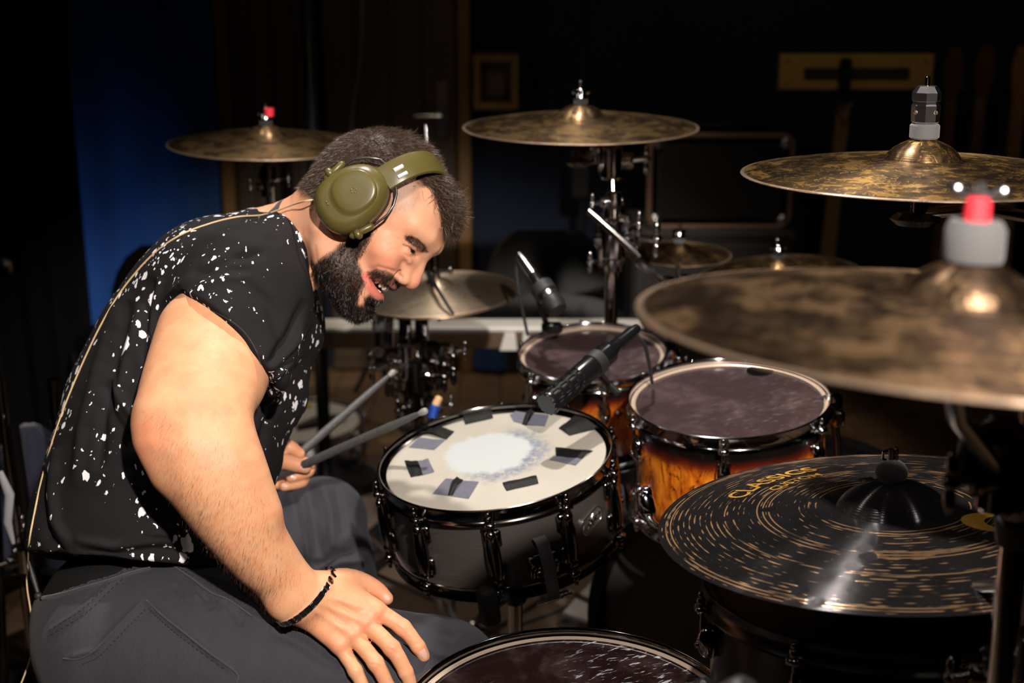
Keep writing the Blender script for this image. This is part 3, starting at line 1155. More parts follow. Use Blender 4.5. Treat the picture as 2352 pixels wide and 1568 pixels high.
# ------------------------------------------------------------------ cymbal stands
def topper(root, M, z0, kind):
    """felt washer, sleeve and nut above a cymbal; M is the cymbal frame"""
    R3 = M
    if kind == 'facet':
        MB(R3).cyl((0, 0, z0), (0, 0, z0 + 0.019), 0.0185, 0.0185, 28, 0.002).build('felt_washer', M_FELT_GREY, root)
        m = MB(R3)
        m.lathe([(0, z0 + .019), (.0150, z0 + .019), (.0175, z0 + .022), (.0180, z0 + .042), (.0165, z0 + .044), (0.0165, z0 + .047), (.0180, z0 + .048), (.0180, z0 + .058), (.0120, z0 + .066), (0, z0 + .066)], 8)
        for k in range(4):
            a = pi / 4 + k * pi / 2
            m.sphere((0.0178 * cos(a), 0.0178 * sin(a), z0 + .034), 0.003, 8)
        m.build('wing_nut', M_CHROME_OLD, root, 25)
        MB(R3).cyl((0, 0, z0 + .06), (0, 0, z0 + .078), 0.0032, 0.0032, 12, .001).build('threaded_rod', M_CHROME, root)
    elif kind == 'red':
        MB(R3).lathe([(0, z0), (.0195, z0), (.0205, z0 + .003), (.0205, z0 + .022), (.0175, z0 + .028), (0, z0 + .028)], 28).build('felt_washer', M_FELT_GREY, root)
        MB(R3).cyl((0, 0, z0 + .022), (0, 0, z0 + .043), 0.0095, 0.0088, 20, .002).build('red_sleeve', M_RED, root)
        m = MB(R3)
        m.box((0, 0, z0 + .046), (0.036, 0.010, 0.006), None, .002)
        for s in (-1, 1):
            m.sphere((s * .015, 0, z0 + .048), (.006, .005, .006), 10)
        m.cyl((0, 0, z0 + .043), (0, 0, z0 + .055), .004, .004, 12)
        m.build('wing_nut', M_CHROME_OLD, root)
    elif kind == 'felt_black':
        MB(R3).sphere((0, 0, z0 + .013), (.019, .019, .016), 20).build('felt_washer', M_FELT_BLACK, root)
        m = MB(R3)
        m.cyl((0, 0, z0 + .02), (0, 0, z0 + .042), .0035, .0035, 12, .001)
        m.tube([(-.004, 0, z0 + .026), (-.010, 0, z0 + .030), (-.009, 0, z0 + .038), (-.003, 0, z0 + .040)], .0018, 8)
        m.box((.006, 0, z0 + .036), (.005, .006, .016), None, .0012)
        m.build('wing_nut', M_NICKEL, root)
    else:
        MB(R3).cyl((0, 0, z0), (0, 0, z0 + 0.010), 0.013, 0.013, 20, .002).build('felt_washer', M_FELT_GREY if kind == 'grey' else M_FELT_BLACK, root)
        m = MB(R3)
        m.cyl((0, 0, z0 + .010), (0, 0, z0 + .030), 0.0145, 0.012, 10, .002)
        m.box((0, 0, z0 + .024), (0.034, 0.008, 0.009), None, .003)
        m.cyl((0, 0, z0 + .03), (0, 0, z0 + .045), .0035, .0035, 10, .001)
        m.build('wing_nut', M_CHROME, root)


def below(root, M, zb=-0.004, L=0.05):
    MB(M).lathe([(0, zb + 0.010), (.012, zb + .010), (.014, zb + .002), (.012, zb - .004), (0.008, zb - .008), (0.008, zb - L), (0, zb - L)], 18).build('cymbal_seat', M_NICKEL, root)
    return M @ Vector((0, 0, zb - L))


def clamp(root, c, d=Vector((1, 0, 0)), s=1.0, mat=None, knob=True):
    """a hinged clamp: barrel, ears, wing screw"""
    c = Vector(c); d = Vector(d).normalized()
    m = MB()
    m.cyl(c - Vector((0, 0, .022 * s)), c + Vector((0, 0, .022 * s)), .016 * s, .016 * s, 16, .003 * s)
    m.cyl(c - d * .018 * s, c + d * .026 * s, .012 * s, .010 * s, 14, .002 * s)
    m.box(c + d * .022 * s, (.012 * s, .012 * s, .022 * s), None, .003 * s)
    m.build('clamp', mat or M_CHROME, root)
    if knob:
        m = MB()
        p = c + d * .045 * s
        m.cyl(c + d * .024 * s, p, .004 * s, .004 * s, 10)
        sd = d.cross(Vector((0, 0, 1)))
        sd = sd.normalized() if sd.length > .1 else Vector((1, 0, 0))
        for q_ in (-1, 1):
            m.sphere(p + Vector((0, 0, q_ * .011 * s)), (.004 * s, .004 * s, .010 * s), 10)
        m.sphere(p, .006 * s, 10)
        m.build('wing_screw', mat or M_CHROME, root)


def tripod(root, x, y, z, mat=M_CHROME_OLD, rad=0.3, a0=40, r=.009):
    MB().cyl((x, y, z * .25), (x, y, z * .25 + .04), .02, .02, 14, .003).build('leg_collar', mat, root)
    for k in range(3):
        a = radians(a0 + 120 * k)
        m = MB().tube([(x, y, z), (x + rad * cos(a), y + rad * sin(a), .015)], r, 8)
        m.tube([(x, y, z * .3), (x + rad * .55 * cos(a), y + rad * .55 * sin(a), z * .45)], r * .7, 6)
        m.sphere((x + rad * cos(a), y + rad * sin(a), .014), .014, 8)
        m.build('leg', mat, root)


# middle crash stand: short pole below the cymbal, boom clamp, chrome post going down behind the toms
p2 = disc_frame(1333, 291, 271, 38, 0.2, C2_R) @ Vector((0, 0, 0.02))
ps = on_y(1398, 730, 2.78)
S2 = thing('cymbal_stand', 'chrome boom stand carrying the middle crash cymbal', 'stand', (ps.x, ps.y, 0))
topper(S2, C2_M, .043, 'black')
b2_ = below(S2, C2_M, .016, .06)
e2 = W(1330, 372, 2.76)
MB().cyl(b2_, e2, .010, .010, 14).build('tilter', M_NICKEL, S2)
MB(align(e2 + Vector((0, 0, .008)), e2 - Vector((0, 0, .010)))).sphere((0, 0, .009), (.026, .018, .010), 16).build('tilter_plate', M_NICKEL, S2)
c2 = W(1405, 372, 2.78)
MB().tube([e2, W(1365, 352, 2.77), c2], .009, 10).build('boom_arm', M_CHROME, S2)
clamp(S2, c2, (1, 0, .1), 1.5)
clamp(S2, W(1372, 352, 2.77), (-.3, -.6, .6), 0.9)
MB().tube([c2, W(1410, 500, 2.78)], .010, 12).build('pole', M_CHROME, S2)
clamp(S2, W(1410, 463, 2.78), (-1, -.3, 0), 1.0)
c2b = W(1408, 545, 2.78)
clamp(S2, c2b, (1, -.2, 0), 1.9)
clamp(S2, c2b + Vector((0, 0, .035)), (.8, -.6, 0), 1.3)
clamp(S2, c2b + Vector((0, 0, -.045)), (-.9, -.4, 0), 1.1)
MB().tube([W(1352, 482, 2.74), W(1405, 530, 2.74), W(1470, 590, 2.74)], [.008, .009, .007], 12).build('boom_arm', M_NICKEL, S2)
MB().tube([c2b, (ps.x, ps.y, .30)], .0135, 14).build('pole', M_CHROME, S2)
tripod(S2, ps.x, ps.y, .36)

# left crash stand
p1 = below
pl_ = on_y(622, 480, 3.0)
S1 = thing('cymbal_stand', 'cymbal stand with blue-lit pole behind the drummer at left', 'stand', (pl_.x, pl_.y + .03, 0))
topper(S1, C1_M, .038, 'black')
MB(C1_M).cyl((0.007, -.006, .058), (0.007, -.006, .074), .010, .010, 14).build('red_sleeve', M_RED, S1)
b1_ = below(S1, C1_M, .012, .06)
MB().tube([b1_, W(622, 430, 2.93), (pl_.x, pl_.y + .03, .3)], .011, 12).build('pole', M_CHROME_OLD, S1)
clamp(S1, W(616, 405, 2.93), (1, -.3, 0), 1.0, M_NICKEL)
clamp(S1, W(614, 432, 2.93), (-1, -.4, .2), .8, M_NICKEL)
tripod(S1, pl_.x, pl_.y + .03, .36, M_CHROME_OLD)

# right crash stand, boom coming from outside the frame at right
b3_ = below(S1 if False else C3, C3_M, .016, .05) if False else None
pr = W(2560, 560, 1.95)
S3 = thing('cymbal_stand', 'chrome boom stand whose arm reaches in from the right under the spotted cymbal', 'stand', (pr.x, pr.y, 0))
topper(S3, C3_M, .045, 'facet')
MB(C3_M).cyl((0, 0, 0.012), (0, 0, -.048), .0115, .0115, 18).build('cymbal_seat', M_NICKEL, S3)
MB(C3_M).cyl((0.016, -.004, 0.0), (0.016, -.004, -.034), .0045, .0045, 10).build('tilter_screw', M_CHROME_OLD, S3)
MB(C3_M @ Matrix.Translation((-.004, 0, -.058))).sphere((0, 0, 0), (.033, .022, .012), 8).build('wing_screw', M_NICKEL, S3, 25)
MB().tube([C3_M @ Vector((0.005, 0, -.050)), W(2250, 478, 1.81), W(2360, 497, 1.85), pr], .0085, 12).build('boom_arm', M_CHROME_OLD, S3)
MB().tube([pr + Vector((0, 0, .05)), (pr.x, pr.y, .30)], .013, 12).build('pole', M_CHROME, S3)
tripod(S3, pr.x, pr.y, .36)

# near cymbal stand: red sleeve above, thick post at the right edge
S4b = W(2334, 1290, 1.28)
S4 = thing('cymbal_stand', 'thick chrome post at the right edge holding the near blurred cymbal and black ride', 'stand', (S4b.x, S4b.y, 0))
topper(S4, C4_M, .043, 'red')
b4_ = below(S4, C4_M, .014, .05)
k4 = W(2300, 1090, 1.20)
MB().tube([b4_, W(2190, 900, 1.02), W(2200, 960, 1.08), W(2240, 1010, 1.12), k4], .0075, 12).build('boom_arm', M_CHROME_OLD, S4)
m = MB(align(W(2290, 1030, 1.2), W(2330, 1020, 1.1)))
m.lathe([(0.011, -.012), (.024, -.012), (.028, -.006), (.028, .012), (.024, .018), (.016, .018), (.012, .008)], 24, None, True)
m.build('tilter_wheel', M_NICKEL, S4)
clamp(S4, k4, (-.8, -.5, .1), 1.4, M_NICKEL)
MB().box(k4 + Vector((-.035, -.02, .02)), (.020, .012, .045), None, .005).build('wing_screw', M_BLACKMETAL, S4)
top4 = W(2334, 1105, 1.23)
MB().tube([top4, W(2334, 1210, 1.26)], .0155, 24).build('upper_pole', M_NICKEL, S4)
MB().tube([W(2334, 1200, 1.256), (S4b.x, S4b.y, .08)], .0125, 24).build('pole', M_CHROME, S4)
MB().cyl(W(2334, 1180, 1.25), W(2334, 1240, 1.265), .019, .018, 24, .002).build('height_collar', M_BLACKMETAL, S4)
MB().tube([W(2372, 860, 1.27), W(2368, 1568, 1.40)], .012, 20).build('second_pole', M_NICKEL, S4)
clamp(S4, W(2290, 1545, 1.36), (-1, -.2, 0), 1.1, M_NICKEL)
clamp(S4, W(2360, 1500, 1.33), (.3, -1, 0), 1.0, M_NICKEL)
topper(S4, C5_M, .050, 'felt_black')
MB(C5_M).cyl((0, 0, .06), (0, 0, -.05), .004, .004, 10).build('threaded_rod', M_CHROME, S4)
MB().tube([C5_M @ Vector((0, 0, -.045)), W(2160, 1352, 1.58), W(2300, 1347, 1.42)], .007, 10).build('boom_arm', M_CHROME_OLD, S4)
tripod(S4, S4b.x, S4b.y, .30)

# hi-hat stand with clutch, rod and the cluster of clamps under the cymbals
hx = C6_M @ Vector((0, 0, 0))
S6 = thing('hi_hat_stand', 'chrome hi-hat stand with a cluster of clamps behind the two drumsticks', 'stand', (hx.x, hx.y, 0))
rod_top = W(978, 288, 2.87)
MB().tube([C6_M @ Vector((0, 0, -.06)), C6_M @ Vector((0, 0, .06)), rod_top], .0032, 8).build('pull_rod', M_CHROME_OLD, S6)
MB().sphere(rod_top, .004, 8).build('rod_end', M_CHROME, S6)
m = MB(C6_M)
m.cyl((0, 0, .024), (0, 0, .030), .016, .016, 18, .002)
m.build('felt_washer', M_FELT_BLACK, S6)
m = MB(C6_M)
m.cyl((0, 0, .030), (0, 0, .085), .0095, .0085, 16, .002)
m.cyl((0, 0, .045), (.026, -.006, .045), .0045, .0045, 10, .001)
m.sphere((.030, -.007, .045), (.005, .005, .010), 10)
m.sphere((-.012, -.008, .036), .007, 10)
m.build('clutch', M_NICKEL, S6)
MB().tube([W(985, 628, 2.84), W(1010, 672, 2.74), W(1041, 721, 2.70)], [.0065, .0035, .0030], 8).build('drop_lever', M_BLACKMETAL, S6)
for px, r in ((930, .013), (968, .014)):
    MB().tube([W(px, 728, 2.88), W(px + 2, 800, 2.90)], r, 16).build('upper_tube', M_BLACKMETAL if px == 930 else M_NICKEL, S6)
    MB().cyl(W(px + 8, 745, 2.86), W(px + 8, 800, 2.88), .0055, .0055, 10).build('inner_tube', M_CHROME, S6)
    MB().cyl(W(px + 2, 722, 2.88), W(px + 2, 735, 2.88), .020, .020, 18, .002).build('height_collar', M_RUBBER, S6)
MB().tube([W(968, 800, 2.90), W(966, 1000, 2.98), (hx.x, hx.y + .05, .12)], .013, 14).build('pole', M_NICKEL, S6)
MB().tube([W(930, 800, 2.90), W(934, 900, 2.94)], .012, 14).build('pole', M_NICKEL, S6)
rg = random.Random(3)
for px, py, sc_ in ((905, 840, 1.3), (940, 826, 1.5), (965, 812, 1.2), (985, 830, 1.5), (1000, 855, 1.3), (960, 860, 1.4), (925, 868, 1.2), (905, 880, 1.1), (965, 905, 1.3), (950, 930, 1.1), (985, 940, 1.0), (1020, 815, .9)):
    clamp(S6, W(px, py, 2.88 + rg.uniform(-.05, .05)), (rg.uniform(-1, 1), rg.uniform(-1, -.2), rg.uniform(-.3, .3)), sc_ * 1.15, M_CHROME if rg.random() < .7 else M_NICKEL)
tripod(S6, hx.x, hx.y + .05, .30)
# clamp fixed to the bench just left of the hi-hat
SB = thing('bench_clamp', 'chrome clamp gripping the white bench edge left of the hi-hat tubes', 'clamp', W(882, 850, 3.02))
MB().cyl(W(882, 740, 3.02), W(882, 800, 3.02), .022, .020, 20, .003).build('barrel', M_CHROME_OLD, SB)
MB().box(W(880, 745, 3.0), (.045, .03, .03), None, .006).build('jaw', M_CHROME, SB)
MB().cyl(W(870, 820, 3.0), W(872, 850, 3.0), .018, .016, 16, .003).build('grip', M_RUBBER, SB)
for dx in (-12, 8):
    MB().sphere(W(880 + dx, 738, 2.99), .010, 10).build('knob', M_CHROME, SB)
o_ = MB().cyl(W(1022, 800, 2.86), W(1022, 834, 2.86), .012, .012, 18, .002).build('amber_glint', plain('amber_reflection', (0.75, 0.22, 0.02), 0.25), S6)  # added amber barrel stands in for a reflection on a clamp

# splash stand and dark-cymbal stand
s7 = C7_M @ Vector((0, 0, 0))
S7 = thing('cymbal_stand', 'thin chrome arm holding the small splash cymbal', 'stand', (s7.x, s7.y, 0))
topper(S7, C7_M, .022, 'grey')
MB(C7_M).cyl((0, 0, .010), (0, 0, -.012), .006, .006, 12).build('cymbal_seat', M_NICKEL, S7)
MB().tube([C7_M @ Vector((0, 0, -.01)), W(1559, 648, 2.72)], .0058, 12).build('rod', M_CHROME, S7)
for px, py in ((1535, 655), (1556, 662), (1572, 650), (1548, 672)):
    clamp(S7, W(px, py, 2.72), (rg.uniform(-1, 1), -.8, rg.uniform(-.3, .3)), .75)
MB().tube([W(1468, 600, 2.80), W(1500, 628, 2.76), W(1536, 660, 2.73)], [.010, .009, .006], 10).build('boom_arm', M_CHROME_OLD, S7)
MB().tube([W(1550, 668, 2.73), (s7.x, s7.y + .05, .06)], .011, 12).build('pole', M_NICKEL, S7)
tripod(S7, s7.x, s7.y + .05, .30)
s8 = C8_M @ Vector((0, 0, 0))
S8 = thing('cymbal_stand', 'stand under the dark cymbal that the blurred cymbal half hides', 'stand', (s8.x, s8.y, 0))
topper(S8, C8_M, .040, 'black')
MB().tube([C8_M @ Vector((0, 0, .01)), C8_M @ Vector((0, 0, -.1)), (s8.x, s8.y, .06)], .010, 12).build('pole', M_NICKEL, S8)
tripod(S8, s8.x, s8.y, .30)

# tom mounts: a post between the toms with L-arms
tp = W(1560, 850, 2.72)
TM = thing('tom_mount', 'chrome double tom post rising between the two amber rack toms', 'stand', (tp.x, tp.y, 0))
MB().tube([W(1530, 790, 2.72), (tp.x - .03, tp.y, .45)], .0115, 14).build('post', M_CHROME, TM)
for px, py, d_ in ((1528, 810, 2.70), (1545, 826, 2.66), (1520, 835, 2.66)):
    clamp(TM, W(px, py, d_), (rg.uniform(-1, 1), -1, 0), .9)
e = T1_M @ Vector((T1_R * .92, .03, -.07))
MB().tube([W(1530, 822, 2.70), e + Vector((.03, 0, .01)), e], .006, 10).build('tom_arm', M_CHROME, TM)
e = T2_M @ Vector((-.11, .128, -.07))
MB().tube([W(1530, 830, 2.70), e + Vector((0, .04, .02)), e], .006, 10).build('tom_arm', M_CHROME, TM)
# bracket at the right of the larger tom
mb_ = W(1908, 935, 2.30)
TB = thing('tom_bracket', 'chrome L-bracket clasping the right side of the larger rack tom', 'bracket', mb_)
m = MB(); m.box(W(1912, 935, 2.30), (.030, .022, .050), None, .007); m.build('bracket_body', M_CHROME, TB)
m = MB(); m.cyl(W(1905, 905, 2.28), W(1908, 925, 2.28), .012, .009, 14, .002); m.box(W(1925, 960, 2.3), (.020, .02, .03), None, .005); m.build('wing_screw', M_CHROME, TB)
MB().tube([W(1915, 950, 2.31), W(1922, 1010, 2.33), W(1925, 1120, 2.38)], .007, 10).build('l_rod', M_NICKEL, TB)
# chrome wing at the lower left of the larger tom
m4 = W(1488, 1180, 2.10)
TL = thing('tom_leg_bracket', 'polished teardrop bracket at lower left of the larger rack tom', 'bracket', m4)
MB(align(W(1480, 1140, 2.12), W(1492, 1185, 2.12))).sphere((0, 0, .012), (.014, .012, .026), 16).build('casing', M_CHROME, TL)
MB().tube([W(1486, 1180, 2.12), W(1500, 1205, 2.10), W(1540, 1232, 2.05)], [.008, .007, .006], 10).build('rod', M_CHROME, TL)
MB().sphere(W(1484, 1132, 2.12), .011, 12).build('knob', M_CHROME, TL)

# ------------------------------------------------------------------ microphones
def mic(name, label, tail, head, R, slots, cable_pts, clip=None):
    M = align(tail, head)
    L = (Vector(head) - Vector(tail)).length
    t = thing(name, label, 'microphone', M)
    MB().lathe([(0, .03), (R * .55, .03), (R * .62, .034), (R * .66, .044), (R * .95, .056), (R, .060), (R, L * .62), (R * .96, L * .63), (R * .96, L * .635), (0, L * .635)], 32).build('body', M_PLASTIC, t, 40, False)
    z0 = L * .635
    gl = L - z0
    if slots:
        MB().lathe([(0, z0), (R * .86, z0), (R * .86, L - .006), (0, L - .006)], 28).build('capsule', M_CHROME_OLD, t, 40, False)
        m = MB()
        for k in range(12):
            a = 2 * pi * k / 12
            m.box((R * .93, 0, (z0 + L) / 2), (R * .12, R * .20, gl), Matrix.Rotation(a, 4, 'Z'), .0006)
        m.build('grille_bars', M_PLASTIC, t, 40, False)
        for k in range(4):
            zz = z0 + gl * (k + .4) / 4
            MB().lathe([(R * .88, zz), (R * 1.0, zz), (R * 1.0, zz + gl * .08), (R * .88, zz + gl * .08)], 28, None, True).build('grille_ring', M_PLASTIC, t, 40, False)
        MB().lathe([(0, L), (R * .9, L), (R * 1.0, L - .002), (R * 1.02, L - .008), (0, L - .008)], 28).build('end_cap', M_PLASTIC, t, 40, False)
    else:
        MB().lathe([(0, z0), (R * 1.05, z0), (R * 1.12, z0 + .004), (R * 1.12, z0 + .012), (R * .95, z0 + .014)], 28).build('silver_ring', M_CHROME_OLD, t, 40, False)
        MB().lathe([(R * .95, z0 + .013), (R * 1.2, z0 + gl * .35), (R * 1.25, z0 + gl * .7), (R * 1.05, L - .003), (0, L)], 28).build('grille', M_GRILLE, t, 40, False)
    MB().lathe([(0, -.022), (R * .38, -.022), (R * .50, -.012), (R * .56, .0), (R * .60, .031), (0, .031)], 24).build('plug', M_CHROME_OLD if not slots else M_PLASTIC, t, 40, False)
    MB().tube(spline([M @ Vector((0, 0, -.015))] + cable_pts, 8), .0031, 8).build('cable', M_RUBBER, t)
    if clip:
        clip(t, M)
    return t


def grille_mat():
    g = N('mic_grille')
    co = g.coord()
    v = g.voro(co, 700)
    g.set(color=g.mix(g.smooth(v, .2, .5), (.003, .003, .003), (.02, .02, .021)), rough=.5, metal=.3)
    return g.m


M_GRILLE = grille_mat()


def clip_a(t, M):
    m = MB(M)
    m.lathe([(.0183, .082), (.0203, .082), (.0203, .100), (.0183, .100)], 24, None, True)
    m.build('clip', M_RUBBER, t)
    a = M @ Vector((0, 0, .10))
    MB().tube([a, W(1395, 880, 2.28), W(1420, 905, 2.27)], .006, 8).build('clip_arm', M_BLACKMETAL, t)


mic('microphone', 'black condenser microphone aimed down at the taped snare head', W(1446, 768, 2.26), W(1255, 930, 2.13), .0185, True,
    [W(1462, 768, 2.28), W(1480, 790, 2.29), W(1490, 830, 2.32), W(1498, 880, 2.36)], clip_a)


def clip_b(t, M):
    MB(M).lathe([(.0185, .06), (.022, .06), (.022, .08), (.0185, .08)], 20, None, True).build('clip', M_RUBBER, t)
    a = M @ Vector((0, 0, .07))
    MB().tube([a, W(1232, 672, 2.64), W(1240, 700, 2.64), W(1255, 745, 2.68)], [.007, .005, .005, .006], 8).build('clip_arm', M_BLACKMETAL, t)
    MB().box(W(1268, 752, 2.68), (.04, .03, .018), None, .005).build('rim_clamp', M_PLASTIC, t)


mic('microphone', 'black dynamic microphone clipped upright on the rim of the smaller rack tom', W(1205, 603, 2.60), W(1284, 716, 2.54), .0165, False,
    [W(1192, 590, 2.62), W(1186, 610, 2.63), W(1194, 680, 2.64), W(1212, 770, 2.66)], clip_b)
mic('microphone', 'blurred black microphone poking up at the bottom edge over the nearest floor tom', W(1560, 1650, 1.12), W(1735, 1606, 1.08), .0165, False,
    [W(1540, 1660, 1.12), W(1500, 1720, 1.14), W(1450, 1800, 1.2)])
mic('microphone', 'blurred ribbed microphone end beside the nearest floor tom\'s lower rim', W(1500, 1680, 1.22), W(1640, 1585, 1.20), .0150, True,
    [W(1480, 1690, 1.2), W(1440, 1740, 1.2), W(1400, 1800, 1.2)])

# ------------------------------------------------------------------ room
Y0 = 4.9
ROOM = (-3.4, 3.6, -1.6, Y0, 0.0, 3.6)
x0, x1, y0, y1, z0_, z1_ = ROOM
floor_mat = wood('floor_wood', (0.10, 0.058, 0.03), (0.20, 0.12, 0.065), (1, 8, 1), 0.45)
# floorboards
fl = structure('floor', MB().box(((x0 + x1) / 2, (y0 + y1) / 2, -0.06), (x1 - x0, y1 - y0, 0.08)), plain('floor_joint', (.03, .018, .01), .8))
bw = 0.14
shared = None
for i in range(int((x1 - x0) / bw)):
    cx_ = x0 + bw * (i + .5)
    if shared is None:
        mm = MB().box((0, 0, 0), (bw - .003, y1 - y0, .02), None, .001)
        shared = mm.build('floorboard', floor_mat, fl, 0, False)
        shared.location = (cx_, (y0 + y1) / 2, -.01)
    else:
        c = shared.copy(); COL.objects.link(c); c.parent = fl; c.location = (cx_, (y0 + y1) / 2, -.01)
wm = cloth('dark_blue_wall', (0.005, 0.012, 0.034), 0.95, 300)
blk = plain('black_wall', (0.0035, 0.0035, 0.004), 0.95, spec=0.1)
structure('wall_back', MB().box(((x0 + x1) / 2, Y0 + .06, 1.8), (x1 - x0 + .2, .1, 3.6)), wm)
structure('wall_left', MB().box((x0 - .05, (y0 + y1) / 2, 1.8), (.1, y1 - y0, 3.6)), blk)
structure('wall_right', MB().box((x1 + .05, (y0 + y1) / 2, 1.8), (.1, y1 - y0, 3.6)), blk)
structure('wall_front', MB().box(((x0 + x1) / 2, y0 - .05, 1.8), (x1 - x0 + .2, .1, 3.6)), blk)
structure('ceiling', MB().box(((x0 + x1) / 2, (y0 + y1) / 2, 3.65), (x1 - x0 + .2, y1 - y0 + .2, .1)), blk)


def curtain(name, label, xa, xb, Y, zt, mat, waves, amp, group=None):
    m = MB()
    n = 160
    vs = []; fs = []
    rgc = random.Random(int(abs(xa) * 100))
    ph = rgc.uniform(0, 6)
    rows = 24
    for j in range(rows + 1):
        z = .02 + (zt - .02) * j / rows
        for i in range(n + 1):
            u = i / n
            y = Y + amp * sin(waves * 2 * pi * u + ph + .3 * sin(z * 2)) + amp * .5 * sin(waves * 4.7 * pi * u + 1.3 * ph + z * .8)
            vs.append((xa + (xb - xa) * u, y, z))
    off = len(vs)
    vs += [(x, y + .004, z) for x, y, z in vs]
    for j in range(rows):
        for i in range(n):
            a = j * (n + 1) + i
            fs.append((a, a + 1, a + n + 2, a + n + 1))
            fs.append((off + a, off + a + n + 1, off + a + n + 2, off + a + 1))
    m.add(vs, fs)
    o = m.build(name, mat, None, 180)
    return tag(o, label, 'curtain', group)


blue = cloth('blue_curtain', (0.004, 0.050, 0.18), 0.85, 300)
pa = on_y(190, 700, 4.75); pb = on_y(522, 700, 4.75)
curtain('curtain', 'blue stage curtain hanging between the black drape and the wooden door', pa.x - .4, pb.x, 4.72, 3.4, blue, 2.2, .022)
pc = on_y(196, 700, 4.0)
curtain('curtain', 'black drape covering the whole left edge of the room', x0 + .05, pc.x, 4.0, 3.5, blk, 9, .035)
# added blue strip painting the lit foot of the wall right of the door
pe = on_y(1086, 700, 4.8); pf = on_y(1400, 700, 4.8)
cz = on_y(1200, 712, 4.8).z
o = curtain('curtain', 'low bright blue strip standing in for the lit foot of the wall behind the white bench', pe.x, pf.x, 4.80, cz, blue, 3, .012)

# door: two dark brown leaves in a tan frame
dx0 = on_y(515, 400, 4.86).x; dx1 = on_y(1082, 400, 4.86).x
DO = thing('door_1', 'wide dark brown wooden double door in a tan frame behind the drummer', 'door', (dx0, 4.86, 0))
del DO['label']; del DO['category']; DO['kind'] = 'structure'
tan_w = wood('door_frame_wood', (0.16, 0.085, 0.022), (0.24, 0.13, 0.04), (1, 1, .2), .5)
brn_w = wood('door_leaf_wood', (0.040, 0.023, 0.010), (0.062, 0.037, 0.017), (4, 1, .2), .5)
for xx in (dx0 + .02, dx1 - .02):
    MB().box((xx, 4.845, 1.7), (.045, .06, 3.4), None, .006).build('door_frame', tan_w, DO, 0)
mid = on_y(745, 400, 4.86).x
for a_, b_ in ((dx0 + .045, mid - .01), (mid + .01, dx1 - .045)):
    lf = MB().box(((a_ + b_) / 2, 4.865, 1.7), (b_ - a_, .04, 3.38), None, .003).build('door_leaf', brn_w, DO, 0)
    wv = (b_ - a_) / 4
    for k in range(4):
        MB().box((a_ + wv * (k + .5), 4.84, 1.7), (wv - .012, .014, 3.3), None, .004).build('panel', brn_w, lf, 0)
hp = on_y(1015, 250, 4.83)
m = MB().box(hp, (.05, .01, .20), None, .004)
m.cyl(hp + Vector((0, -.005, -.02)), hp + Vector((0, -.05, -.02)), .008, .008, 10)
m.cyl(hp + Vector((0, -.05, -.02)), hp + Vector((-.09, -.05, -.02)), .008, .008, 10)
m.build('door_handle', M_NICKEL, DO)
bbm = plain('baseboard_black', (.008, .008, .009), .6)
bbx = on_y(1115, 820, 4.8).x
structure('baseboard_back', MB().box(((bbx + x1) / 2, 4.82, .055), (x1 - bbx, .03, .11), None, .004), bbm)

# framed wooden box on the wall
f0 = on_y(1088, 122, 4.84); f1 = on_y(1190, 247, 4.84)
FR = thing('wall_box', 'small square wooden box frame hung on the wall right of the door', 'frame', ((f0.x + f1.x) / 2, 4.84, f1.z))
ow = wood('ochre_wood', (0.22, 0.12, 0.025), (0.34, 0.19, 0.05), (1, 1, .3), .5)
cxf, czf, wf, hf = (f0.x + f1.x) / 2, (f0.z + f1.z) / 2, f1.x - f0.x, f0.z - f1.z
th = .022
MB().box((cxf - wf / 2 + th / 2, 4.82, czf), (th, .08, hf), None, .002).build('side_rail', ow, FR, 0)
MB().box((cxf + wf / 2 - th / 2, 4.82, czf), (th, .08, hf), None, .002).build('side_rail', ow, FR, 0)
MB().box((cxf, 4.82, czf + hf / 2 - th / 2), (wf - 2 * th, .08, th), None, .002).build('top_rail', ow, FR, 0)
MB().box((cxf, 4.82, czf - hf / 2 + th / 2), (wf - 2 * th, .08, th), None, .002).build('bottom_rail', ow, FR, 0)
MB().box((cxf, 4.85, czf), (wf - 2 * th, .01, hf - 2 * th), None, 0).build('back_panel', wood('box_back', (.05, .028, .012), (.08, .045, .02)), FR, 0)
MB().box((cxf - .004, 4.838, czf - .01), (wf * .45, .012, hf * .55), None, .002).build('inset_panel', wood('box_inset', (.09, .055, .025), (.13, .08, .04)), FR, 0)

# white-topped bench between the drummer and the toms
bt0 = on_y(716, 753, 3.35); bt1 = on_y(1470, 734, 3.42)
BZ = on_y(900, 758, 3.30).z
BN = thing('bench', 'long bench with white top edge and brown front board behind the hi-hat', 'table', ((bt0.x + bt1.x) / 2, 3.5, 0))
whitep = plain('bench_white', (.62, .60, .56), .45, grain=.15, gscale=8)
bx0, bx1 = bt0.x - .25, bt1.x
MB().box(((bx0 + bx1) / 2, 3.366, BZ - .006), (bx1 - bx0, .085, .012), None, .003).build('bench_top', whitep, BN, 0)
apz = on_y(900, 802, 3.32).z
MB().box(((bx0 + bx1) / 2, 3.335, (BZ - .012 + apz) / 2), (bx1 - bx0, .022, BZ - .012 - apz), None, .002).build('front_board', wood('bench_brown', (.075, .04, .022), (.12, .07, .04), (.3, 1, 1), .5), BN, 0)
wx0 = on_y(1148, 790, 3.31).x; wx1 = on_y(1188, 790, 3.31).x
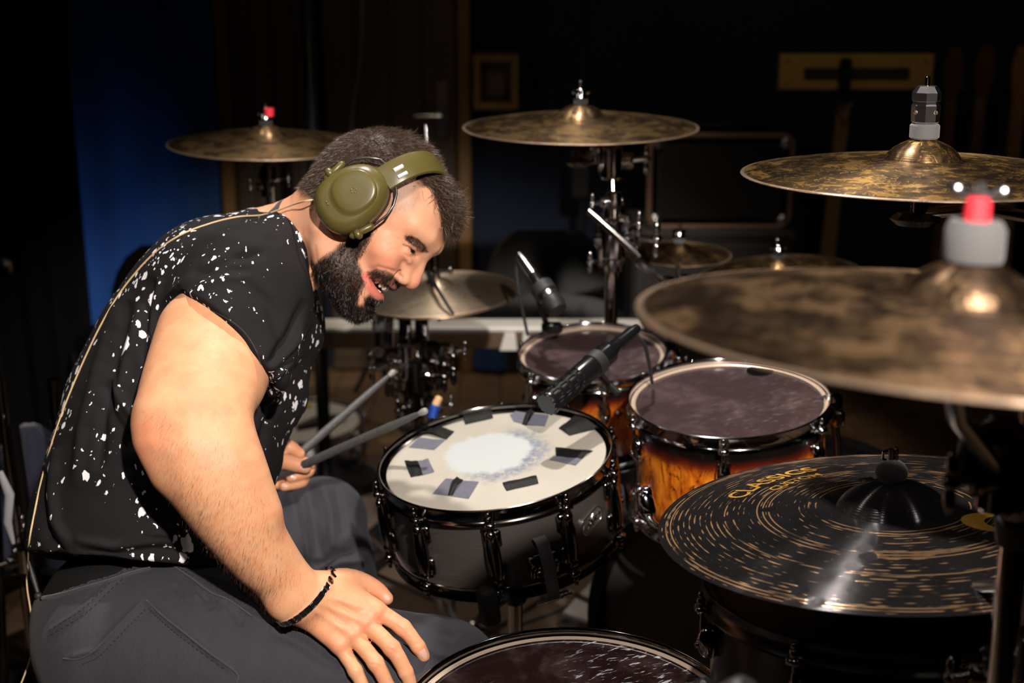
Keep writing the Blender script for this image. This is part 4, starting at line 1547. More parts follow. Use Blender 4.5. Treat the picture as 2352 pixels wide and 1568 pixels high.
for a_, b_ in ((wx0, wx1), (on_y(1198, 790, 3.31).x, on_y(1216, 790, 3.31).x)):
    k_ = .012 if b_ - a_ > .03 else .004
    MB().add([(a_, 3.322, apz), (b_, 3.322, apz), (b_ - k_ * .4, 3.322, BZ - .012), (a_ + k_, 3.322, BZ - .012), (a_, 3.31, apz), (b_, 3.31, apz), (b_ - k_ * .4, 3.31, BZ - .012), (a_ + k_, 3.31, BZ - .012)],
             [(0, 1, 2, 3), (4, 7, 6, 5), (0, 4, 5, 1), (1, 5, 6, 2), (2, 6, 7, 3), (3, 7, 4, 0)]).build('white_bracket', whitep, BN, 0)
for xx in (bx0 + .04, bx1 - .04):
    for yy in (3.375,):
        MB().box((xx, yy, (BZ - .012) / 2), (.04, .04, BZ - .012), None, .003).build('leg', M_BLACKMETAL, BN, 0)

# black vertical post and hanging cable in front of the door
pp = on_y(725, 500, 3.75)
PO = thing('lighting_post', 'black vertical post standing in front of the door behind the drummer\'s head', 'post', (pp.x, pp.y, 0))
MB().cyl((pp.x, pp.y, .02), (pp.x, pp.y, 3.3), .019, .019, 16).build('pole', M_BLACKMETAL, PO)
MB().cyl((pp.x, pp.y, 0), (pp.x, pp.y, .03), .16, .15, 24, .006).build('base_plate', M_BLACKMETAL, PO)
kp = [on_y(x_, y_, 4.2) for x_, y_ in ((832, -80), (832, 60), (826, 160), (812, 250), (808, 330), (820, 450), (850, 620), (880, 760), (840, 850), (815, 900))]
tag(MB().tube(spline(kp, 6), .007, 8).build('hanging_cable', M_RUBBER, None), 'black cable hanging down in front of the dark door', 'cable')
p5 = on_y(1340, 400, 4.55)
P5 = thing('microphone_stand', 'tall black stand in front of the dark wall above the middle crash cymbal', 'stand', (p5.x, p5.y, 0))
MB().tube([(p5.x - .005, p5.y, .3), (p5.x, p5.y, 1.5), (p5.x + .04, p5.y, 2.3)], .011, 12).build('pole', M_BLACKMETAL, P5)
MB().box((p5.x - .01, p5.y, on_y(1330, 400, 4.55).z), (.07, .05, .16), None, .01).build('coupling', M_BLACKMETAL, P5)
tripod(P5, p5.x, p5.y, .36, M_BLACKMETAL, .17)

# wooden stand: cross board on a leaning post
by = 4.55
q0 = on_y(1790, 124, by); q1 = on_y(2138, 206, by)
WS = thing('wooden_stand', 'yellow wooden board with dark slot on a leaning wooden post', 'rack', (on_y(1895, 590, by).x, by, 0))
yw = wood('yellow_board', (0.40, 0.24, 0.045), (0.55, 0.35, 0.08), (.2, 1, 1), .45)
MB().box(((q0.x + q1.x) / 2, by, (q0.z + q1.z) / 2), (q1.x - q0.x, .03, q0.z - q1.z), None, .004).build('board', yw, WS, 0)
s0 = on_y(1845, 154, by); s1 = on_y(2085, 182, by)
MB().box(((s0.x + s1.x) / 2, by - .016, (s0.z + s1.z) / 2), (s1.x - s0.x, .012, s0.z - s1.z), None, .005).build('slot_strip', plain('slot_dark', (.03, .018, .008), .6), WS, 0)
for px in (1806, 2122):
    for py in (140, 190):
        MB().cyl(on_y(px, py, by) + Vector((0, -.012, 0)), on_y(px, py, by) + Vector((0, -.02, 0)), .004, .004, 10).build('screw', M_CHROME_OLD, WS)
ta, tb_ = on_y(1938, 228, by - .03), on_y(1893, 640, by - .03)
dv = (tb_ - ta); tb2 = ta + dv * ((ta.z) / (ta.z - tb_.z))
A = align(ta, tb2)
L_ = (tb2 - ta).length
mm = MB(); mm.box(((ta + tb2) / 2), (.046, .03, .001))
post = MB(); 
vs = []
for p, wd in ((ta, .019), (tb2, .030)):
    for sx, sy in ((-1, -1), (1, -1), (1, 1), (-1, 1)):
        vs.append((p.x + sx * wd, p.y + sy * .014, p.z))
post.add(vs, [(0, 1, 2, 3), (4, 7, 6, 5), (0, 4, 5, 1), (1, 5, 6, 2), (2, 6, 7, 3), (3, 7, 4, 0)])
post.build('post', wood('post_wood', (.20, .12, .045), (.30, .19, .08), (1, 1, .2), .5), WS, 0)
hk = on_y(1940, 185, by - .04)
m = MB().box(hk, (.035, .04, .14), None, .008); m.tube([hk + Vector((-.02, -.02, -.05)), hk + Vector((0, -.05, -.09)), hk + Vector((.03, -.03, -.06))], .007, 8)
m.build('hook', M_BLACKMETAL, WS)

# guitars hung on the dark wall at the right
def guitar(px, py, Y, lean, col, label, sc=1.0):
    p = on_y(px, py, Y)
    M = Matrix.Translation(p) @ Matrix.Rotation(lean, 4, 'Y')
    t = thing('guitar', label, 'guitar', M, 'guitars hanging on the wall')
    wmat = plain('guitar_neck_' + col, (.10, .035, .012) if col == 'dark' else (.30, .15, .05), .4)
    head = [(-.018, 0), (.018, 0), (.034, .05), (.030, .12), (.022, .17), (-.012, .175), (-.030, .12), (-.026, .05)]
    T = Matrix(((1, 0, 0, 0), (0, 0, 1, 0), (0, 1, 0, 0), (0, 0, 0, 1)))
    MB().prism([(x * sc, y * sc) for x, y in head], -.008, .008, T).build('headstock', wmat, t, 0, False)
    MB().prism([(-.024, -.62), (.024, -.62), (.018, 0.005), (-.018, 0.005)], -.012, .010, T).build('neck', wmat, t, 0, False)
    body = []
    for i in range(40):
        a = 2 * pi * i / 40
        r = .155 + .035 * cos(2 * a) * (1 if sin(a) < 0 else .6) - .02 * exp_((sin(a) - .1) * 4)
        body.append((r * cos(a), -.80 + .21 * sin(a)))
    MB().prism(body, -.022, .022, T).build('body', plain('guitar_body_' + str(px), (.06, .018, .008), .25, coat=.5), t, 0, False)
    for s in (-1, 1):
        for k in range(3):
            MB().cyl((s * .028 * sc, 0, (.04 + .04 * k) * sc), (s * .048 * sc, 0, (.04 + .04 * k) * sc), .006, .007, 10).build('tuning_peg', M_CHROME_OLD, t, 40, False)
    for k in range(6):
        MB().cyl((-.0125 + .005 * k, -.0125, .0), (-.018 + .0072 * k, -.024, -.86), .0006, .0006, 5).build('string', M_CHROME_OLD, t, 40, False)
    MB().box((0, .02, .03), (.09, .03, .02), None, .004).build('wall_hanger', M_BLACKMETAL, t, 0, False)
    return t


guitar(2182, 232, 4.70, 0.0, 'dark', 'dark guitar hanging first to the right of the yellow board')
guitar(2252, 225, 4.70, 0.02, 'dark', 'reddish guitar hanging between the dark one and the edge of the picture')
guitar(2338, 232, 4.60, 0.0, 'light', 'pale-necked guitar hanging at the very right edge')

# amplifier cabinet and the case below it
aY = 4.3
a0 = on_y(1496, 312, aY); a1 = on_y(1812, 522, aY)
AM = thing('amplifier_cabinet', 'black amplifier with worn metallic border behind the splash cymbal', 'amplifier', ((a0.x + a1.x) / 2, aY + .15, a1.z))
acx, acz, aw, ah = (a0.x + a1.x) / 2, (a0.z + a1.z) / 2, a1.x - a0.x, a0.z - a1.z
MB().box((acx, aY + .16, acz), (aw, .30, ah), None, .02).build('cabinet', M_BLACKLAC, AM, 0)
loop = [(-1, -1), (1, -1), (1, 1), (-1, 1)]
pts = []
rr_ = .035
for (sx, sz), (aa) in zip(loop, (180, 270, 0, 90)):
    for k in range(6):
        th_ = radians(aa + 90 * k / 5)
        pts.append((acx + sx * (aw / 2 - rr_) + rr_ * cos(th_), aY + .005, acz + sz * (ah / 2 - rr_) + rr_ * sin(th_)))
MB().tube(pts, .009, 8, None, False, True).build('border', plain('cab_border', (.22, .13, .085), .5, grain=.3, gscale=10), AM)
MB().box((acx, aY + .006, acz), (aw - .05, .01, ah - .05), None, .003).build('grille_cloth', cloth('grille_cloth', (.006, .006, .007), .9, 500), AM, 0)
MB().box((acx, aY + .15, a0.z + .012), (.16, .03, .02), None, .008).build('handle', M_RUBBER, AM)
for s in (-1, 1):
    MB().sphere((acx + s * (aw / 2 - .02), aY + .008, acz - ah / 2 + .02), (.022, .014, .022), 10).build('corner_guard', M_CHROME_OLD, AM)
    MB().sphere((acx + s * (aw / 2 - .02), aY + .008, acz + ah / 2 - .02), (.022, .014, .022), 10).build('corner_guard', M_CHROME_OLD, AM)
c0 = on_y(1455, 528, aY - .02)
CS = thing('speaker_cabinet', 'dark grey speaker cabinet standing under the black amplifier', 'speaker', (acx, aY + .2, 0))
cw = on_y(1835, 528, aY).x - c0.x
MB().box((c0.x + cw / 2, aY + .16, a1.z / 2 - .002), (cw, .36, a1.z - .006), None, .015).build('cabinet', plain('cab_grey', (.025, .022, .021), .7, grain=.2), CS, 0)
MB().box((c0.x + cw / 2, aY - .025, a1.z / 2 + .02), (cw - .06, .012, a1.z - .14), None, .004).build('grille_cloth', cloth('grille_cloth_grey', (.035, .030, .028), .9, 500), CS, 0)
for s in (-1, 1):
    for zz in (.03, a1.z - .03):
        MB().sphere((c0.x + cw / 2 + s * (cw / 2 - .02), aY - .02, zz), (.022, .012, .022), 10).build('corner_guard', M_RUBBER, CS)


# round-backed black chairs
def chair(px, py, Y, w_, label):
    p = on_y(px, py, Y)
    t = thing('stool_chair', label, 'chair', (p.x, p.y, 0), 'round-backed black chairs')
    m = MB()
    out = []
    for i in range(24):
        a = 2 * pi * i / 24
        out.append((w_ / 2 * cos(a), .17 * max(-1, min(1, 1.2 * sin(a)))))
    T = Matrix(((1, 0, 0, 0), (0, 0, 1, 0), (0, 1, 0, 0), (0, 0, 0, 1)))
    m.prism(out, -.02, .02, Matrix.Translation((p.x, p.y, p.z - .17)) @ T)
    m.build('backrest', M_BLACKLAC, t, 40)
    MB().cyl((p.x, p.y - .2, .44), (p.x, p.y - .2, .50), .21, .21, 32, .02).build('seat', M_PLASTIC, t)
    MB().tube([(p.x, p.y, p.z - .2), (p.x, p.y + .01, .5), (p.x, p.y - .15, .44)], .016, 10).build('back_support', M_BLACKMETAL, t)
    MB().cyl((p.x, p.y - .2, .06), (p.x, p.y - .2, .44), .025, .025, 14).build('column', M_BLACKMETAL, t)
    for k in range(5):
        a = 2 * pi * k / 5
        MB().tube([(p.x, p.y - .2, .09), (p.x + .27 * cos(a), p.y - .2 + .27 * sin(a), .04)], .015, 8).build('leg', M_BLACKMETAL, t)


chair(1258, 532, 4.0, .36, 'black round-backed chair standing behind the tom microphone')
chair(392, 566, 3.8, .34, 'black round-backed chair peeking out above the drummer\'s back')

# second drum with white head on the floor beyond the drummer's belly
D2_R = .170
D2_M = disc_frame(700, 962, 134, 52, 2, D2_R)
D2 = drum('spare_snare_drum', 'spare chrome snare drum with white head behind the drummer\'s left hand', 'drum', D2_M, D2_R, .13, 8, 12,
          M_CHROME_OLD, plain('spare_head_white', (.55, .53, .50), .5, grain=.12, gscale=20), M_CHROME_OLD, M_CHROME_OLD, 'snare')
st_ = Vector((D2_M.translation.x, D2_M.translation.y, 0))
DS = thing('drum_stand', 'low black stand holding up the spare white-headed snare drum', 'stand', st_)
zb = (D2_M @ Vector((0, 0, -.13))).z
MB().cyl((st_.x, st_.y, 0), (st_.x, st_.y, max(.03, zb - .015)), .11, .11, 24, .004).build('base', M_BLACKMETAL, DS)
pk = on_plane(712, 930, D2_M, -.0095)
o = MB(D2_M @ Matrix.Rotation(.3, 4, 'Z')).box((pk.x, pk.y, -.006), (.075, .06, .006), None, .001).build('sticky_note', plain('yellow_note', (.62, .45, .02), .6), None)
tag(o, 'yellow note pad lying on the spare white-headed snare drum', 'note')
pk = on_plane(738, 972, D2_M, -.004)
m = MB(D2_M)
m.tube([(pk.x - .07, pk.y - .02, -.002), (pk.x, pk.y + .005, .004), (pk.x + .07, pk.y + .02, .0)], [.010, .018, .010], 10)
tag(m.build('cable_pouch', M_RUBBER, None), 'black rubber pouch lying on the spare snare\'s white head', 'pouch')

# blue-handled beater leaning by the hi-hat stand
bb = W(992, 985, 2.62)
BT = thing('mallet', 'blue mallet with pale wooden end leaning beside the snare rim', 'mallet', bb)
MB().cyl(W(992, 962, 2.62), W(1000, 930, 2.62), .009, .0095, 14, .002).build('grip', plain('blue_grip', (.01, .05, .30), .35), BT)
MB().cyl(W(999, 933, 2.62), W(1010, 910, 2.62), .0075, .007, 14, .003).build('handle_end', wood('mallet_wood', (.55, .33, .15), (.7, .45, .22)), BT)
MB().tube([W(997, 950, 2.62), W(990, 1010, 2.66), W(985, 1090, 2.7)], .005, 8).build('shaft', M_BLACKMETAL, BT)

# pedals and chrome feet on the floor between snare and floor tom
def pedal(px, py, label):
    p = on_z(px, py, .02)
    M = Matrix.Translation(p) @ Matrix.Rotation(radians(55), 4, 'Z')
    t = thing('drum_pedal', label, 'pedal', M, 'foot pedals')
    MB().box((0, 0, .0), (.30, .10, .012), None, .004).build('base_plate', M_CHROME_OLD, t, 0, False)
    MB(Matrix.Rotation(radians(-14), 4, 'Y')).box((.0, 0, .055), (.26, .085, .010), None, .004).build('footboard', M_CHROME_OLD, t, 0, False)
    for s in (-1, 1):
        MB().tube([(.13, s * .05, 0), (.13, s * .045, .18)], .010, 10).build('frame_post', M_CHROME, t, 40, False)
    MB().cyl((.13, -.06, .17), (.13, .06, .17), .009, .009, 14).build('axle', M_CHROME, t, 40, False)
    MB().tube([(.13, 0, .17), (.06, 0, .30)], .005, 8).build('beater_rod', M_CHROME, t, 40, False)
    MB().sphere((.055, 0, .31), (.022, .025, .030), 14).build('beater', M_FELT_GREY, t, 40, False)


pedal(1400, 1390, 'silver bass drum pedal on the floor between snare and nearest floor tom')
pedal(905, 1250, 'silver hi-hat pedal on the floor beside the drummer\'s left foot')
kp = [on_z(x_, y_, .012) for x_, y_ in ((1180, 1440), (1290, 1400), (1400, 1345), (1470, 1440), (1540, 1500))]
tag(MB().tube(spline(kp, 8), .005, 8).build('floor_cable', M_RUBBER, None), 'black cable snaking on the floor around the silver bass drum pedal', 'cable')
ru = on_z(1300, 1330, .004)
RUG = MB().box((ru.x + .3, ru.y - .1, .006), (2.6, 1.9, .010), None, .004).build('rug', cloth('rug_brown', (.09, .055, .035), 1, 200), None)
tag(RUG, 'dark brown rug under the whole drum kit', 'rug')

# hardware at the lower left: folded chrome stands, navy jacket, pale cloth, chair
hx_ = W(48, 1300, 2.75)
HW = thing('hardware_rack', 'rack of folded chrome and black stands in the dark at lower left', 'rack', (hx_.x, hx_.y, 0))
rg = random.Random(11)
for k in range(7):
    x_ = hx_.x + (k - 3) * .045
    zt = rg.uniform(.62, .80)
    MB().tube([(x_, hx_.y + rg.uniform(-.05, .05), .03), (x_ + rg.uniform(-.03, .03), hx_.y + rg.uniform(-.05, .05), zt)], rg.choice([.009, .012, .014]), 10).build('folded_pole', rg.choice([M_NICKEL, M_BLACKLAC, M_BLACKLAC, M_BLACKLAC]), HW)
for k in range(6):
    clamp(HW, (hx_.x + rg.uniform(-.14, .14), hx_.y - .03, rg.uniform(.30, .80)), (rg.uniform(-1, 1), -.7, 0), 1.2, rg.choice([M_CHROME_OLD, M_NICKEL]))
MB().box((hx_.x, hx_.y, .30), (.36, .03, .03), None, .004).build('cross_bar', M_BLACKLAC, HW)
MB().box((hx_.x, hx_.y, .02), (.40, .30, .03), None, .004).build('base', M_BLACKMETAL, HW)
jb = W(75, 1085, 2.9)
m = MB()
rgj = np.random.default_rng(4)
prof_ = []
for i in range(13):
    t_ = i / 12
    prof_.append((.02 + .12 * t_ ** .7, .10 - .30 * t_))
m.lathe([(0, .10)] + prof_ + [(0, -.2)], 40, Matrix.Translation(jb))
V = np.array(m.v)
ang = np.arctan2(V[:, 1] - jb.y, V[:, 0] - jb.x)
k_ = 1 + .18 * np.sin(ang * 7 + V[:, 2] * 9) + .08 * np.sin(ang * 13)
V[:, 0] = jb.x + (V[:, 0] - jb.x) * k_; V[:, 1] = jb.y + (V[:, 1] - jb.y) * k_
m.v = [tuple(p) for p in V]
tag(m.build('jacket', cloth('navy_cloth', (.003, .003, .016), .95), None, 180), 'navy jacket heaped on the rack of stands at lower left', 'jacket')
MB_ = MB().tube([(jb.x, jb.y, jb.z - .18), (jb.x, jb.y, .03)], .012, 10)
tag(MB_.build('coat_pole', M_BLACKMETAL, None), 'black pole holding up the navy jacket at lower left', 'pole')
wc = W(8, 1160, 2.4)
m = MB().tube([wc + Vector((0, 0, .06)), wc + Vector((.012, 0, .02)), wc + Vector((.004, 0, -.03)), wc + Vector((.010, 0, -.07))], [.005, .008, .007, .003], 12)
tag(m.build('towel', plain('towel_white', (.22, .22, .24), .9), None), 'white towel hanging at the left edge above the dark rack', 'towel')
hkp = on_y(14, 606, 3.9)
HK = thing('curtain_hook', 'small metal hook catching light on the black drape at far left', 'hook', hkp)
MB().tube([hkp + Vector((-.02, 0, .0)), hkp + Vector((0, -.02, .02)), hkp + Vector((.014, -.01, .01)), hkp + Vector((.010, 0, -.02))], .005, 8).build('hook_wire', M_CHROME_OLD, HK)
MB().sphere(hkp, .009, 10).build('hook_ring', M_CHROME_OLD, HK)

# ================================================================== the drummer
# signed-distance modelling on a grid, then a surface-net mesh: one continuous body
def npv(p):
    return np.array(tuple(p), dtype=np.float64)


class SDF:
    def __init__(self):
        self.ops = []

    def _seg(self, a, b, ra, rb, D=None, s=1.0, clip=None):
        a = npv(a); b = npv(b)
        r = max(ra, rb) * (1.0 if s <= 1 else s)
        lo = np.minimum(a, b) - r; hi = np.maximum(a, b) + r
        ab = b - a
        L2 = max(ab.dot(ab), 1e-12)

        def fn(X, Y, Z):
            x = X - a[0]; y = Y - a[1]; z = Z - a[2]
            t = np.clip((x * ab[0] + y * ab[1] + z * ab[2]) / L2, 0, 1)
            x = x - t * ab[0]; y = y - t * ab[1]; z = z - t * ab[2]
            q = x * x + y * y + z * z
            if D is not None:
                c = x * D[0] + y * D[1] + z * D[2]
                q = q + c * c * (1 / (s * s) - 1)
            d = np.sqrt(q) - (ra + (rb - ra) * t)
            if clip is not None:
                for n, o in clip:
                    d = np.maximum(d, X * n[0] + Y * n[1] + Z * n[2] - o)
            return d
        return lo, hi, fn

    def chain(self, pts, rs, k=0.01, D=None, s=1.0, clip=None, sub=0, mode='add'):
        """tapered tube through points"""
        if sub:
            P4 = [Vector((*p, r)) for p, r in zip(pts, rs)]
            m = len(P4); out = []
            for i in range(m - 1):
                p0 = P4[i - 1] if i else P4[0] * 2 - P4[1]
                p1, p2 = P4[i], P4[i + 1]
                p3 = P4[i + 2] if i + 2 < m else p2 * 2 - p1
                for q in range(sub):
                    t = q / sub
                    out.append(0.5 * ((2 * p1) + (p2 - p0) * t + (2 * p0 - 5 * p1 + 4 * p2 - p3) * t * t + (3 * p1 - p0 - 3 * p2 + p3) * t ** 3))
            out.append(P4[-1])
            pts = [p.xyz if hasattr(p, 'xyz') else p for p in out]
            rs = [p[3] for p in out]
            pts = [Vector((p[0], p[1], p[2])) for p in out]
        if D is not None:
            D = npv(Vector(D).normalized())
        segs = [self._seg(pts[i], pts[i + 1], rs[i], rs[i + 1], D, s, clip) for i in range(len(pts) - 1)]
        self.ops.append((mode, segs, k))

    def ball(self, c, r, k=0.01, mode='add', M=None, clip=None):
        c = npv(c)
        r = np.array(r if isinstance(r, (list, tuple)) else (r, r, r), dtype=float)
        R = np.array([list(row) for row in (M.to_3x3().transposed() if M is not None else Matrix.Identity(3))])
        rm = r.max()

        def fn(X, Y, Z):
            x = X - c[0]; y = Y - c[1]; z = Z - c[2]
            a = x * R[0, 0] + y * R[0, 1] + z * R[0, 2]
            b = x * R[1, 0] + y * R[1, 1] + z * R[1, 2]
            e = x * R[2, 0] + y * R[2, 1] + z * R[2, 2]
            k0 = np.sqrt((a / r[0]) ** 2 + (b / r[1]) ** 2 + (e / r[2]) ** 2)
            k1 = np.sqrt((a / r[0] ** 2) ** 2 + (b / r[1] ** 2) ** 2 + (e / r[2] ** 2) ** 2)
            d = k0 * (k0 - 1) / np.maximum(k1, 1e-6)
            if clip is not None:
                for n, o in clip:
                    d = np.maximum(d, X * n[0] + Y * n[1] + Z * n[2] - o)
            return d
        self.ops.append((mode, [(c - rm, c + rm, fn)], k))

    def mesh(self, h, name, lo=None, hi=None):
        if lo is None:
            lo = np.min([s[0] for m, S, k in self.ops if m == 'add' for s in S], axis=0) - 4 * h
            hi = np.max([s[1] for m, S, k in self.ops if m == 'add' for s in S], axis=0) + 4 * h
        n = np.ceil((hi - lo) / h).astype(int) + 1
        ax_ = [(lo[i] + h * np.arange(n[i])).astype(np.float32) for i in range(3)]
        val = np.full(n, 0.04, np.float32)
        for mode, segs, k in self.ops:
            pad = k + 3 * h
            L = np.min([s[0] for s in segs], axis=0) - pad
            H = np.max([s[1] for s in segs], axis=0) + pad
            i0 = np.clip(np.floor((L - lo) / h).astype(int), 0, n)
            i1 = np.clip(np.ceil((H - lo) / h).astype(int) + 1, 0, n)
            if np.any(i1 <= i0):
                continue
            tmp = np.full(i1 - i0, 0.04, np.float32)
            for sl, sh, fn in segs:
                j0 = np.clip(np.floor((sl - pad - lo) / h).astype(int), i0, i1)
                j1 = np.clip(np.ceil((sh + pad - lo) / h).astype(int) + 1, i0, i1)
                if np.any(j1 <= j0):
                    continue
                X = ax_[0][j0[0]:j1[0], None, None]; Y = ax_[1][None, j0[1]:j1[1], None]; Z = ax_[2][None, None, j0[2]:j1[2]]
                d = fn(X, Y, Z).astype(np.float32)
                a, b = j0 - i0, j1 - i0
                v = tmp[a[0]:b[0], a[1]:b[1], a[2]:b[2]]
                np.minimum(v, d, out=v)
            v = val[i0[0]:i1[0], i0[1]:i1[1], i0[2]:i1[2]]
            if mode == 'add':
                hh = np.maximum(k - np.abs(v - tmp), 0) / k
                v[...] = np.minimum(v, tmp) - hh * hh * k * 0.25
            else:
                t2 = -tmp
                hh = np.maximum(k - np.abs(v - t2), 0) / k
                v[...] = np.maximum(v, t2) + hh * hh * k * 0.25
        return surface_net(val, lo, h)


def surface_net(val, lo, h):
    ins = val < 0
    cnt = np.zeros(tuple(s - 1 for s in val.shape), np.uint8)
    for dx in (0, 1):
        for dy in (0, 1):
            for dz in (0, 1):
                cnt += ins[dx:dx + cnt.shape[0], dy:dy + cnt.shape[1], dz:dz + cnt.shape[2]]
    act = (cnt > 0) & (cnt < 8)
    ci = np.argwhere(act)
    idx = np.full(act.shape, -1, np.int32)
    idx[act] = np.arange(len(ci))
    corners = [(dx, dy, dz) for dx in (0, 1) for dy in (0, 1) for dz in (0, 1)]
    cv = np.stack([val[ci[:, 0] + c[0], ci[:, 1] + c[1], ci[:, 2] + c[2]] for c in corners], 1)
    pos = np.zeros((len(ci), 3)); num = np.zeros(len(ci))
    for i, a in enumerate(corners):
        for j, b in enumerate(corners):
            if j > i and sum(abs(a[q] - b[q]) for q in range(3)) == 1:
                va, vb = cv[:, i], cv[:, j]
                m = (va < 0) != (vb < 0)
                t = np.where(m, va / np.where(m, va - vb, 1), 0)
                pa = np.array(a, float); pb = np.array(b, float)
                pos += np.where(m[:, None], pa + t[:, None] * (pb - pa), 0)
                num += m
    pos /= num[:, None]
    V = lo + (ci + pos) * h
    faces = []
    for axis in range(3):
        sl0 = [slice(None)] * 3; sl1 = [slice(None)] * 3
        sl0[axis] = slice(0, -1); sl1[axis] = slice(1, None)
        a = ins[tuple(sl0)]; b = ins[tuple(sl1)]
        ch = np.argwhere(a != b)
        o1, o2 = [(1, 2), (2, 0), (0, 1)][axis]
        ok = (ch[:, o1] > 0) & (ch[:, o2] > 0) & (ch[:, o1] < idx.shape[o1]) & (ch[:, o2] < idx.shape[o2]) & (ch[:, axis] < idx.shape[axis])
        ch = ch[ok]
        sgn = a[ch[:, 0], ch[:, 1], ch[:, 2]]

        def g(d1, d2):
            c = ch.copy(); c[:, o1] -= d1; c[:, o2] -= d2
            return idx[c[:, 0], c[:, 1], c[:, 2]]
        q = np.stack([g(1, 1), g(0, 1), g(0, 0), g(1, 0)], 1)
        q[~sgn] = q[~sgn][:, ::-1]
        faces.append(q)
    Fq = np.concatenate(faces)
    Fq = Fq[(Fq >= 0).all(1)]
    return V, Fq


def vnormals(V, Fq):
    n = np.cross(V[Fq[:, 2]] - V[Fq[:, 0]], V[Fq[:, 3]] - V[Fq[:, 1]])
    N_ = np.zeros_like(V)
    for k in range(4):
        for c in range(3):
            N_[:, c] += np.bincount(Fq[:, k], n[:, c], len(V))
    return N_ / np.maximum(np.linalg.norm(N_, axis=1), 1e-12)[:, None]


def relax(V, Fq, it=1, w_=0.5):
    E = np.concatenate([Fq[:, [0, 1]], Fq[:, [1, 2]], Fq[:, [2, 3]], Fq[:, [3, 0]]])
    deg = np.bincount(E[:, 0], minlength=len(V)) + np.bincount(E[:, 1], minlength=len(V))
    for _ in range(it):
        A = np.zeros_like(V)
        for c in range(3):
            A[:, c] = np.bincount(E[:, 0], V[E[:, 1], c], len(V)) + np.bincount(E[:, 1], V[E[:, 0], c], len(V))
        V = V * (1 - w_) + A / np.maximum(deg, 1)[:, None] * w_
    return V


def mesh_from(name, V, Fq, mat, parent, colors=None):
    me = bpy.data.meshes.new(name)
    me.vertices.add(len(V)); me.vertices.foreach_set('co', np.asarray(V, np.float32).ravel())
    nf, k = Fq.shape
    me.loops.add(nf * k); me.loops.foreach_set('vertex_index', Fq.astype(np.int32).ravel())
    me.polygons.add(nf); me.polygons.foreach_set('loop_start', np.arange(0, nf * k, k, dtype=np.int32))
    me.polygons.foreach_set('loop_total', np.full(nf, k, np.int32)) if hasattr(me.polygons[0], 'loop_total') and False else None
    me.update(calc_edges=True)
    me.validate()
    if colors is not None:
        at = me.color_attributes.new('Col', 'FLOAT_COLOR', 'POINT')
        at.data.foreach_set('color', np.concatenate([colors, np.ones((len(colors), 1))], 1).astype(np.float32).ravel())
    return link(name, me, mat, parent, 180)


CFn, CUn, CRn, CAMn = npv(CF), npv(CU), npv(CR), npv(CAM)


def to_px(V):
    q = V - CAMn
    d = q @ CFn
    return np.stack([1176 + (q @ CRn) / d * FPX, 784 - (q @ CUn) / d * FPX], 1), d


def poly_dist(P, pts, closed=False):
    """distance from points P to a polyline in pixels; also signed (negative inside) when closed"""
    pts = np.array(pts, float)
    D = np.full(len(P), 1e9); inside = np.zeros(len(P), bool)
    m = len(pts)
    T = np.zeros(len(P))
    for i in range(m if closed else m - 1):
        a = pts[i]; b = pts[(i + 1) % m]; ab = b - a
        t = np.clip(((P - a) @ ab) / max(ab @ ab, 1e-9), 0, 1)
        d = np.linalg.norm(P - a - t[:, None] * ab, axis=1)
        up = d < D
        T[up] = (i + t[up]) / max(m - 1, 1)
        D = np.minimum(D, d)
        if closed:
            c = ((a[1] > P[:, 1]) != (b[1] > P[:, 1])) & (P[:, 0] < (b[0] - a[0]) * (P[:, 1] - a[1]) / (b[1] - a[1] + 1e-12) + a[0])
            inside ^= c
    if closed:
        D = np.where(inside, -D, D)
    return D, T


def sstep(x, lo, hi):
    t = np.clip((x - lo) / (hi - lo), 0, 1)
    return t * t * (3 - 2 * t)


def crease(V, Nn, lines, dmax=None, front=None):
    """press in (or raise) creases along pixel polylines on the side seen by the camera"""
    P, d = to_px(V)
    facing = sstep(-(Nn @ CFn), 0.0, 0.35)
    off = np.zeros(len(V))
    for pts, amp, width in lines:
        bb0 = np.min(pts, 0) - 3 * width; bb1 = np.max(pts, 0) + 3 * width
        m = np.where((P[:, 0] > bb0[0]) & (P[:, 0] < bb1[0]) & (P[:, 1] > bb0[1]) & (P[:, 1] < bb1[1]))[0]
        if len(m) == 0:
            continue
        D, T = poly_dist(P[m], pts)
        e = np.exp(-(D / width) ** 2) * np.sqrt(np.clip(np.minimum(T, 1 - T) * 5, 0, 1))
        off[m] += amp * e * facing[m]
    return V + Nn * off[:, None]


def fbm(P, scale, seed=0, octaves=3):
    rg_ = np.random.default_rng(seed)
    out = np.zeros(len(P)); amp = 1.0
    for o in range(octaves):
        for _ in range(5):
            k = rg_.normal(size=3); k /= np.linalg.norm(k)
            ph = rg_.uniform(0, 2 * pi)
            k2 = rg_.normal(size=3)
            out += amp * np.sin(P @ k * scale * 2 * pi + ph + 1.3 * np.sin(P @ k2 * scale * 3 + ph)) / 5
        scale *= 2.1; amp *= 0.5
    return out


# ------------------------------------------------------------------ head frame
PSI = radians(17)
HC = W(848, 494, 2.0)
tv = -(HC - CAM).normalized()
rv = Vector((0, 0, 1)).cross(tv).normalized()
uv = tv.cross(rv).normalized()
cU, sU = cos(radians(43)), sin(radians(43))
hU = rv * sU + uv * cU
hF0 = rv * cU - uv * sU
hF = hF0 * cos(PSI) + tv * sin(PSI)
hS = tv * cos(PSI) - hF0 * sin(PSI)
HM = Matrix((hS, hF, hU)).transposed().to_4x4()
HM.translation = HC
HI = HM.inverted()
HIn = np.array([list(r) for r in HI])


def H(f, u, s=0.0):
    return HM @ Vector((s, f, u))


def to_head(V):
    return V @ HIn[:3, :3].T + HIn[:3, 3]        # columns: side, forward, up


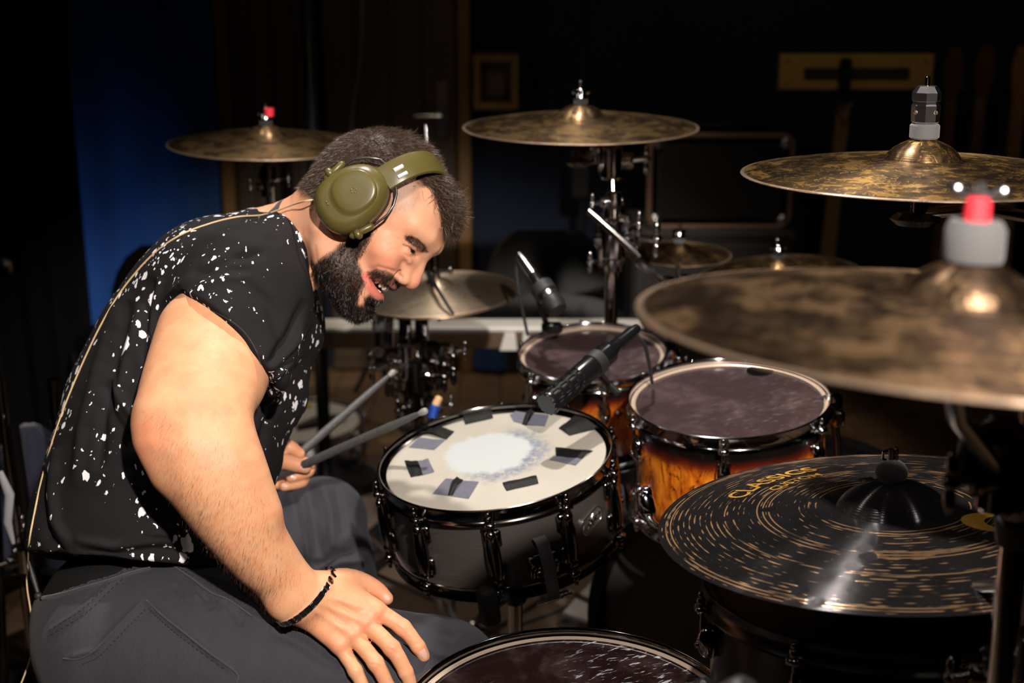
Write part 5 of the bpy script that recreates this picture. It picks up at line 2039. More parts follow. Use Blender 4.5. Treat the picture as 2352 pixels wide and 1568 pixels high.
person = thing('person', 'bearded man in a black paint-spattered t-shirt and olive ear defenders, leaning over the drums', 'person', W(240, 1500, 2.0))
B = SDF()
add = B.ball; ch = B.chain
# skull and face
add(H(-.012, .030), (.074, .094, .090), .02, M=HM)
add(H(.030, .045), (.064, .060, .064), .03, M=HM)
add(H(.052, .028), (.058, .042, .050), .03, M=HM)
add(H(.030, -.040), (.054, .056, .066), .03, M=HM)
ch([H(-.012, -.030, .052), H(-.002, -.072, .050), H(.040, -.094, .034), H(.069, -.103, .012)], [.020, .019, .019, .019], .025, sub=3)
ch([H(-.012, -.030, -.052), H(-.002, -.072, -.050), H(.040, -.094, -.034), H(.069, -.103, -.012)], [.020, .019, .019, .019], .025, sub=3)
add(H(.076, -.100), (.020, .018, .018), .018, M=HM)
add(H(.055, -.075), (.037, .030, .036), .02, M=HM)
for s in (-1, 1):
    add(H(.062, -.022, s * .044), (.022, .026, .020), .018, M=HM)       # cheekbone
    add(H(.076, -.040, s * .036), (.017, .017, .017), .012, M=HM)       # cheek pushed up by the smile
    ch([H(.074, .030, s * .050), H(.092, .032, s * .030), H(.0995, .027, s * .010)], [.010, .0125, .0112], .012)   # brow ridge
    B.ball(H(.104, .004, s * .035), (.012, .0095, .0085), .010, 'cut', M=HM)          # eye socket
    add(H(.0795, .003, s * .032), (.0145, .0145, .0138), .004, M=HM)       # closed lid volume
    ch([H(.0865, -.006, s * .044), H(.0955, -.010, s * .032), H(.0945, -.008, s * .020)], [.003, .0036, .002], .008)     # lower lid bag
    ch([H(.0865, .0105, s * .045), H(.0960, .0125, s * .032), H(.0945, .008, s * .019)], [.0035, .004, .003], .005)      # upper lid
# nose
ch([H(.097, .020), H(.0975, .004), H(.1045, -.014), H(.1065, -.027)], [.0095, .0090, .0104, .0126], .008, sub=3)
add(H(.1070, -.0300), (.0132, .0122, .0118), .006, M=HM)
for s in (-1, 1):
    add(H(.0995, -.0340, s * .0155), (.0080, .0125, .0090), .0045, M=HM)
    B.ball(H(.104, -.0435, s * .0075), (.0036, .0060, .0040), .002, 'cut', M=HM)
    ch([H(.093, .006, s * .012), H(.094, -.020, s * .016)], [.008, .0095], .014)
    B.chain([H(.0925, -.025, s * .0245), H(.0900, -.036, s * .0250), H(.0925, -.043, s * .022)], [.0008, .0012, .0008], .004, mode='cut')
# muzzle, open smiling mouth, lips
add(H(.074, -.060), (.034, .0205, .025), .014, M=HM)
B.ball(H(.090, -.0635), (.026, .026, .0095), .004, 'cut', M=HM)
B.chain([H(.098, -.0635, .008), H(.091, -.0640, .021), H(.082, -.0640, .030), H(.071, -.0630, .0365)], [.0092, .0088, .0075, .0025], .003, mode='cut', sub=2)
B.chain([H(.098, -.0635, -.008), H(.091, -.0640, -.021), H(.082, -.0640, -.030), H(.071, -.0630, -.0365)], [.0092, .0088, .0075, .0025], .003, mode='cut', sub=2)
up = [H(.0650, -.0620, .0350), H(.0820, -.0540, .0250), H(.0925, -.0515, .010), H(.0940, -.0520, 0), H(.0925, -.0515, -.010), H(.0820, -.0540, -.0250), H(.0650, -.0620, -.0350)]
lo_ = [H(.0640, -.0650, .0350), H(.0770, -.0735, .0250), H(.0855, -.0760, .010), H(.0865, -.0765, 0), H(.0855, -.0760, -.010), H(.0770, -.0735, -.0250), H(.0640, -.0650, -.0350)]
ch(up, [.0020, .0036, .0042, .0042, .0042, .0036, .0020], .005, sub=3)
ch(lo_, [.0022, .0046, .0060, .0062, .0060, .0046, .0022], .005, sub=3)
B.ball(H(.089, -.090), (.022, .007, .006), .008, 'cut', M=HM)
# ears (mostly under the cups)
for s in (-1, 1):
    add(H(-.008, -.002, s * .078), (.008, .018, .030), .008, M=HM)
# neck
sh_c = W(612, 610, 2.07)
nb0 = H(-.030, -.035)
ch([nb0, W(722, 545, 2.03), W(655, 575, 2.06), W(600, 620, 2.08)], [.058, .0590, .062, .075], .03, sub=3)
ch([H(-.055, -.010), W(694, 512, 2.04), W(615, 560, 2.07)], [.034, .035, .045], .03, sub=3)
ch([H(.010, -.085, .03), W(745, 610, 2.0), W(700, 650, 2.0)], [.014, .013, .016], .02, sub=2)
# torso core under the shirt joins both arms
SH = W(565, 648, 1.950)
ch([W(600, 620, 2.08), W(500, 750, 2.08), W(400, 980, 2.08)], [.075, .09, .09], .03)
ch([W(600, 620, 2.08), SH], [.07, .066], .03)
# right arm, built from overlapping muscle volumes
vdir = (W(560, 900, 1.9) - CAM).normalized()
ch([SH, W(512, 760, 1.915), W(474, 868, 1.86), W(440, 960, 1.81), W(474, 1075, 1.795), W(566, 1222, 1.815), W(640, 1318, 1.845), W(700, 1376, 1.862)],
   [.058, .0700, .0690, .0585, .0565, .0465, .0378, .0335], .02, D=None, sub=10)
ch([W(545, 760, 1.90), W(546, 850, 1.865), W(500, 925, 1.82)], [.036, .039, .038], .03, sub=3)       # biceps
ch([W(440, 760, 1.89), W(395, 870, 1.84), W(372, 960, 1.80)], [.042, .034, .032], .03, sub=3)        # triceps
ch([W(372, 960, 1.79), W(360, 1012, 1.785), W(392, 1075, 1.79)], [.028, .0265, .026], .025, sub=2)   # elbow point
ch([W(510, 965, 1.80), W(545, 1060, 1.79), W(590, 1170, 1.80)], [.032, .033, .026], .03, sub=3)      # brachioradialis
ch([W(420, 1080, 1.80), W(500, 1190, 1.81), W(590, 1290, 1.83)], [.030, .026, .022], .02, sub=2)
add(W(655, 1385, 1.845), .0225, .02)                                                                 # ulna head
# right hand
D0 = 1.868
handD = (W(800, 1420, 1.86) - CAM).normalized()
mc = {'i': (866, 1402), 'm': (838, 1428), 'r': (808, 1455), 'p': (779, 1481)}
for key, (px, py) in mc.items():
    dz = {'i': .012, 'm': .004, 'r': -.002, 'p': -.006}[key]
    st = {'i': (735, 1350), 'm': (722, 1364), 'r': (706, 1380), 'p': (690, 1396)}[key]
    ch([W(st[0], st[1], D0), W((st[0] + px) / 2, (st[1] + py) / 2, D0 - .002 + dz * .5), W(px, py, D0 - .003 + dz)], [.0185, .0150, .0122], .012)
for (x, y, dd) in ((866, 1402, .007), (838, 1428, -.001), (808, 1455, -.007), (779, 1481, -.010)):
    add(W(x, y, D0 + dd - .006), (.0095, .0095, .0095), .010)
fing = {
    'i': [(866, 1402, .010), (925, 1441, .002), (960, 1484, .002), (975, 1508, .006)],
    'm': [(838, 1428, .002), (900, 1488, -.016), (932, 1543, -.014), (946, 1580, -.008)],
    'r': [(808, 1455, -.004), (863, 1522, -.022), (890, 1575, -.020), (902, 1610, -.014)],
    'p': [(779, 1481, -.008), (816, 1540, -.022), (840, 1590, -.022), (850, 1618, -.016)]}
frad = {'i': (.0118, .0107, .0095, .0083), 'm': (.0119, .0109, .0097, .0085), 'r': (.0114, .0104, .0092, .0081), 'p': (.0103, .0094, .0083, .0072)}
for k_, pts in fing.items():
    P3 = [W(x, y, D0 + z) for x, y, z in pts]
    ch(P3, list(frad[k_]), .0035, sub=3)
    add(P3[1] - handD * .001, frad[k_][1] * 1.06, .004)
    add(P3[2], frad[k_][2] * 1.03, .003)
# webbing and thumb
th = [W(745, 1345, D0 + .004), W(795, 1332, D0 + .020), W(836, 1338, D0 + .034), W(868, 1356, D0 + .040), W(888, 1374, D0 + .040)]
ch(th, [.019, .0160, .0128, .0112, .0092], .010, sub=3)
ch([W(780, 1345, D0 + .012), W(845, 1388, D0 + .014)], [.015, .010], .014)
# left forearm and fist
LD = 2.30
ch([W(600, 620, 2.08), W(600, 720, 2.24), W(520, 930, 2.32), W(470, 1000, 2.34), W(600, 1068, LD)], [.07, .055, .045, .042, .030], .02)
ch([W(600, 1068, LD), W(640, 1068, LD)], [.028, .027], .01)
ch([W(618, 1046, LD - .006), W(642, 1032, LD - .012), W(664, 1026, LD - .014), W(688, 1042, LD - .008)], [.016, .0125, .0120, .0090], .004, sub=3)       # index
ch([W(620, 1062, LD - .014), W(652, 1060, LD - .030), W(680, 1066, LD - .034), W(701, 1072, LD - .032)], [.0175, .0135, .0128, .0112], .004, sub=3)     # thumb
ch([W(640, 1060, LD + .012), W(700, 1064, LD + .006), W(708, 1082, LD - .012), W(668, 1097, LD - .022)], [.014, .0110, .0100, .0082], .003, sub=3)     # middle
ch([W(636, 1080, LD + .012), W(690, 1088, LD + .006), W(694, 1106, LD - .010), W(652, 1117, LD - .018)], [.014, .0105, .0095, .0080], .003, sub=3)     # ring
ch([W(630, 1092, LD + .012), W(664, 1108, LD + .008), W(664, 1118, LD - .004), W(632, 1113, LD - .014)], [.013, .0095, .0085, .0072], .003, sub=3)     # little
# nearly closed, smiling eyes: slit in the lids
for s in (-1, 1):
    B.chain([H(.0895, .001, s * .0425), H(.0965, .0030, s * .034), H(.0960, .0005, s * .0225)], [.0010, .0023, .0010], .0015, mode='cut', sub=2)

HVOX = 0.0019
V, Fq = B.mesh(HVOX, 'body')
V = relax(V, Fq, 2, 0.5)
Nn = vnormals(V, Fq)

# fine sculpting of the skin
sk = [
    # forearm tendons, elbow, inner crease
    ([(548, 962), (520, 952), (490, 948)], -.0011, 12), ([(330, 1000), (362, 1030), (405, 1040)], .0012, 16), ([(350, 985), (385, 985), (415, 1000)], -.0006, 14),
    # hand: tendons, knuckle folds
    ([(735, 1365), (800, 1385), (858, 1402)], .0012, 8), ([(725, 1378), (780, 1405), (830, 1428)], .0016, 8), ([(712, 1392), (760, 1425), (800, 1452)], .0014, 8),
    ([(770, 1380), (800, 1398), (850, 1425)], -.0009, 6), ([(745, 1395), (780, 1425), (825, 1450)], -.0008, 6),
    ([(915, 1428), (932, 1436), (940, 1450)], -.0007, 3), ([(908, 1436), (924, 1446), (932, 1458)], -.0007, 3), ([(922, 1424), (938, 1434)], -.0005, 3),
    ([(890, 1478), (908, 1480), (918, 1492)], -.0007, 3), ([(886, 1488), (903, 1492), (912, 1503)], -.0007, 3),
    ([(850, 1515), (868, 1514), (880, 1524)], -.0007, 3), ([(848, 1524), (865, 1526), (876, 1535)], -.0006, 3),
    ([(953, 1478), (968, 1478)], -.0005, 2.5), ([(840, 1352), (850, 1366)], -.0014, 4), ([(858, 1345), (866, 1362)], -.0006, 3),
    # face: smile fold, crow's feet, forehead, lid crease
    ([(918, 628), (895, 622), (868, 615), (846, 622)], -.0030, 6), ([(926, 640), (914, 628)], -.0020, 4),
    ([(924, 557), (908, 546), (896, 541)], -.0008, 2.6), ([(922, 563), (903, 558), (888, 556)], -.0008, 2.6), ([(924, 570), (906, 572), (892, 576)], -.0007, 2.6),
    ([(922, 562), (938, 566), (953, 580)], -.0012, 2.4), ([(925, 580), (938, 590), (950, 588)], -.0012, 3),
    ([(705, 560), (712, 610), (722, 650)], .0016, 6), ([(690, 520), (698, 570), (710, 620)], -.0014, 7), ([(722, 560), (728, 610)], -.001, 5),
]
V = crease(V, Nn, sk)
Nn = vnormals(V, Fq)
Nn = vnormals(V, Fq)

# ---- colour of the skin itself (stubble, lips, redness) as a point attribute
hl = to_head(V)
mir = V - 2 * np.minimum(hl[:, 0], 0)[:, None] * npv(hS)[None, :]          # mirrored to the near side
PXm, _ = to_px(mir)
PX, _ = to_px(V)
is_head = (np.linalg.norm(V - npv(HC), axis=1) < .18) & (hl[:, 2] > -.16) & (hl[:, 0] > -.1)
skin = np.tile(np.array([0.60, 0.310, 0.170]), (len(V), 1))
nz = fbm(V, 18, 3)
nz2 = fbm(V, 60, 5, 2)
skin *= (1 + .06 * nz + .03 * nz2)[:, None]


def tint(mask, col, amt=1.0):
    global skin
    m = np.clip(mask * amt, 0, 1)[:, None]
    skin = skin * (1 - m) + np.array(col) * m


# face is a little pinker; redness on nose, cheek, knuckles, elbow
tint(is_head * 1.0, (.62, .325, .205), .8)
red = np.zeros(len(V))
for c, r_, a_ in ((H(.120, -.035), .020, .5), (H(.070, -.030, .055), .026, .40), (H(.070, -.030, -.055), .026, .40),
                  (W(838, 1428, D0 - .01), .016, .55), (W(808, 1455, D0 - .01), .015, .5), (W(866, 1402, D0), .014, .35), (W(779, 1481, D0 - .01), .018, .5),
                  (W(925, 1441, D0), .012, .4), (W(900, 1488, D0 - .02), .012, .4), (W(863, 1522, D0 - .02), .012, .4), (W(345, 1010, 1.77), .03, .45),
                  (W(965, 1490, D0), .012, .3), (W(870, 1358, D0 + .04), .03, .3), (W(660, 1080, LD - .03), .05, .12)):
    red = np.maximum(red, a_ * np.exp(-(np.linalg.norm(V - npv(c), axis=1) / r_) ** 2))
tint(red, (.72, .19, .12))
tint(np.exp(-(poly_dist(PX, [(805, 955), (845, 925), (880, 900)])[0] / 30) ** 2) * 0, (.5, .3, .2))
BEARD = [(866, 506), (852, 545), (832, 575), (822, 600), (832, 624), (838, 648), (826, 674), (820, 696), (832, 702), (841, 682), (852, 676), (862, 690), (852, 712), (842, 724), (820, 735), (760, 700), (735, 640), (726, 606), (740, 592), (765, 575), (795, 550), (815, 520)]
MUST = [(838, 640), (842, 624), (862, 616), (884, 618), (902, 628), (914, 646), (922, 662), (916, 676), (904, 676), (890, 660), (872, 642), (852, 640)]
SOUL = [(864, 696), (876, 686), (880, 702), (862, 724), (842, 712)]
HAIRP = [(715, 470), (735, 400), (780, 330), (850, 290), (940, 300), (1010, 345), (1100, 440), (1100, 560), (1040, 560), (1018, 520), (1008, 470), (985, 428), (962, 432), (938, 452), (905, 470), (880, 490), (840, 520), (800, 540), (735, 470)]
FADE = [(800, 545), (848, 535), (880, 500), (915, 487), (950, 478), (970, 455), (968, 420), (900, 380), (780, 400), (720, 470)]
dB, _ = poly_dist(PXm, BEARD, True); dM, _ = poly_dist(PXm, MUST, True); dS, _ = poly_dist(PXm, SOUL, True)
dH, _ = poly_dist(PXm, HAIRP, True); dFd, _ = poly_dist(PXm, FADE, True)
ph = np.linalg.norm(PXm - np.array([848, 494]), axis=1) < 290
near_head = is_head & ph
bm = near_head * sstep(-dB, -8, 8); mm_ = near_head * sstep(-dM, -3, 4); sm_ = near_head * sstep(-dS, -3, 4)
back_cap = near_head & ((hl[:, 2] > .105) | ((hl[:, 1] < -.055) & (hl[:, 2] > -.035)))
hm = near_head * np.maximum(sstep(-dH, -4, 6), back_cap * 1.0)
hm = hm * (1 - np.clip(np.exp(-((np.maximum(0, hl[:, 1] - .0)) / 1) ** 2) * 0, 0, 1))
fm = near_head * sstep(-dFd, -8, 10)
tint(bm, (.035, .020, .014), .96); tint(mm_, (.07, .035, .025), .85); tint(sm_, (.05, .03, .02), .9)
tint(fm, (.30, .19, .14), .6)
tint(hm * (1 - fm * .55), (.03, .02, .015), .97)
# lips and mouth inside
dUL, _ = poly_dist(PXm, [(862, 634), (880, 640), (896, 656), (900, 668), (890, 668), (878, 652), (864, 642)], True)
LIPL = [(843, 650), (856, 656), (866, 676), (884, 684), (880, 696), (868, 702), (854, 690), (846, 672)]
lipmask = np.zeros(len(V))
for pts_, rad_ in ((up, .0050), (lo_, .0072)):
    A_ = np.array([npv(p) for p in spline(pts_, 4)])
    dd = np.min(np.linalg.norm(V[:, None, :] - A_[None, :, :], axis=2), axis=1) if False else None
idx_h = np.where(near_head & (hl[:, 1] > .055) & (hl[:, 2] < -.04))[0]
for pts_, rad_ in ((up, .0056), (lo_, .0115)):
    A_ = np.array([npv(p) for p in spline(pts_, 4)])
    dd = np.min(np.linalg.norm(V[idx_h][:, None, :] - A_[None, :, :], axis=2), axis=1)
    lipmask[idx_h] = np.maximum(lipmask[idx_h], sstep(-dd, -rad_, -rad_ * .70))
tint(lipmask, (.62, .17, .135), .85)
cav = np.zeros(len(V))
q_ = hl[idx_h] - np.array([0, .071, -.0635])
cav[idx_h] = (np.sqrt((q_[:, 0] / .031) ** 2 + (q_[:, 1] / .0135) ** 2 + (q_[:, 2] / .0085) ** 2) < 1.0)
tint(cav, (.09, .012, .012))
BROW = [(930, 543), (944, 541), (962, 550), (977, 563), (985, 580), (970, 580), (952, 566), (934, 554)]
dBr, _ = poly_dist(PXm, BROW, True)
tint(near_head * (hl[:, 1] > .05) * sstep(-dBr, -2.5, 2.5), (.05, .028, .02), .92)
# dark lash line
dL, _ = poly_dist(PXm, [(926, 562), (937, 565), (946, 573), (951, 582)])
tint(near_head * (hl[:, 1] > .06) * np.exp(-(dL / 1.8) ** 2), (.05, .025, .02), .85)
# fingernails: slightly paler, pinker and glossier
tatt = np.exp(-(poly_dist(PX, [(566, 768), (572, 776), (570, 782)])[0] / 3.5) ** 2) * (PX[:, 1] > 700)
tint(tatt, (.12, .10, .09), .7)

g = N('skin')
vc = g.new('ShaderNodeAttribute', attribute_name='Col')
co = g.coord()
pores = g.noise(co, 900, 3, .6)
blot = g.noise(co, 35, 4, .6)
colr = g.mix(g.smooth(blot, .35, .7), vc.outputs[0], g.mix(1.0, vc.outputs[0], (1.0, 0.86, 0.82), 'MULTIPLY'))
g.set(color=colr, rough=0.50, spec=0.32, normal=g.bump(g.math('ADD', pores, g.math('MULTIPLY', g.noise(co, 220, 4, .6), 1.5)), .22, .0007), sss=0.12, sss_scale=0.006)
g.b.inputs['Subsurface Radius'].default_value = (1.0, 0.35, 0.15)
M_SKIN = g.m
body = mesh_from('body', V, Fq, M_SKIN, person, skin)
body.data.transform(Matrix.Translation(-person.matrix_basis.translation))
BV, BF, BN = V, Fq, Nn


def local(o):
    o.data.transform(Matrix.Translation(-person.matrix_basis.translation))
    return o


# eyes, teeth, tongue
eye_m = N('eye_white')
eco = eye_m.coord()
ex, ey, ez = eye_m.xyz(eco)
eye_m.set(color=eye_m.mix(eye_m.smooth(ey, .0085, .0105), (.70, .66, .62), eye_m.mix(eye_m.smooth(ey, .0112, .0118), (.07, .035, .015), (.004, .003, .003))), rough=.05, coat=.6)
for s in (-1, 1):
    e = thing_m = MB().sphere((0, 0, 0), .0123, 24).build('eye', eye_m.m, person, 180, False)
    e.matrix_basis = Matrix.Translation(-person.matrix_basis.translation) @ Matrix.Translation(H(.0820, .0025, s * .032)) @ (HM.to_3x3().to_4x4()) @ Matrix.Rotation(radians(-30), 4, 'Z') @ Matrix.Rotation(radians(-6), 4, 'X')
toothm = plain('tooth_enamel', (.80, .74, .62), .2, grain=.06, gscale=300)
tw = [.0088, .0072, .0078, .0072, .0070]
for s in (-1, 1):
    a = 0.0
    for k, wd in enumerate(tw):
        ang = (a + wd / 2) / .024 * s
        a += wd
        c = Vector((.0305 * sin(ang), .0550 + .0330 * cos(ang), -.0590))
        Mt = HM @ Matrix.Translation(c) @ Matrix.Rotation(-ang, 4, 'Z')
        m = MB(Mt)
        m.sphere((0, 0, 0), (wd * .56, .0034, .0070 if k < 2 else .0062), 12)
        m.build('tooth', toothm, person, 180)
        if k < 4:
            m = MB(Mt @ Matrix.Translation((0, -.0035, -.0135)))
            m.sphere((0, 0, 0), (wd * .46, .0026, .0040), 10)
            m.build('tooth', toothm, person, 180)
MB(HM).sphere((0, .066, -.071), (.019, .018, .005), 16).build('tongue', plain('tongue_pink', (.55, .12, .10), .3), person, 180)

# fingernails
def nail(p0, p1, nrm, wd, name='fingernail'):
    z = (p1 - p0).normalized()
    n = (nrm - z * nrm.dot(z)).normalized()
    x = n.cross(z)
    vs = []; fs = []
    L = (p1 - p0).length
    for j in range(6):
        v = j / 5
        ww = wd * (0.82 + .18 * sin(pi * min(1, v * .8 + .15)))
        for i in range(7):
            u = i / 6 * 2 - 1
            vs.append(p0 + z * (L * v * (1 - .10 * u * u * (1 if v > .5 else -1))) + x * (u * ww) + n * (.0012 - .0030 * u * u - .0006 * v * v))
    for j in range(5):
        for i in range(6):
            a = j * 7 + i
            fs.append((a, a + 1, a + 8, a + 7))
    k = len(vs)
    vs += [v - n * .0008 for v in vs]
    fs += [tuple(k + i for i in f[::-1]) for f in fs]
    m = MB().add(vs, fs)
    return m.build(name, M_NAIL, person, 180)


M_NAIL = plain('nail_pink', (.74, .44, .36), .22, coat=.3)
bvh_body = BVHTree.FromPolygons([tuple(v) for v in V], [tuple(int(i) for i in f) for f in Fq])


def hit(px, py, tree, back=0.0):
    r = ray(px, py)
    loc, n, i, d = tree.ray_cast(CAM, r.normalized())
    if loc is None:
        return None, None
    return loc - r.normalized() * back, n


for a, b, wd in (((966, 1494), (978, 1512), .0058), ((884, 1366), (894, 1377), .0045), ((692, 1068), (706, 1073), .0062), ((668, 1094), (680, 1098), .0050), ((648, 1113), (660, 1118), .0050), ((626, 1109), (636, 1114), .0042)):
    p0, n0 = hit(*a, bvh_body); p1, n1 = hit((a[0] + b[0]) / 2, (a[1] + b[1]) / 2, bvh_body)
    if p0 is None or p1 is None:
        continue
    d_ = (p1 - p0) * 2
    if d_.length < .003 or d_.length > .03:
        continue
    nail(p0, p0 + d_, n1, wd)

# ------------------------------------------------------------------ t-shirt
T = SDF()


def line_plane(p, q, keep):
    """half-space through the pixel line p-q (seen edge-on by the camera); 'keep' is a pixel on the kept side"""
    a, b = ray(*p), ray(*q)
    n = a.cross(b).normalized()
    if n.dot(ray(*keep)) > 0:
        n = -n
    return (npv(n), float(n.dot(CAM)))


TD = 2.075
hem = line_plane((40, 1262), (480, 1302), (300, 900))
secs = [((300, 1345), .150, .150), ((325, 1235), .160, .162), ((357, 1120), .160, .168), ((392, 1010), .158, .172), ((430, 900), .148, .178), ((470, 800), .140, .184), ((520, 705), .128, .184), ((566, 650), .100, .165), ((612, 596), .066, .130)]
Dv = (W(400, 900, TD) - CAM).normalized()
# torso: elliptical sections, deep along the view direction
for i in range(len(secs) - 1):
    pass
pts = [W(*s_[0], TD) for s_ in secs]
T.chain(pts, [s_[1] for s_ in secs], .02, D=Dv, s=1.14, clip=[hem], sub=3)
T.chain([W(255, 905, 2.07), W(345, 750, 2.05), W(460, 625, 2.04)], [.05, .055, .055], .05)          # rounded upper back
T.ball(W(185, 1180, 2.08), .050, .05, clip=[hem])
T.ball(W(122, 1222, 2.07), .026, .03, clip=[hem])
T.ball(W(470, 640, 1.99), .06, .05)                                                                # shoulder blade
T.ball(W(665, 760, 2.12), .045, .05)                                                              # chest
T.ball(W(612, 905, 2.10), .05, .06)
T.ball(W(548, 1060, 2.08), .045, .04)
# shoulders up to the collar
T.chain([W(650, 570, 1.99), W(570, 640, 1.955)], [.046, .074], .03)
T.chain([W(662, 575, 2.03), W(618, 575, 2.06), W(560, 620, 2.10)], [.050, .054, .068], .03)
T.chain([W(648, 580, 2.10), W(600, 620, 2.22)], [.055, .070], .03)
# near sleeve with open end
_a, _b, _c = W(396, 712, 1.935), W(616, 886, 1.895), W(516, 738, 1.838)
_n = (_b - _a).cross(_c - _a).normalized()
if _n.dot(W(560, 560, 1.92) - _a) > 0:
    _n = -_n
slv = (npv(_n), float(_n.dot(_a)))
SHs = W(566, 645, 1.950)
T.chain([SHs, W(520, 735, 1.918), W(490, 830, 1.885), W(480, 880, 1.86)], [.074, .0825, .0835, .083], .020, clip=[slv], sub=3)
T.chain([W(622, 690, 1.95), W(604, 790, 1.905), W(594, 855, 1.87)], [.058, .050, .042], .025, clip=[slv])
# far sleeve, mostly hidden
T.chain([W(600, 610, 2.16), W(602, 720, 2.26), W(565, 850, 2.30)], [.085, .078, .070], .03)
# neck hole
T.chain([H(-.030, -.035), W(722, 545, 2.03), W(668, 572, 2.05)], [.061, .0620, .058], .006, mode='cut', sub=2)
TVOX = 0.0033
V, Fq = T.mesh(TVOX, 't_shirt')
V = relax(V, Fq, 2, .5)
Nn = vnormals(V, Fq)
px_, _ = to_px(V)
# broad soft cloth waves, then the creases seen in the photograph
w0 = sstep(np.abs(fbm(V, 2.2, 9)), 0, 1)
V = V + Nn * (0.0012 * fbm(V, 9, 21, 2))[:, None]
folds = [
    ([(398, 690), (455, 628), (530, 588), (610, 580)], -.0045, 11), ([(410, 660), (470, 610), (560, 575)], .0035, 9),
    ([(395, 712), (360, 800), (330, 900)], -.004, 16),
    ([(300, 690), (262, 820), (235, 960), (228, 1080)], -.0042, 13), ([(325, 700), (290, 830), (268, 950)], .004, 12),
    ([(268, 700), (228, 830), (190, 980), (172, 1120)], .0035, 14), ([(350, 640), (332, 740), (330, 830)], -.004, 11), ([(370, 640), (352, 720), (345, 800)], .0035, 9),
    ([(236, 880), (262, 960), (300, 1010)], -.0035, 10), ([(250, 860), (285, 930), (318, 975)], .003, 9),
    ([(100, 1080), (92, 1170), (108, 1235), (150, 1280)], -.005, 11), ([(130, 1030), (120, 1130), (128, 1200), (160, 1255)], .004, 12),
    ([(180, 1262), (260, 1275), (350, 1262), (440, 1268)], -.0045, 9), ([(170, 1240), (260, 1255), (360, 1240), (430, 1225)], .004, 10),
    ([(330, 1225), (380, 1222), (420, 1200)], .0035, 8), ([(340, 1237), (390, 1235), (425, 1218)], -.003, 6),
    ([(560, 640), (620, 700), (650, 790), (648, 850)], -.0030, 14), ([(700, 690), (660, 780), (612, 842)], -.0045, 9), ([(712, 730), (675, 800), (628, 860)], .004, 9),
    ([(700, 780), (660, 830), (615, 872)], -.0045, 7), ([(700, 800), (660, 850), (620, 890)], .004, 7), ([(690, 830), (650, 865), (600, 905)], -.004, 7),
    ([(560, 640), (500, 640), (455, 665)], .0025, 9), ([(580, 620), (520, 618), (465, 640)], -.002, 8),
    ([(470, 520), (560, 525), (650, 560)], -.002, 10), ([(640, 520), (690, 590), (715, 660)], .002, 12),
    ([(640, 930), (612, 980), (600, 1040)], -.005, 9), ([(628, 900), (590, 960), (575, 1030)], .004, 10), ([(560, 960), (590, 1010), (610, 1080)], -.004, 8), ([(570, 1080), (600, 1130)], -.0035, 8),
    ([(560, 900), (620, 940), (650, 930)], -.004, 8),
]
V = crease(V, Nn, [(a_, b_ * 1.9, c_ * .92) for a_, b_, c_ in folds])
V = relax(V, Fq, 2, .4)
tg = N('black_cotton_spattered')
co = tg.coord()
wv = tg.noise(co, 14, 3, .6, color=True)
warp = tg.noise(tg.mapping(co, scale=(1, 1, .62)), 70, 3, .55, color=True)
base = tg.mapping(co, scale=(1.0, 1.0, .68), rot=(0, .45, 0))
cw = tg.mix(.018, base, warp)
clump = tg.noise(co, 6.5, 2, .5)
spots = None
for sc_, rmax, thr, off in ((17, .22, .17, 0.0), (32, .27, .24, 3.1), (62, .32, .33, 7.7), (125, .34, .38, 1.3)):
    cc = tg.mapping(cw, loc=(off, off * .6, off * .3))
    d = tg.voro(cc, sc_)
    c = tg.xyz(tg.voro(cc, sc_, out='Color'))[0]
    cl = tg.math('MULTIPLY', tg.math('SUBTRACT', clump, .42), 1.8 if sc_ < 50 else 3.2)
    rad = tg.math('MULTIPLY', tg.math('SUBTRACT', tg.math('ADD', c, cl), thr + .32), rmax * 1.5)
    rad = tg.math('MINIMUM', rad, rmax)
    s1 = tg.smooth(tg.math('SUBTRACT', rad, d), -.012, .012)
    s1 = tg.math('MULTIPLY', s1, tg.smooth(rad, 0.0, 0.02))
    spots = s1 if spots is None else tg.math('MAXIMUM', spots, s1)
heath = tg.noise(co, 1500, 2)
black = tg.mix(heath, (0.006, 0.0055, 0.006), (0.014, 0.0125, 0.014))
tg.set(color=tg.mix(spots, black, (.74, .73, .76)), rough=.85, spec=.15, sheen=.0, normal=tg.bump(tg.noise(co, 1100, 2), .25, .0008))
M_SHIRT = tg.m
shirt = local(mesh_from('t_shirt', V, Fq, M_SHIRT, person))
bvh_shirt = BVHTree.FromPolygons([tuple(v) for v in V], [tuple(int(i) for i in f) for f in Fq])


def surf_line(pts, tree, back=.0008, n=8, fallback=None):
    out = []
    P = spline([Vector((x, y, 0)) for x, y in pts], n)
    for p in P:
        h_, nn_ = hit(p.x, p.y, tree, back)
        if h_ is not None and (not out or (h_ - out[-1]).length < .05):
            out.append(h_)
    return out


# ribbed collar and hem stitching
plain_black = cloth('black_rib', (.016, .015, .017), .9, 900)
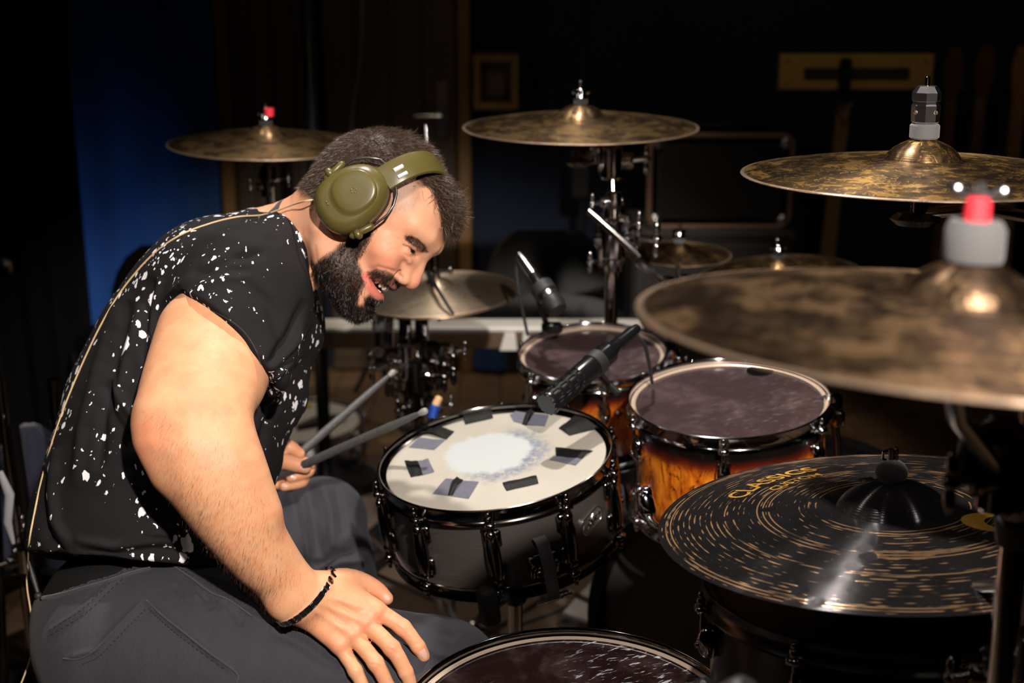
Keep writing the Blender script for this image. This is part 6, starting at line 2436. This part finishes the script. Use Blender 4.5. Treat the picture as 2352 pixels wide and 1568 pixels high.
# ribbed collar: a flat band lying round the base of the neck
nkc = [W(722, 545, 2.03), W(668, 572, 2.05)]
A_ = nkc[1] - nkc[0]
Mn = align(nkc[0] + A_ * .20, nkc[1])
ring = []
for i in range(48):
    a = 2 * pi * i / 48
    d = (Mn.to_3x3() @ Vector((cos(a), sin(a), 0)))
    o_ = Mn.translation + A_.normalized() * (.010)
    h_, n_, i_, dd_ = bvh_shirt.ray_cast(o_ + d * .16, -d)
    rr0 = .0645 if h_ is None else min(.074, max(.0615, (h_ - o_).length))
    ring.append(o_ + d * rr0)
sm = [(ring[i - 1] + ring[i] * 2 + ring[(i + 1) % 48]) / 4 for i in range(48)]
MB().tube(sm, .0042, 10, None, False, True).build('collar', plain_black, person, 180)
for line in ([(404, 712), (445, 702), (505, 722), (560, 762), (594, 818), (606, 868)], [(110, 1272), (205, 1292), (330, 1284), (460, 1282)], [(642, 492), (690, 525), (712, 575), (722, 625)]):
    L = surf_line(line, bvh_shirt, .0003)
    if len(L) > 3:
        MB().tube(L, .0007, 6).build('hem_stitching', plain_black, person, 180)

# ------------------------------------------------------------------ jeans
J = SDF()
waist = line_plane((86, 1372), (300, 1302), (300, 1500))
waist2 = line_plane((300, 1300), (480, 1262), (300, 1500))
hipd = 2.075
J.chain([W(262, 1428, 2.03), W(285, 1440, 2.15)], [.103, .108], .03)
J.ball(W(305, 1375, 2.08), (.125, .165, .09), .04)
J.chain([W(290, 1478, 1.985), W(470, 1500, 1.965), W(650, 1528, 1.955), W(850, 1552, 1.95), W(1005, 1572, 1.945)], [.125, .120, .107, .096, .088], .03, sub=3)
J.chain([W(1005, 1572, 1.945), W(1060, 1680, 1.90), W(1080, 1980, 1.93), W(1085, 2280, 2.02)], [.088, .072, .062, .052], .02, sub=3)
J.chain([W(300, 1450, 2.19), W(450, 1360, 2.30), W(600, 1270, 2.43), W(742, 1196, 2.52)], [.125, .112, .092, .076], .03, sub=3)
J.chain([W(742, 1196, 2.52), W(772, 1300, 2.46), W(800, 1420, 2.46), W(815, 1600, 2.55), W(820, 1690, 2.60)], [.0765, .066, .060, .052, .047], .012, sub=3)
for n_, o_ in (waist, waist2):
    pass
JVOX = 0.0034
# trim at the waistband
opsJ = []
for mode, segs, k in J.ops:
    new = []
    for lo, hi, fn in segs:
        def f2(X, Y, Z, fn=fn):
            d = fn(X, Y, Z)
            return d
        new.append((lo, hi, f2))
    opsJ.append((mode, new, k))
V, Fq = J.mesh(JVOX, 'jeans')
V = relax(V, Fq, 2, .5)
# remove the part above the waist line
cx_ = V @ waist[0] - waist[1]
cy_ = V @ waist2[0] - waist2[1]
px_, _ = to_px(V)
above = np.where(px_[:, 0] < 300, cx_, cy_)
above = np.where(px_[:, 0] > 560, -1, above)
keep = (above < 0.0)
Fk = Fq[keep[Fq].all(1)]
used = np.unique(Fk); mp = np.full(len(V), -1); mp[used] = np.arange(len(used))
VJ = V[used]; FJ = mp[Fk]
VB = V.copy()
Nb = vnormals(V, Fq)
Nn = vnormals(VJ, FJ)
VJ = VJ + Nn * (0.0018 * fbm(VJ, 7, 33, 2) * 1.0)[:, None]
jf = [
    ([(112, 1452), (190, 1401), (258, 1336), (323, 1282)], .0022, 6), ([(146, 1512), (218, 1493), (272, 1438), (330, 1382)], .0022, 5), ([(333, 1382), (374, 1415), (425, 1455), (541, 1544)], .0022, 5),
    ([(384, 1279), (395, 1296), (442, 1330), (483, 1360), (578, 1415), (650, 1450)], .002, 5), ([(392, 1310), (440, 1345), (490, 1380)], -.0018, 6),
    ([(400, 1340), (420, 1370)], -.0015, 7), ([(440, 1345), (455, 1375)], .0016, 6), ([(470, 1365), (485, 1400)], -.0016, 7), ([(500, 1380), (520, 1410)], .0016, 7), ([(540, 1400), (556, 1436)], -.0015, 8),
    ([(620, 1440), (700, 1480), (780, 1540)], -.003, 16), ([(930, 1400), (990, 1440), (1050, 1465)], -.002, 10), ([(960, 1395), (1020, 1430)], .002, 8), ([(900, 1430), (1000, 1500), (1050, 1520)], .002, 12),
    # far knee
    ([(640, 1130), (650, 1200), (668, 1290)], -.004, 12), ([(665, 1120), (680, 1200), (700, 1290)], .0035, 11), ([(705, 1105), (722, 1180), (735, 1280)], -.0045, 11), ([(735, 1105), (758, 1180), (765, 1260)], .004, 11),
    ([(770, 1110), (785, 1170), (790, 1230)], -.003, 9), ([(720, 1300), (770, 1270), (820, 1262)], -.006, 9), ([(725, 1320), (780, 1292), (835, 1290)], .005, 10), ([(800, 1300), (812, 1330)], -.003, 7), ([(650, 1330), (720, 1345), (800, 1330)], -.003, 12)]
VJ = crease(VJ, Nn, [(a_, b_ * 2.4, c_) for a_, b_, c_ in jf])
VJ = relax(VJ, FJ, 1, .3)
jg = N('washed_black_denim')
co = jg.coord()
tw_ = jg.math('SINE', jg.math('MULTIPLY', jg.xyz(jg.mapping(co, rot=(.3, .6, .4)))[0], 5200))
f1 = jg.noise(co, 10, 4, .6)
f2_ = jg.noise(co, 600, 3, .6)
c = jg.mix(jg.math('MULTIPLY', jg.math('ADD', f1, jg.noise(jg.mapping(co, scale=(1, 1, .4)), 45, 5, .7)), .5), (.005, .005, .009), (.017, .017, .025))
c = jg.mix(jg.math('MULTIPLY', f2_, .75), c, (.038, .037, .047))
jg.set(color=c, rough=.85, sheen=.04, normal=jg.bump(jg.noise(jg.mapping(co, scale=(1, 1, .5)), 55, 4, .6), .5, .0035, jg.bump(f2_, .4, .0008)))
jeans = local(mesh_from('jeans', VJ, FJ, jg.m, person))
md = jeans.modifiers.new('thickness', 'SOLIDIFY'); md.thickness = .0035; md.offset = -1
bvh_jeans = BVHTree.FromPolygons([tuple(v) for v in VJ], [tuple(int(i) for i in f) for f in FJ])
# underlayer: black shirt tail / belt between shirt and waistband
VB = VB - Nb * .006
kb = (above > -.02) & (above < .11) & (px_[:, 0] < 560)
Fb = Fq[kb[Fq].all(1)]
used = np.unique(Fb); mp = np.full(len(V), -1); mp[used] = np.arange(len(used))
if len(used):
    bl = local(mesh_from('belt', VB[used], mp[Fb], plain('belt_black', (.006, .006, .006), .6), person))
M_SEAM = cloth('denim_seam', (.030, .030, .036), .9, 700)
M_THREAD = plain('dark_thread', (.006, .006, .008), .9)
for ln, dash in (([(99, 1350), (140, 1340), (190, 1326), (238, 1309), (290, 1300)], False), ([(104, 1360), (145, 1350), (190, 1336), (238, 1321)], True),
                 ([(112, 1448), (190, 1397), (258, 1332), (323, 1278)], True), ([(116, 1458), (196, 1408), (266, 1343), (335, 1284)], True),
                 ([(146, 1512), (180, 1513), (218, 1493), (272, 1438), (323, 1384), (337, 1379)], False), ([(190, 1525), (230, 1505), (285, 1448), (338, 1395)], True),
                 ([(337, 1379), (374, 1415), (425, 1455), (476, 1496), (541, 1544), (543, 1568)], False), ([(345, 1402), (385, 1438), (440, 1482), (520, 1540)], True),
                 ([(384, 1279), (395, 1296), (442, 1330), (483, 1360), (527, 1379), (578, 1415)], False), ([(392, 1292), (448, 1326), (490, 1354), (535, 1374)], True), ([(450, 1282), (520, 1320), (580, 1362)], False)):
    L = surf_line(ln, bvh_jeans, .0006, 14)
    if len(L) < 4:
        continue
    if not dash:
        MB().tube(L, .0012, 6).build('seam', M_SEAM, person, 180)
    else:
        m = MB()
        for i in range(0, len(L) - 1, 2):
            m.tube([L[i], L[i + 1]], .0006, 5)
        m.build('stitching', M_THREAD, person, 0)['kind'] = 'stuff'
wl = surf_line([(97, 1374), (140, 1366), (190, 1352), (240, 1338), (300, 1318), (345, 1306)], bvh_jeans, .0004, 14)
if len(wl) > 4:
    MB().tube(wl, .0032, 8).build('waistband', M_SEAM, person, 180)
hb_, nb_ = hit(413, 1293, bvh_jeans, .001)
if hb_:
    MB(align(hb_, hb_ + nb_)).lathe([(0, 0), (.0055, 0), (.0058, .0015), (.0035, .0020), (.0022, .0032), (0, .0036)], 20).build('rivet', plain('rivet_brass', (.62, .50, .33), .3, 1.0), person)
# lace end of the drawstring at the back
MB().tube([W(66, 1288, 1.99), W(76, 1325, 1.985), W(88, 1364, 1.98)], [.0018, .0040, .0030], 8).build('belt_end', M_RUBBER, person)
MB().sphere(W(88, 1368, 1.978), .006, 10).build('belt_knot', M_RUBBER, person)
# shoes
for kx, nm in ((W(1085, 2280, 2.02), 0), (W(820, 1690, 2.60), 1)):
    d = Vector((1, 0, 0)) if nm == 0 else Vector((.75, .66, 0))
    base_ = Vector((kx.x, kx.y, .0))
    m = SDF()
    m.chain([base_ + Vector((0, 0, .09)) - d * .02, base_ + d * .08 + Vector((0, 0, .06)), base_ + d * .18 + Vector((0, 0, .045))], [.052, .050, .040], .02, sub=2)
    m.ball(base_ - d * .03 + Vector((0, 0, .05)), .045, .02)
    v_, f_ = m.mesh(.006, 'shoe')
    v_[:, 2] = np.maximum(v_[:, 2], .012)
    local(mesh_from('shoe', v_, f_, M_RUBBER, person))

# drum throne
tc = W(215, 1560, 2.09)
TH = thing('drum_throne', 'black padded drum throne the drummer sits on', 'stool', (tc.x, tc.y, 0))
zt = tc.z - .075
MB().lathe([(0, zt), (.17, zt), (.185, zt - .015), (.185, zt - .06), (.17, zt - .075), (0, zt - .075)], 48, Matrix.Translation((tc.x, tc.y, 0))).build('seat', M_PLASTIC, TH)
MB().cyl((tc.x, tc.y, .10), (tc.x, tc.y, zt - .07), .016, .016, 16).build('column', M_CHROME_OLD, TH)
tripod(TH, tc.x, tc.y, .30)

# ------------------------------------------------------------------ ear defenders
ED = thing('ear_defenders', 'olive green ear defenders worn by the drummer', 'headphones', HM)
olv = N('olive_plastic')
co = olv.coord()
olv.set(color=olv.mix(olv.noise(co, 12, 3), (.074, .060, .015), (.092, .074, .020)), rough=.34, spec=.5, normal=olv.bump(olv.noise(co, 1400, 2), .10, .0003))
M_OLIVE = olv.m
M_WIRE = plain('dark_steel_wire', (.10, .10, .09), .3, .9)
BA = radians(17)          # band leans forward of vertical
for s in (1, -1):
    # local frame of a cup: x out of the head, y across, z along the cup's long axis
    ctr = Vector((s * .082, -.004, .002))
    Rt = Matrix.Rotation(radians(-14), 4, 'X')
    Mc = Matrix.Translation(ctr) @ Rt @ Matrix.Diagonal((s, 1, 1, 1))

    def ringp(x, a, b, n=48, egg=.10):
        out = []
        for i in range(n):
            t = 2 * pi * i / n
            c_, s_ = cos(t), sin(t)
            r = (abs(c_) ** 2.35 + abs(s_) ** 2.35) ** (-1 / 2.35)
            out.append(Vector((x, a * r * c_ * (1 - egg * s_), b * r * s_)))
        return out

    def loft(rings, name, mat, cap=True, lv=True):
        n = len(rings[0]); vs = [p for r in rings for p in r]; fs = []
        for k in range(len(rings) - 1):
            for i in range(n):
                j = (i + 1) % n
                f = (k * n + i, k * n + j, (k + 1) * n + j, (k + 1) * n + i)
                fs.append(f)
        if cap:
            fs.append(tuple(range((len(rings) - 1) * n, len(rings) * n)))
            fs.append(tuple(range(n))[::-1])
        return MB(Mc).add(vs, fs).build(name, mat, ED, 50, False)
    sx = s
    loft([ringp(-.012, .036, .048), ringp(-.008, .039, .051), ringp(.000, .0395, .0515), ringp(.006, .037, .049)], 'cushion', plain('cushion_black', (.02, .02, .018), .5))
    # cup: two nested swells, the outer one smaller and shifted up
    cup = [ringp(.004, .0395, .0490), ringp(.008, .0415, .0515), ringp(.014, .0420, .0520), ringp(.020, .0412, .0510), ringp(.026, .0388, .0480), ringp(.0305, .0345, .0430), ringp(.0325, .0315, .0400)]
    cup2 = []
    for x, sc2, dz in ((.0328, .0305, .006), (.0335, .0290, .0075), (.0352, .0278, .009), (.0368, .0262, .009), (.0375, .0235, .009), (.0378, .015, .009), (.0379, .004, .009)):
        cup2.append([Vector((p.x, p.y, p.z + dz)) for p in ringp(x, sc2, sc2 * 1.08, egg=.03)])
    # blend: keep lower shell broad
    loft(cup + [[Vector((p.x, p.y, p.z)) for p in ringp(.0330, .0285, .0365)]], 'ear_cup', M_OLIVE)
    loft([[Vector((.026, p.y, p.z)) for p in cup2[0]]] + cup2, 'cup_boss', M_OLIVE)
    m = MB(Mc)
    for k in range(5):
        a = 2 * pi * k / 5
        m.sphere((.0378, .0035 * cos(a), .009 + .0035 * sin(a)), (.0008, .0014, .0014), 8)
    m.sphere((.0335, -.010, -.030), (.0012, .0018, .0014), 8)
    m.sphere((.0335, -.006, -.030), (.0012, .0014, .0014), 8)
    m.build('cup_mark', M_OLIVE, ED, 60, False)
    # wire yoke, pivots
    yk = [Vector((.010, -.044, -.004)), Vector((.012, -.044, .030)), Vector((.012, -.022, .060)), Vector((.010, .004, .0625)), Vector((.012, .030, .052)), Vector((.014, .047, .026)), Vector((.012, .046, -.018))]
    MB(Mc).tube(spline(yk, 2), .0017, 8).build('wire_yoke', M_WIRE, ED, 60, False)
    for sy, zz in ((-1, .000), (1, -.014)):
        m = MB(Mc @ Matrix.Translation((.014, sy * .045, zz)) @ Matrix.Rotation(radians(-8 * sy), 4, 'X'))
        m.box((0, 0, 0), (.010, .009, .036), None, .003)
        m.box((.002, sy * .002, -.006), (.014, .013, .010), None, .003)
        m.build('pivot_arm', M_OLIVE, ED, 50, False)
# headband: arc in the plane of side and tilted-up axis
bd = Vector((0, sin(BA), cos(BA)))
bx = Vector((1, 0, 0))
bw_ = bx.cross(bd)
vs = []; fs = []
nn = 56
cross = [(-.018, -.0015), (-.0165, .0012), (-.010, .0022), (.010, .0022), (.0165, .0012), (.018, -.0015), (.010, -.0018), (-.010, -.0018)]
arc = []
for i in range(nn + 1):
    a = pi * i / nn
    rx, rz = .097, .1235
    # start at the cup tops, straight sides then round over the crown
    x = rx * cos(a)
    z = .052 + (rz - .052) * (sin(a) ** .75 if sin(a) > 0 else 0)
    arc.append(bx * x * (1 if abs(cos(a)) < .98 else 1) + bd * z + Vector((0, -.004, 0)))
for i, p in enumerate(arc):
    t = (arc[min(i + 1, nn)] - arc[max(i - 1, 0)]).normalized()
    n_ = bw_.cross(t).normalized()
    if n_.dot(p - bd * .03) < 0:
        n_ = -n_
    for w_, h_ in cross:
        vs.append(p + bw_ * w_ + n_ * h_)
k_ = len(cross)
for i in range(nn):
    for j in range(k_):
        j2 = (j + 1) % k_
        fs.append((i * k_ + j, i * k_ + j2, (i + 1) * k_ + j2, (i + 1) * k_ + j))
fs.append(tuple(range(k_))); fs.append(tuple(nn * k_ + j for j in range(k_))[::-1])
MB(HM).add(vs, fs).build('headband', M_OLIVE, ED, 50)
for dy in (-.0055, .0055):
    i = 4
    p = arc[i]; t = (arc[i + 1] - arc[i - 1]).normalized()
    n_ = bw_.cross(t).normalized()
    if n_.dot(p - bd * .03) < 0:
        n_ = -n_
    a_ = p + bw_ * (dy - .004) + n_ * .0022
    MB(HM).tube([a_ - t * .0070, a_ + t * .0070], .0030, 10).build('slot_rim', plain('bright_steel', (.75, .74, .70), .35, .5), ED, 60)

# straw-coloured cable from the cup down his back
cab = []
for x, y in ((736, 470), (722, 460), (700, 462)):
    cab.append(W(x, y, 1.93))
for x, y, d in ((672, 470, 1.96), (640, 482, 1.98)):
    cab.append(W(x, y, d))
for x, y in ((600, 494), (545, 498), (480, 514), (410, 542), (345, 590), (283, 662), (236, 738), (194, 824), (154, 918), (122, 1008), (97, 1095), (79, 1178), (67, 1245)):
    h_, n_ = hit(x, y, bvh_shirt, .003)
    k = 0
    while h_ is None and k < 12:
        x += 4; y += 3; k += 1
        h_, n_ = hit(x, y, bvh_shirt, .003)
    if h_ is not None:
        cab.append(h_)
for x, y in ((64, 1300), (62, 1345), (70, 1400), (76, 1450), (72, 1500), (58, 1545), (40, 1590)):
    cab.append(W(x, y, 2.03))
CB = MB().tube(spline(cab, 10), .0013, 8).build('audio_cable', plain('straw_cable', (.50, .36, .19), .55, grain=.3, gscale=900), None, 180)
tag(CB, 'thin straw-coloured cable running from the ear defenders down the drummer\'s back', 'cable')

# ------------------------------------------------------------------ bracelet
wr0, wr1 = W(652, 1315, 1.853), W(720, 1392, 1.866)
wc_ = W(694, 1374, 1.862)
axd = (W(566, 1222, 1.815) - W(712, 1384, 1.864)).normalized()
Mb = align(wc_, wc_ + axd)
BR = thing('bracelet', 'black link bracelet with steel edges on the drummer\'s near wrist', 'bracelet', Mb)
nl = 30
rads = []
for i in range(nl):
    a = 2 * pi * i / nl
    d = (Mb.to_3x3() @ Vector((cos(a), sin(a), 0)))
    h_, n_, i_, dd_ = bvh_body.ray_cast(wc_ + d * .09, -d, .09)
    rads.append((h_ - wc_).length if h_ else .036)
# slanted the way it hangs in the photograph
M_LINK = plain('glossy_black_link', (.006, .006, .007), .12, coat=.8)
link0 = edge0 = None
for i in range(nl):
    a = 2 * pi * (i + .5) / nl
    r = (rads[i] + rads[(i + 1) % nl]) / 2 + .0018
    per = 2 * pi * r / nl
    ML = Matrix.Rotation(a, 4, 'Z') @ Matrix.Translation((r, 0, 0))
    if link0 is None:
        lk = MB(); lk.box((0, 0, 0), (.0026, .92, .0074), None, 0)
        link0 = MB().box((.0004, 0, 0), (.0026, .0066, .0066), None, .0005).build('link', M_LINK, BR, 0, False)
        m = MB()
        for z in (-.0038, .0038):
            m.box((.0002, 0, z), (.0030, .0078, .0010), None, .0002)
        for y in (-.0036, .0036):
            m.box((.0002, y, 0), (.0030, .0008, .0076), None, .0002)
        edge0 = m.build('link_frame', M_CHROME, link0, 0, False)
        link0.matrix_basis = ML
    else:
        copy_part(link0, BR, ML)

# ------------------------------------------------------------------ drumsticks
gr = N('textured_black_stick')
co = gr.coord()
n1 = gr.noise(gr.mapping(co, scale=(1, 1, .3)), 420, 3, .6)
gr.set(color=gr.mix(n1, (.012, .012, .012), (.09, .087, .087)), rough=.55, normal=gr.bump(n1, .5, .001))
for (a, b, da, db, lab) in (((612, 1108), (906, 852), 2.262, 2.42, 'upper grey-black drumstick in the drummer\'s far hand, pointing to the clamps'), ((655, 1086), (980, 942), 2.275, 2.17, 'lower grey-black drumstick in the drummer\'s far hand, pointing over the snare rim')):
    p0, p1 = W(*a, da), W(*b, db)
    if lab.startswith('lower'):
        p0 = p0 + (p0 - p1).normalized() * .03
    L = (p1 - p0).length
    M_ = align(p0, p1)
    t = thing('drumstick', lab, 'drumstick', M_, 'drumsticks in the far hand')
    MB().lathe([(0, 0), (.0055, .0012), (.0072, .006), (.0073, .10), (.0073, L * .55), (.0066, L * .78), (.0046, L - .022), (.0034, L - .014)], 20).build('shaft', gr.m, t, 60, False)
    MB().lathe([(.0033, L - .0145), (.0046, L - .011), (.0056, L - .006), (.0050, L - .001), (.0030, L + .0010), (0, L + .0014)], 18).build('tip', plain('stick_tip', (.22, .21, .20), .4), t, 60, False)

# ------------------------------------------------------------------ hair, beard, arm hair
def tri_area(V, Fq):
    a = V[Fq[:, 1]] - V[Fq[:, 0]]; b = V[Fq[:, 3]] - V[Fq[:, 0]]
    return np.linalg.norm(np.cross(a, b), axis=1)


def roots(mask, count, seed):
    rg_ = np.random.default_rng(seed)
    fm_ = mask[BF].mean(1)
    wgt = tri_area(BV, BF) * fm_
    if wgt.sum() <= 0:
        return np.zeros((0, 3)), np.zeros((0, 3)), np.zeros(0)
    fi = rg_.choice(len(BF), size=count, p=wgt / wgt.sum())
    uv_ = rg_.random((count, 2))
    q = BF[fi]
    w4 = np.stack([(1 - uv_[:, 0]) * (1 - uv_[:, 1]), uv_[:, 0] * (1 - uv_[:, 1]), uv_[:, 0] * uv_[:, 1], (1 - uv_[:, 0]) * uv_[:, 1]], 1)
    P = (BV[q] * w4[:, :, None]).sum(1)
    Nr = (BN[q] * w4[:, :, None]).sum(1)
    Nr /= np.maximum(np.linalg.norm(Nr, axis=1), 1e-9)[:, None]
    return P, Nr, fm_[fi]


def strands(name, P, Nr, flow, length, width, mat, parent, seed, segs=5, lift=0.5, curl=0.3, droop=None, clump=0.0):
    """hair strands as tapered flat ribbons in one mesh"""
    rg_ = np.random.default_rng(seed)
    n = len(P)
    length = np.broadcast_to(length, (n,)) * rg_.uniform(.65, 1.15, n)
    flow = flow - Nr * (flow * Nr).sum(1)[:, None] * 0.6
    flow /= np.maximum(np.linalg.norm(flow, axis=1), 1e-9)[:, None]
    d = Nr * lift + flow * (1 - lift) + rg_.normal(size=(n, 3)) * .22 * curl + 0
    d /= np.linalg.norm(d, axis=1)[:, None]
    p = P - Nr * .0012
    pts = [p]
    ph = rg_.uniform(0, 2 * pi, n)
    ax1 = np.cross(d, rg_.normal(size=(n, 3))); ax1 /= np.maximum(np.linalg.norm(ax1, axis=1), 1e-9)[:, None]
    if clump > 0:
        # neighbouring strands share their bend
        k = np.stack([np.sin(P[:, 0] * clump + 1.7 * np.sin(P[:, 1] * clump * .8)), np.sin(P[:, 1] * clump * 1.1 + 2 + 1.5 * np.sin(P[:, 2] * clump)), np.sin(P[:, 2] * clump * .9 + 4 + 1.3 * np.sin(P[:, 0] * clump * 1.2))], 1)
        ax1 = ax1 * .45 + np.cross(d, k) * .9
    for s in range(segs):
        t = (s + 1) / segs
        ang = curl * (1.1 + .6 * np.sin(ph))[:, None]
        d = d + ax1 * ang * (.55 if s % 2 == 0 or True else -.5) * np.cos(t * 3.0 + ph * .25)[:, None] + flow * .12
        if droop is not None:
            d = d + droop * .16
        # keep above the skin
        d = d + Nr * .10
        d /= np.linalg.norm(d, axis=1)[:, None]
        p = p + d * (length / segs)[:, None]
        pts.append(p)
    K = segs + 1
    side = np.cross(d, rg_.normal(size=(n, 3))); side /= np.maximum(np.linalg.norm(side, axis=1), 1e-9)[:, None]
    Vv = np.zeros((n, K, 2, 3))
    for i, q in enumerate(pts):
        wd = width * (1 - .85 * (i / segs) ** 1.5) / 2
        Vv[:, i, 0] = q - side * wd
        Vv[:, i, 1] = q + side * wd
    base_ = np.arange(n)[:, None] * (K * 2)
    fs = []
    for i in range(segs):
        fs.append(np.concatenate([base_ + 2 * i, base_ + 2 * i + 1, base_ + 2 * i + 3, base_ + 2 * i + 2], 1))
    o = local(mesh_from(name, Vv.reshape(-1, 3), np.concatenate(fs), mat, parent))
    o['kind'] = 'stuff'
    return o


def hairmat(name, c1, c2):
    g_ = N(name)
    f = g_.noise(g_.coord(), 260, 3, .6)
    g_.set(color=g_.mix(f, c1, c2), rough=.42, spec=.35)
    return g_.m


M_HAIR = hairmat('dark_brown_hair', (.020, .011, .007), (.085, .050, .032))
M_BEARD = hairmat('black_brown_beard', (.004, .003, .003), (.014, .009, .007))
M_ARMHAIR = hairmat('arm_hair', (.05, .022, .01), (.09, .04, .02))
hlB = to_head(BV)
hFn, hUn, hSn = npv(hF), npv(hU), npv(hS)

# top hair: swept forward, thick
band_free = np.ones(len(BV))
top = hm * (1 - .92 * fm)
P, Nr, w_ = roots(np.clip(top, 0, 1) ** 2, 15000, 1)
hlr = to_head(P)
fl = np.tile(hFn * .9 + hUn * .1, (len(P), 1)) + hSn * (hlr[:, 0:1] * -2)
front = sstep(hlr[:, 1], .02, .08)
ln = .018 + .010 * front + .004 * sstep(hlr[:, 2], .04, .12)
ln *= 1 - .55 * sstep(-hlr[:, 1], .03, .085)
hx_n = bd
# under the headband the hair is pressed flat
bdist = np.abs(hlr @ np.array([0, cos(BA), -sin(BA)]) - .0)
flat = np.exp(-((hlr[:, 1] * cos(BA) - hlr[:, 2] * sin(BA)) / .020) ** 2)
ln = ln * (1 - .62 * flat)
strands('hair', P, Nr, fl, ln, .00055, M_HAIR, person, 2, 6, .40, .5, droop=None, clump=210)
# curls over the forehead
P, Nr, w_ = roots(near_head * hm * sstep(hlB[:, 1], .045, .075) * sstep(hlB[:, 2], .05, .075), 3800, 5)
if len(P):
    fl = np.tile(hFn * .8 - hUn * .35, (len(P), 1))
    strands('forelock', P, Nr, fl, .030, .00060, M_HAIR, person, 6, 9, .50, .95, droop=-hUn * .6, clump=260)
# faded sides
P, Nr, w_ = roots(np.clip(fm * near_head * (1 - dH * 0), 0, 1) * (hlB[:, 0] > -.2), 7000, 7)
strands('faded_side_hair', P, Nr, np.tile(hFn * .4 - hUn * .9, (len(P), 1)), .0042, .00030, M_HAIR, person, 8, 2, .35, .15)
P, Nr, w_ = roots(back_cap * 1.0 * (hlB[:, 2] < .09), 8000, 9)
strands('nape_hair', P, Nr, np.tile(-hUn, (len(P), 1)), .011, .00045, M_HAIR, person, 10, 3, .35, .25, clump=150)
# beard and moustache
P, Nr, w_ = roots(bm, 21000, 11)
hlr = to_head(P)
fl = np.tile(-hUn * .75 + hFn * .35, (len(P), 1))
lb = .0065 + .004 * sstep(-hlr[:, 2], .06, .11)
strands('beard', P, Nr, fl, lb, .00055, M_BEARD, person, 12, 6, .36, .75, clump=330)
P, Nr, w_ = roots(mm_ * (1 - lipmask), 1800, 13)
fl = np.tile(-hUn * .8, (len(P), 1)) + hSn * (np.sign(to_head(P)[:, 0:1]) * .6)
strands('moustache', P, Nr, fl, .0062, .00045, M_BEARD, person, 14, 4, .35, .25, clump=200)
P, Nr, w_ = roots(sm_, 700, 15)
strands('soul_patch', P, Nr, np.tile(-hUn, (len(P), 1)), .009, .00045, M_BEARD, person, 16, 3, .4, .3)
dBr2 = near_head * (hlB[:, 1] > .05) * sstep(-dBr, -2.5, 2.5)
P, Nr, w_ = roots(dBr2, 1300, 17)
strands('eyebrow', P, Nr, np.tile(hFn * -.4, (len(P), 1)) + hSn * np.sign(to_head(P)[:, 0:1]), .0062, .00038, M_BEARD, person, 18, 3, .34, .08)
P, Nr, w_ = roots(near_head * (hlB[:, 1] > .06) * np.exp(-(dL / 2.0) ** 2), 160, 19)
strands('eyelash', P, Nr, np.tile(hFn, (len(P), 1)), .0055, .0003, M_BEARD, person, 20, 3, .3, .1, droop=-hUn * .5)
# arm hair
pxB, dB_ = to_px(BV)
dArm, tA = poly_dist(pxB, [(440, 950), (478, 1075), (566, 1222), (697, 1370)])
am = (pxB[:, 1] > 930) * sstep(-dArm, -118, -60) * (np.linalg.norm(BV - npv(W(560, 1180, 1.82)), axis=1) < .28) * (dB_ < 1.95)
am = am * (1 - sstep(pxB[:, 0] * .707 + pxB[:, 1] * .707, 1395, 1440) * .85)
P, Nr, w_ = roots(am, 5200, 21)
fl = npv(W(545, 1220, 1.82)) - npv(W(495, 1110, 1.82)); fl = fl / np.linalg.norm(fl)
sd = npv(W(470, 1130, 1.82)) - npv(W(520, 1100, 1.82)); sd /= np.linalg.norm(sd)
strands('arm_hair', P, Nr, np.tile(fl * .55 + sd * .55, (len(P), 1)), .0125, .00022, M_ARMHAIR, person, 22, 4, .10, .28)
am2 = (pxB[:, 1] < 960) & (pxB[:, 1] > 760) & (dB_ < 1.9) & (pxB[:, 0] > 330) & (pxB[:, 0] < 600)
P, Nr, w_ = roots(am2 * 1.0, 1000, 23)
strands('arm_hair', P, Nr, np.tile(fl * .7 + sd * .4, (len(P), 1)), .010, .00022, M_ARMHAIR, person, 24, 3, .10, .25)
P, Nr, w_ = roots(np.exp(-(poly_dist(pxB, [(745, 1440), (735, 1420), (700, 1400)])[0] / 22) ** 2) * (dB_ < 1.95), 260, 25)
strands('arm_hair', P, Nr, np.tile(fl * .5 + sd * .5, (len(P), 1)), .007, .00020, M_ARMHAIR, person, 26, 3, .10, .25)
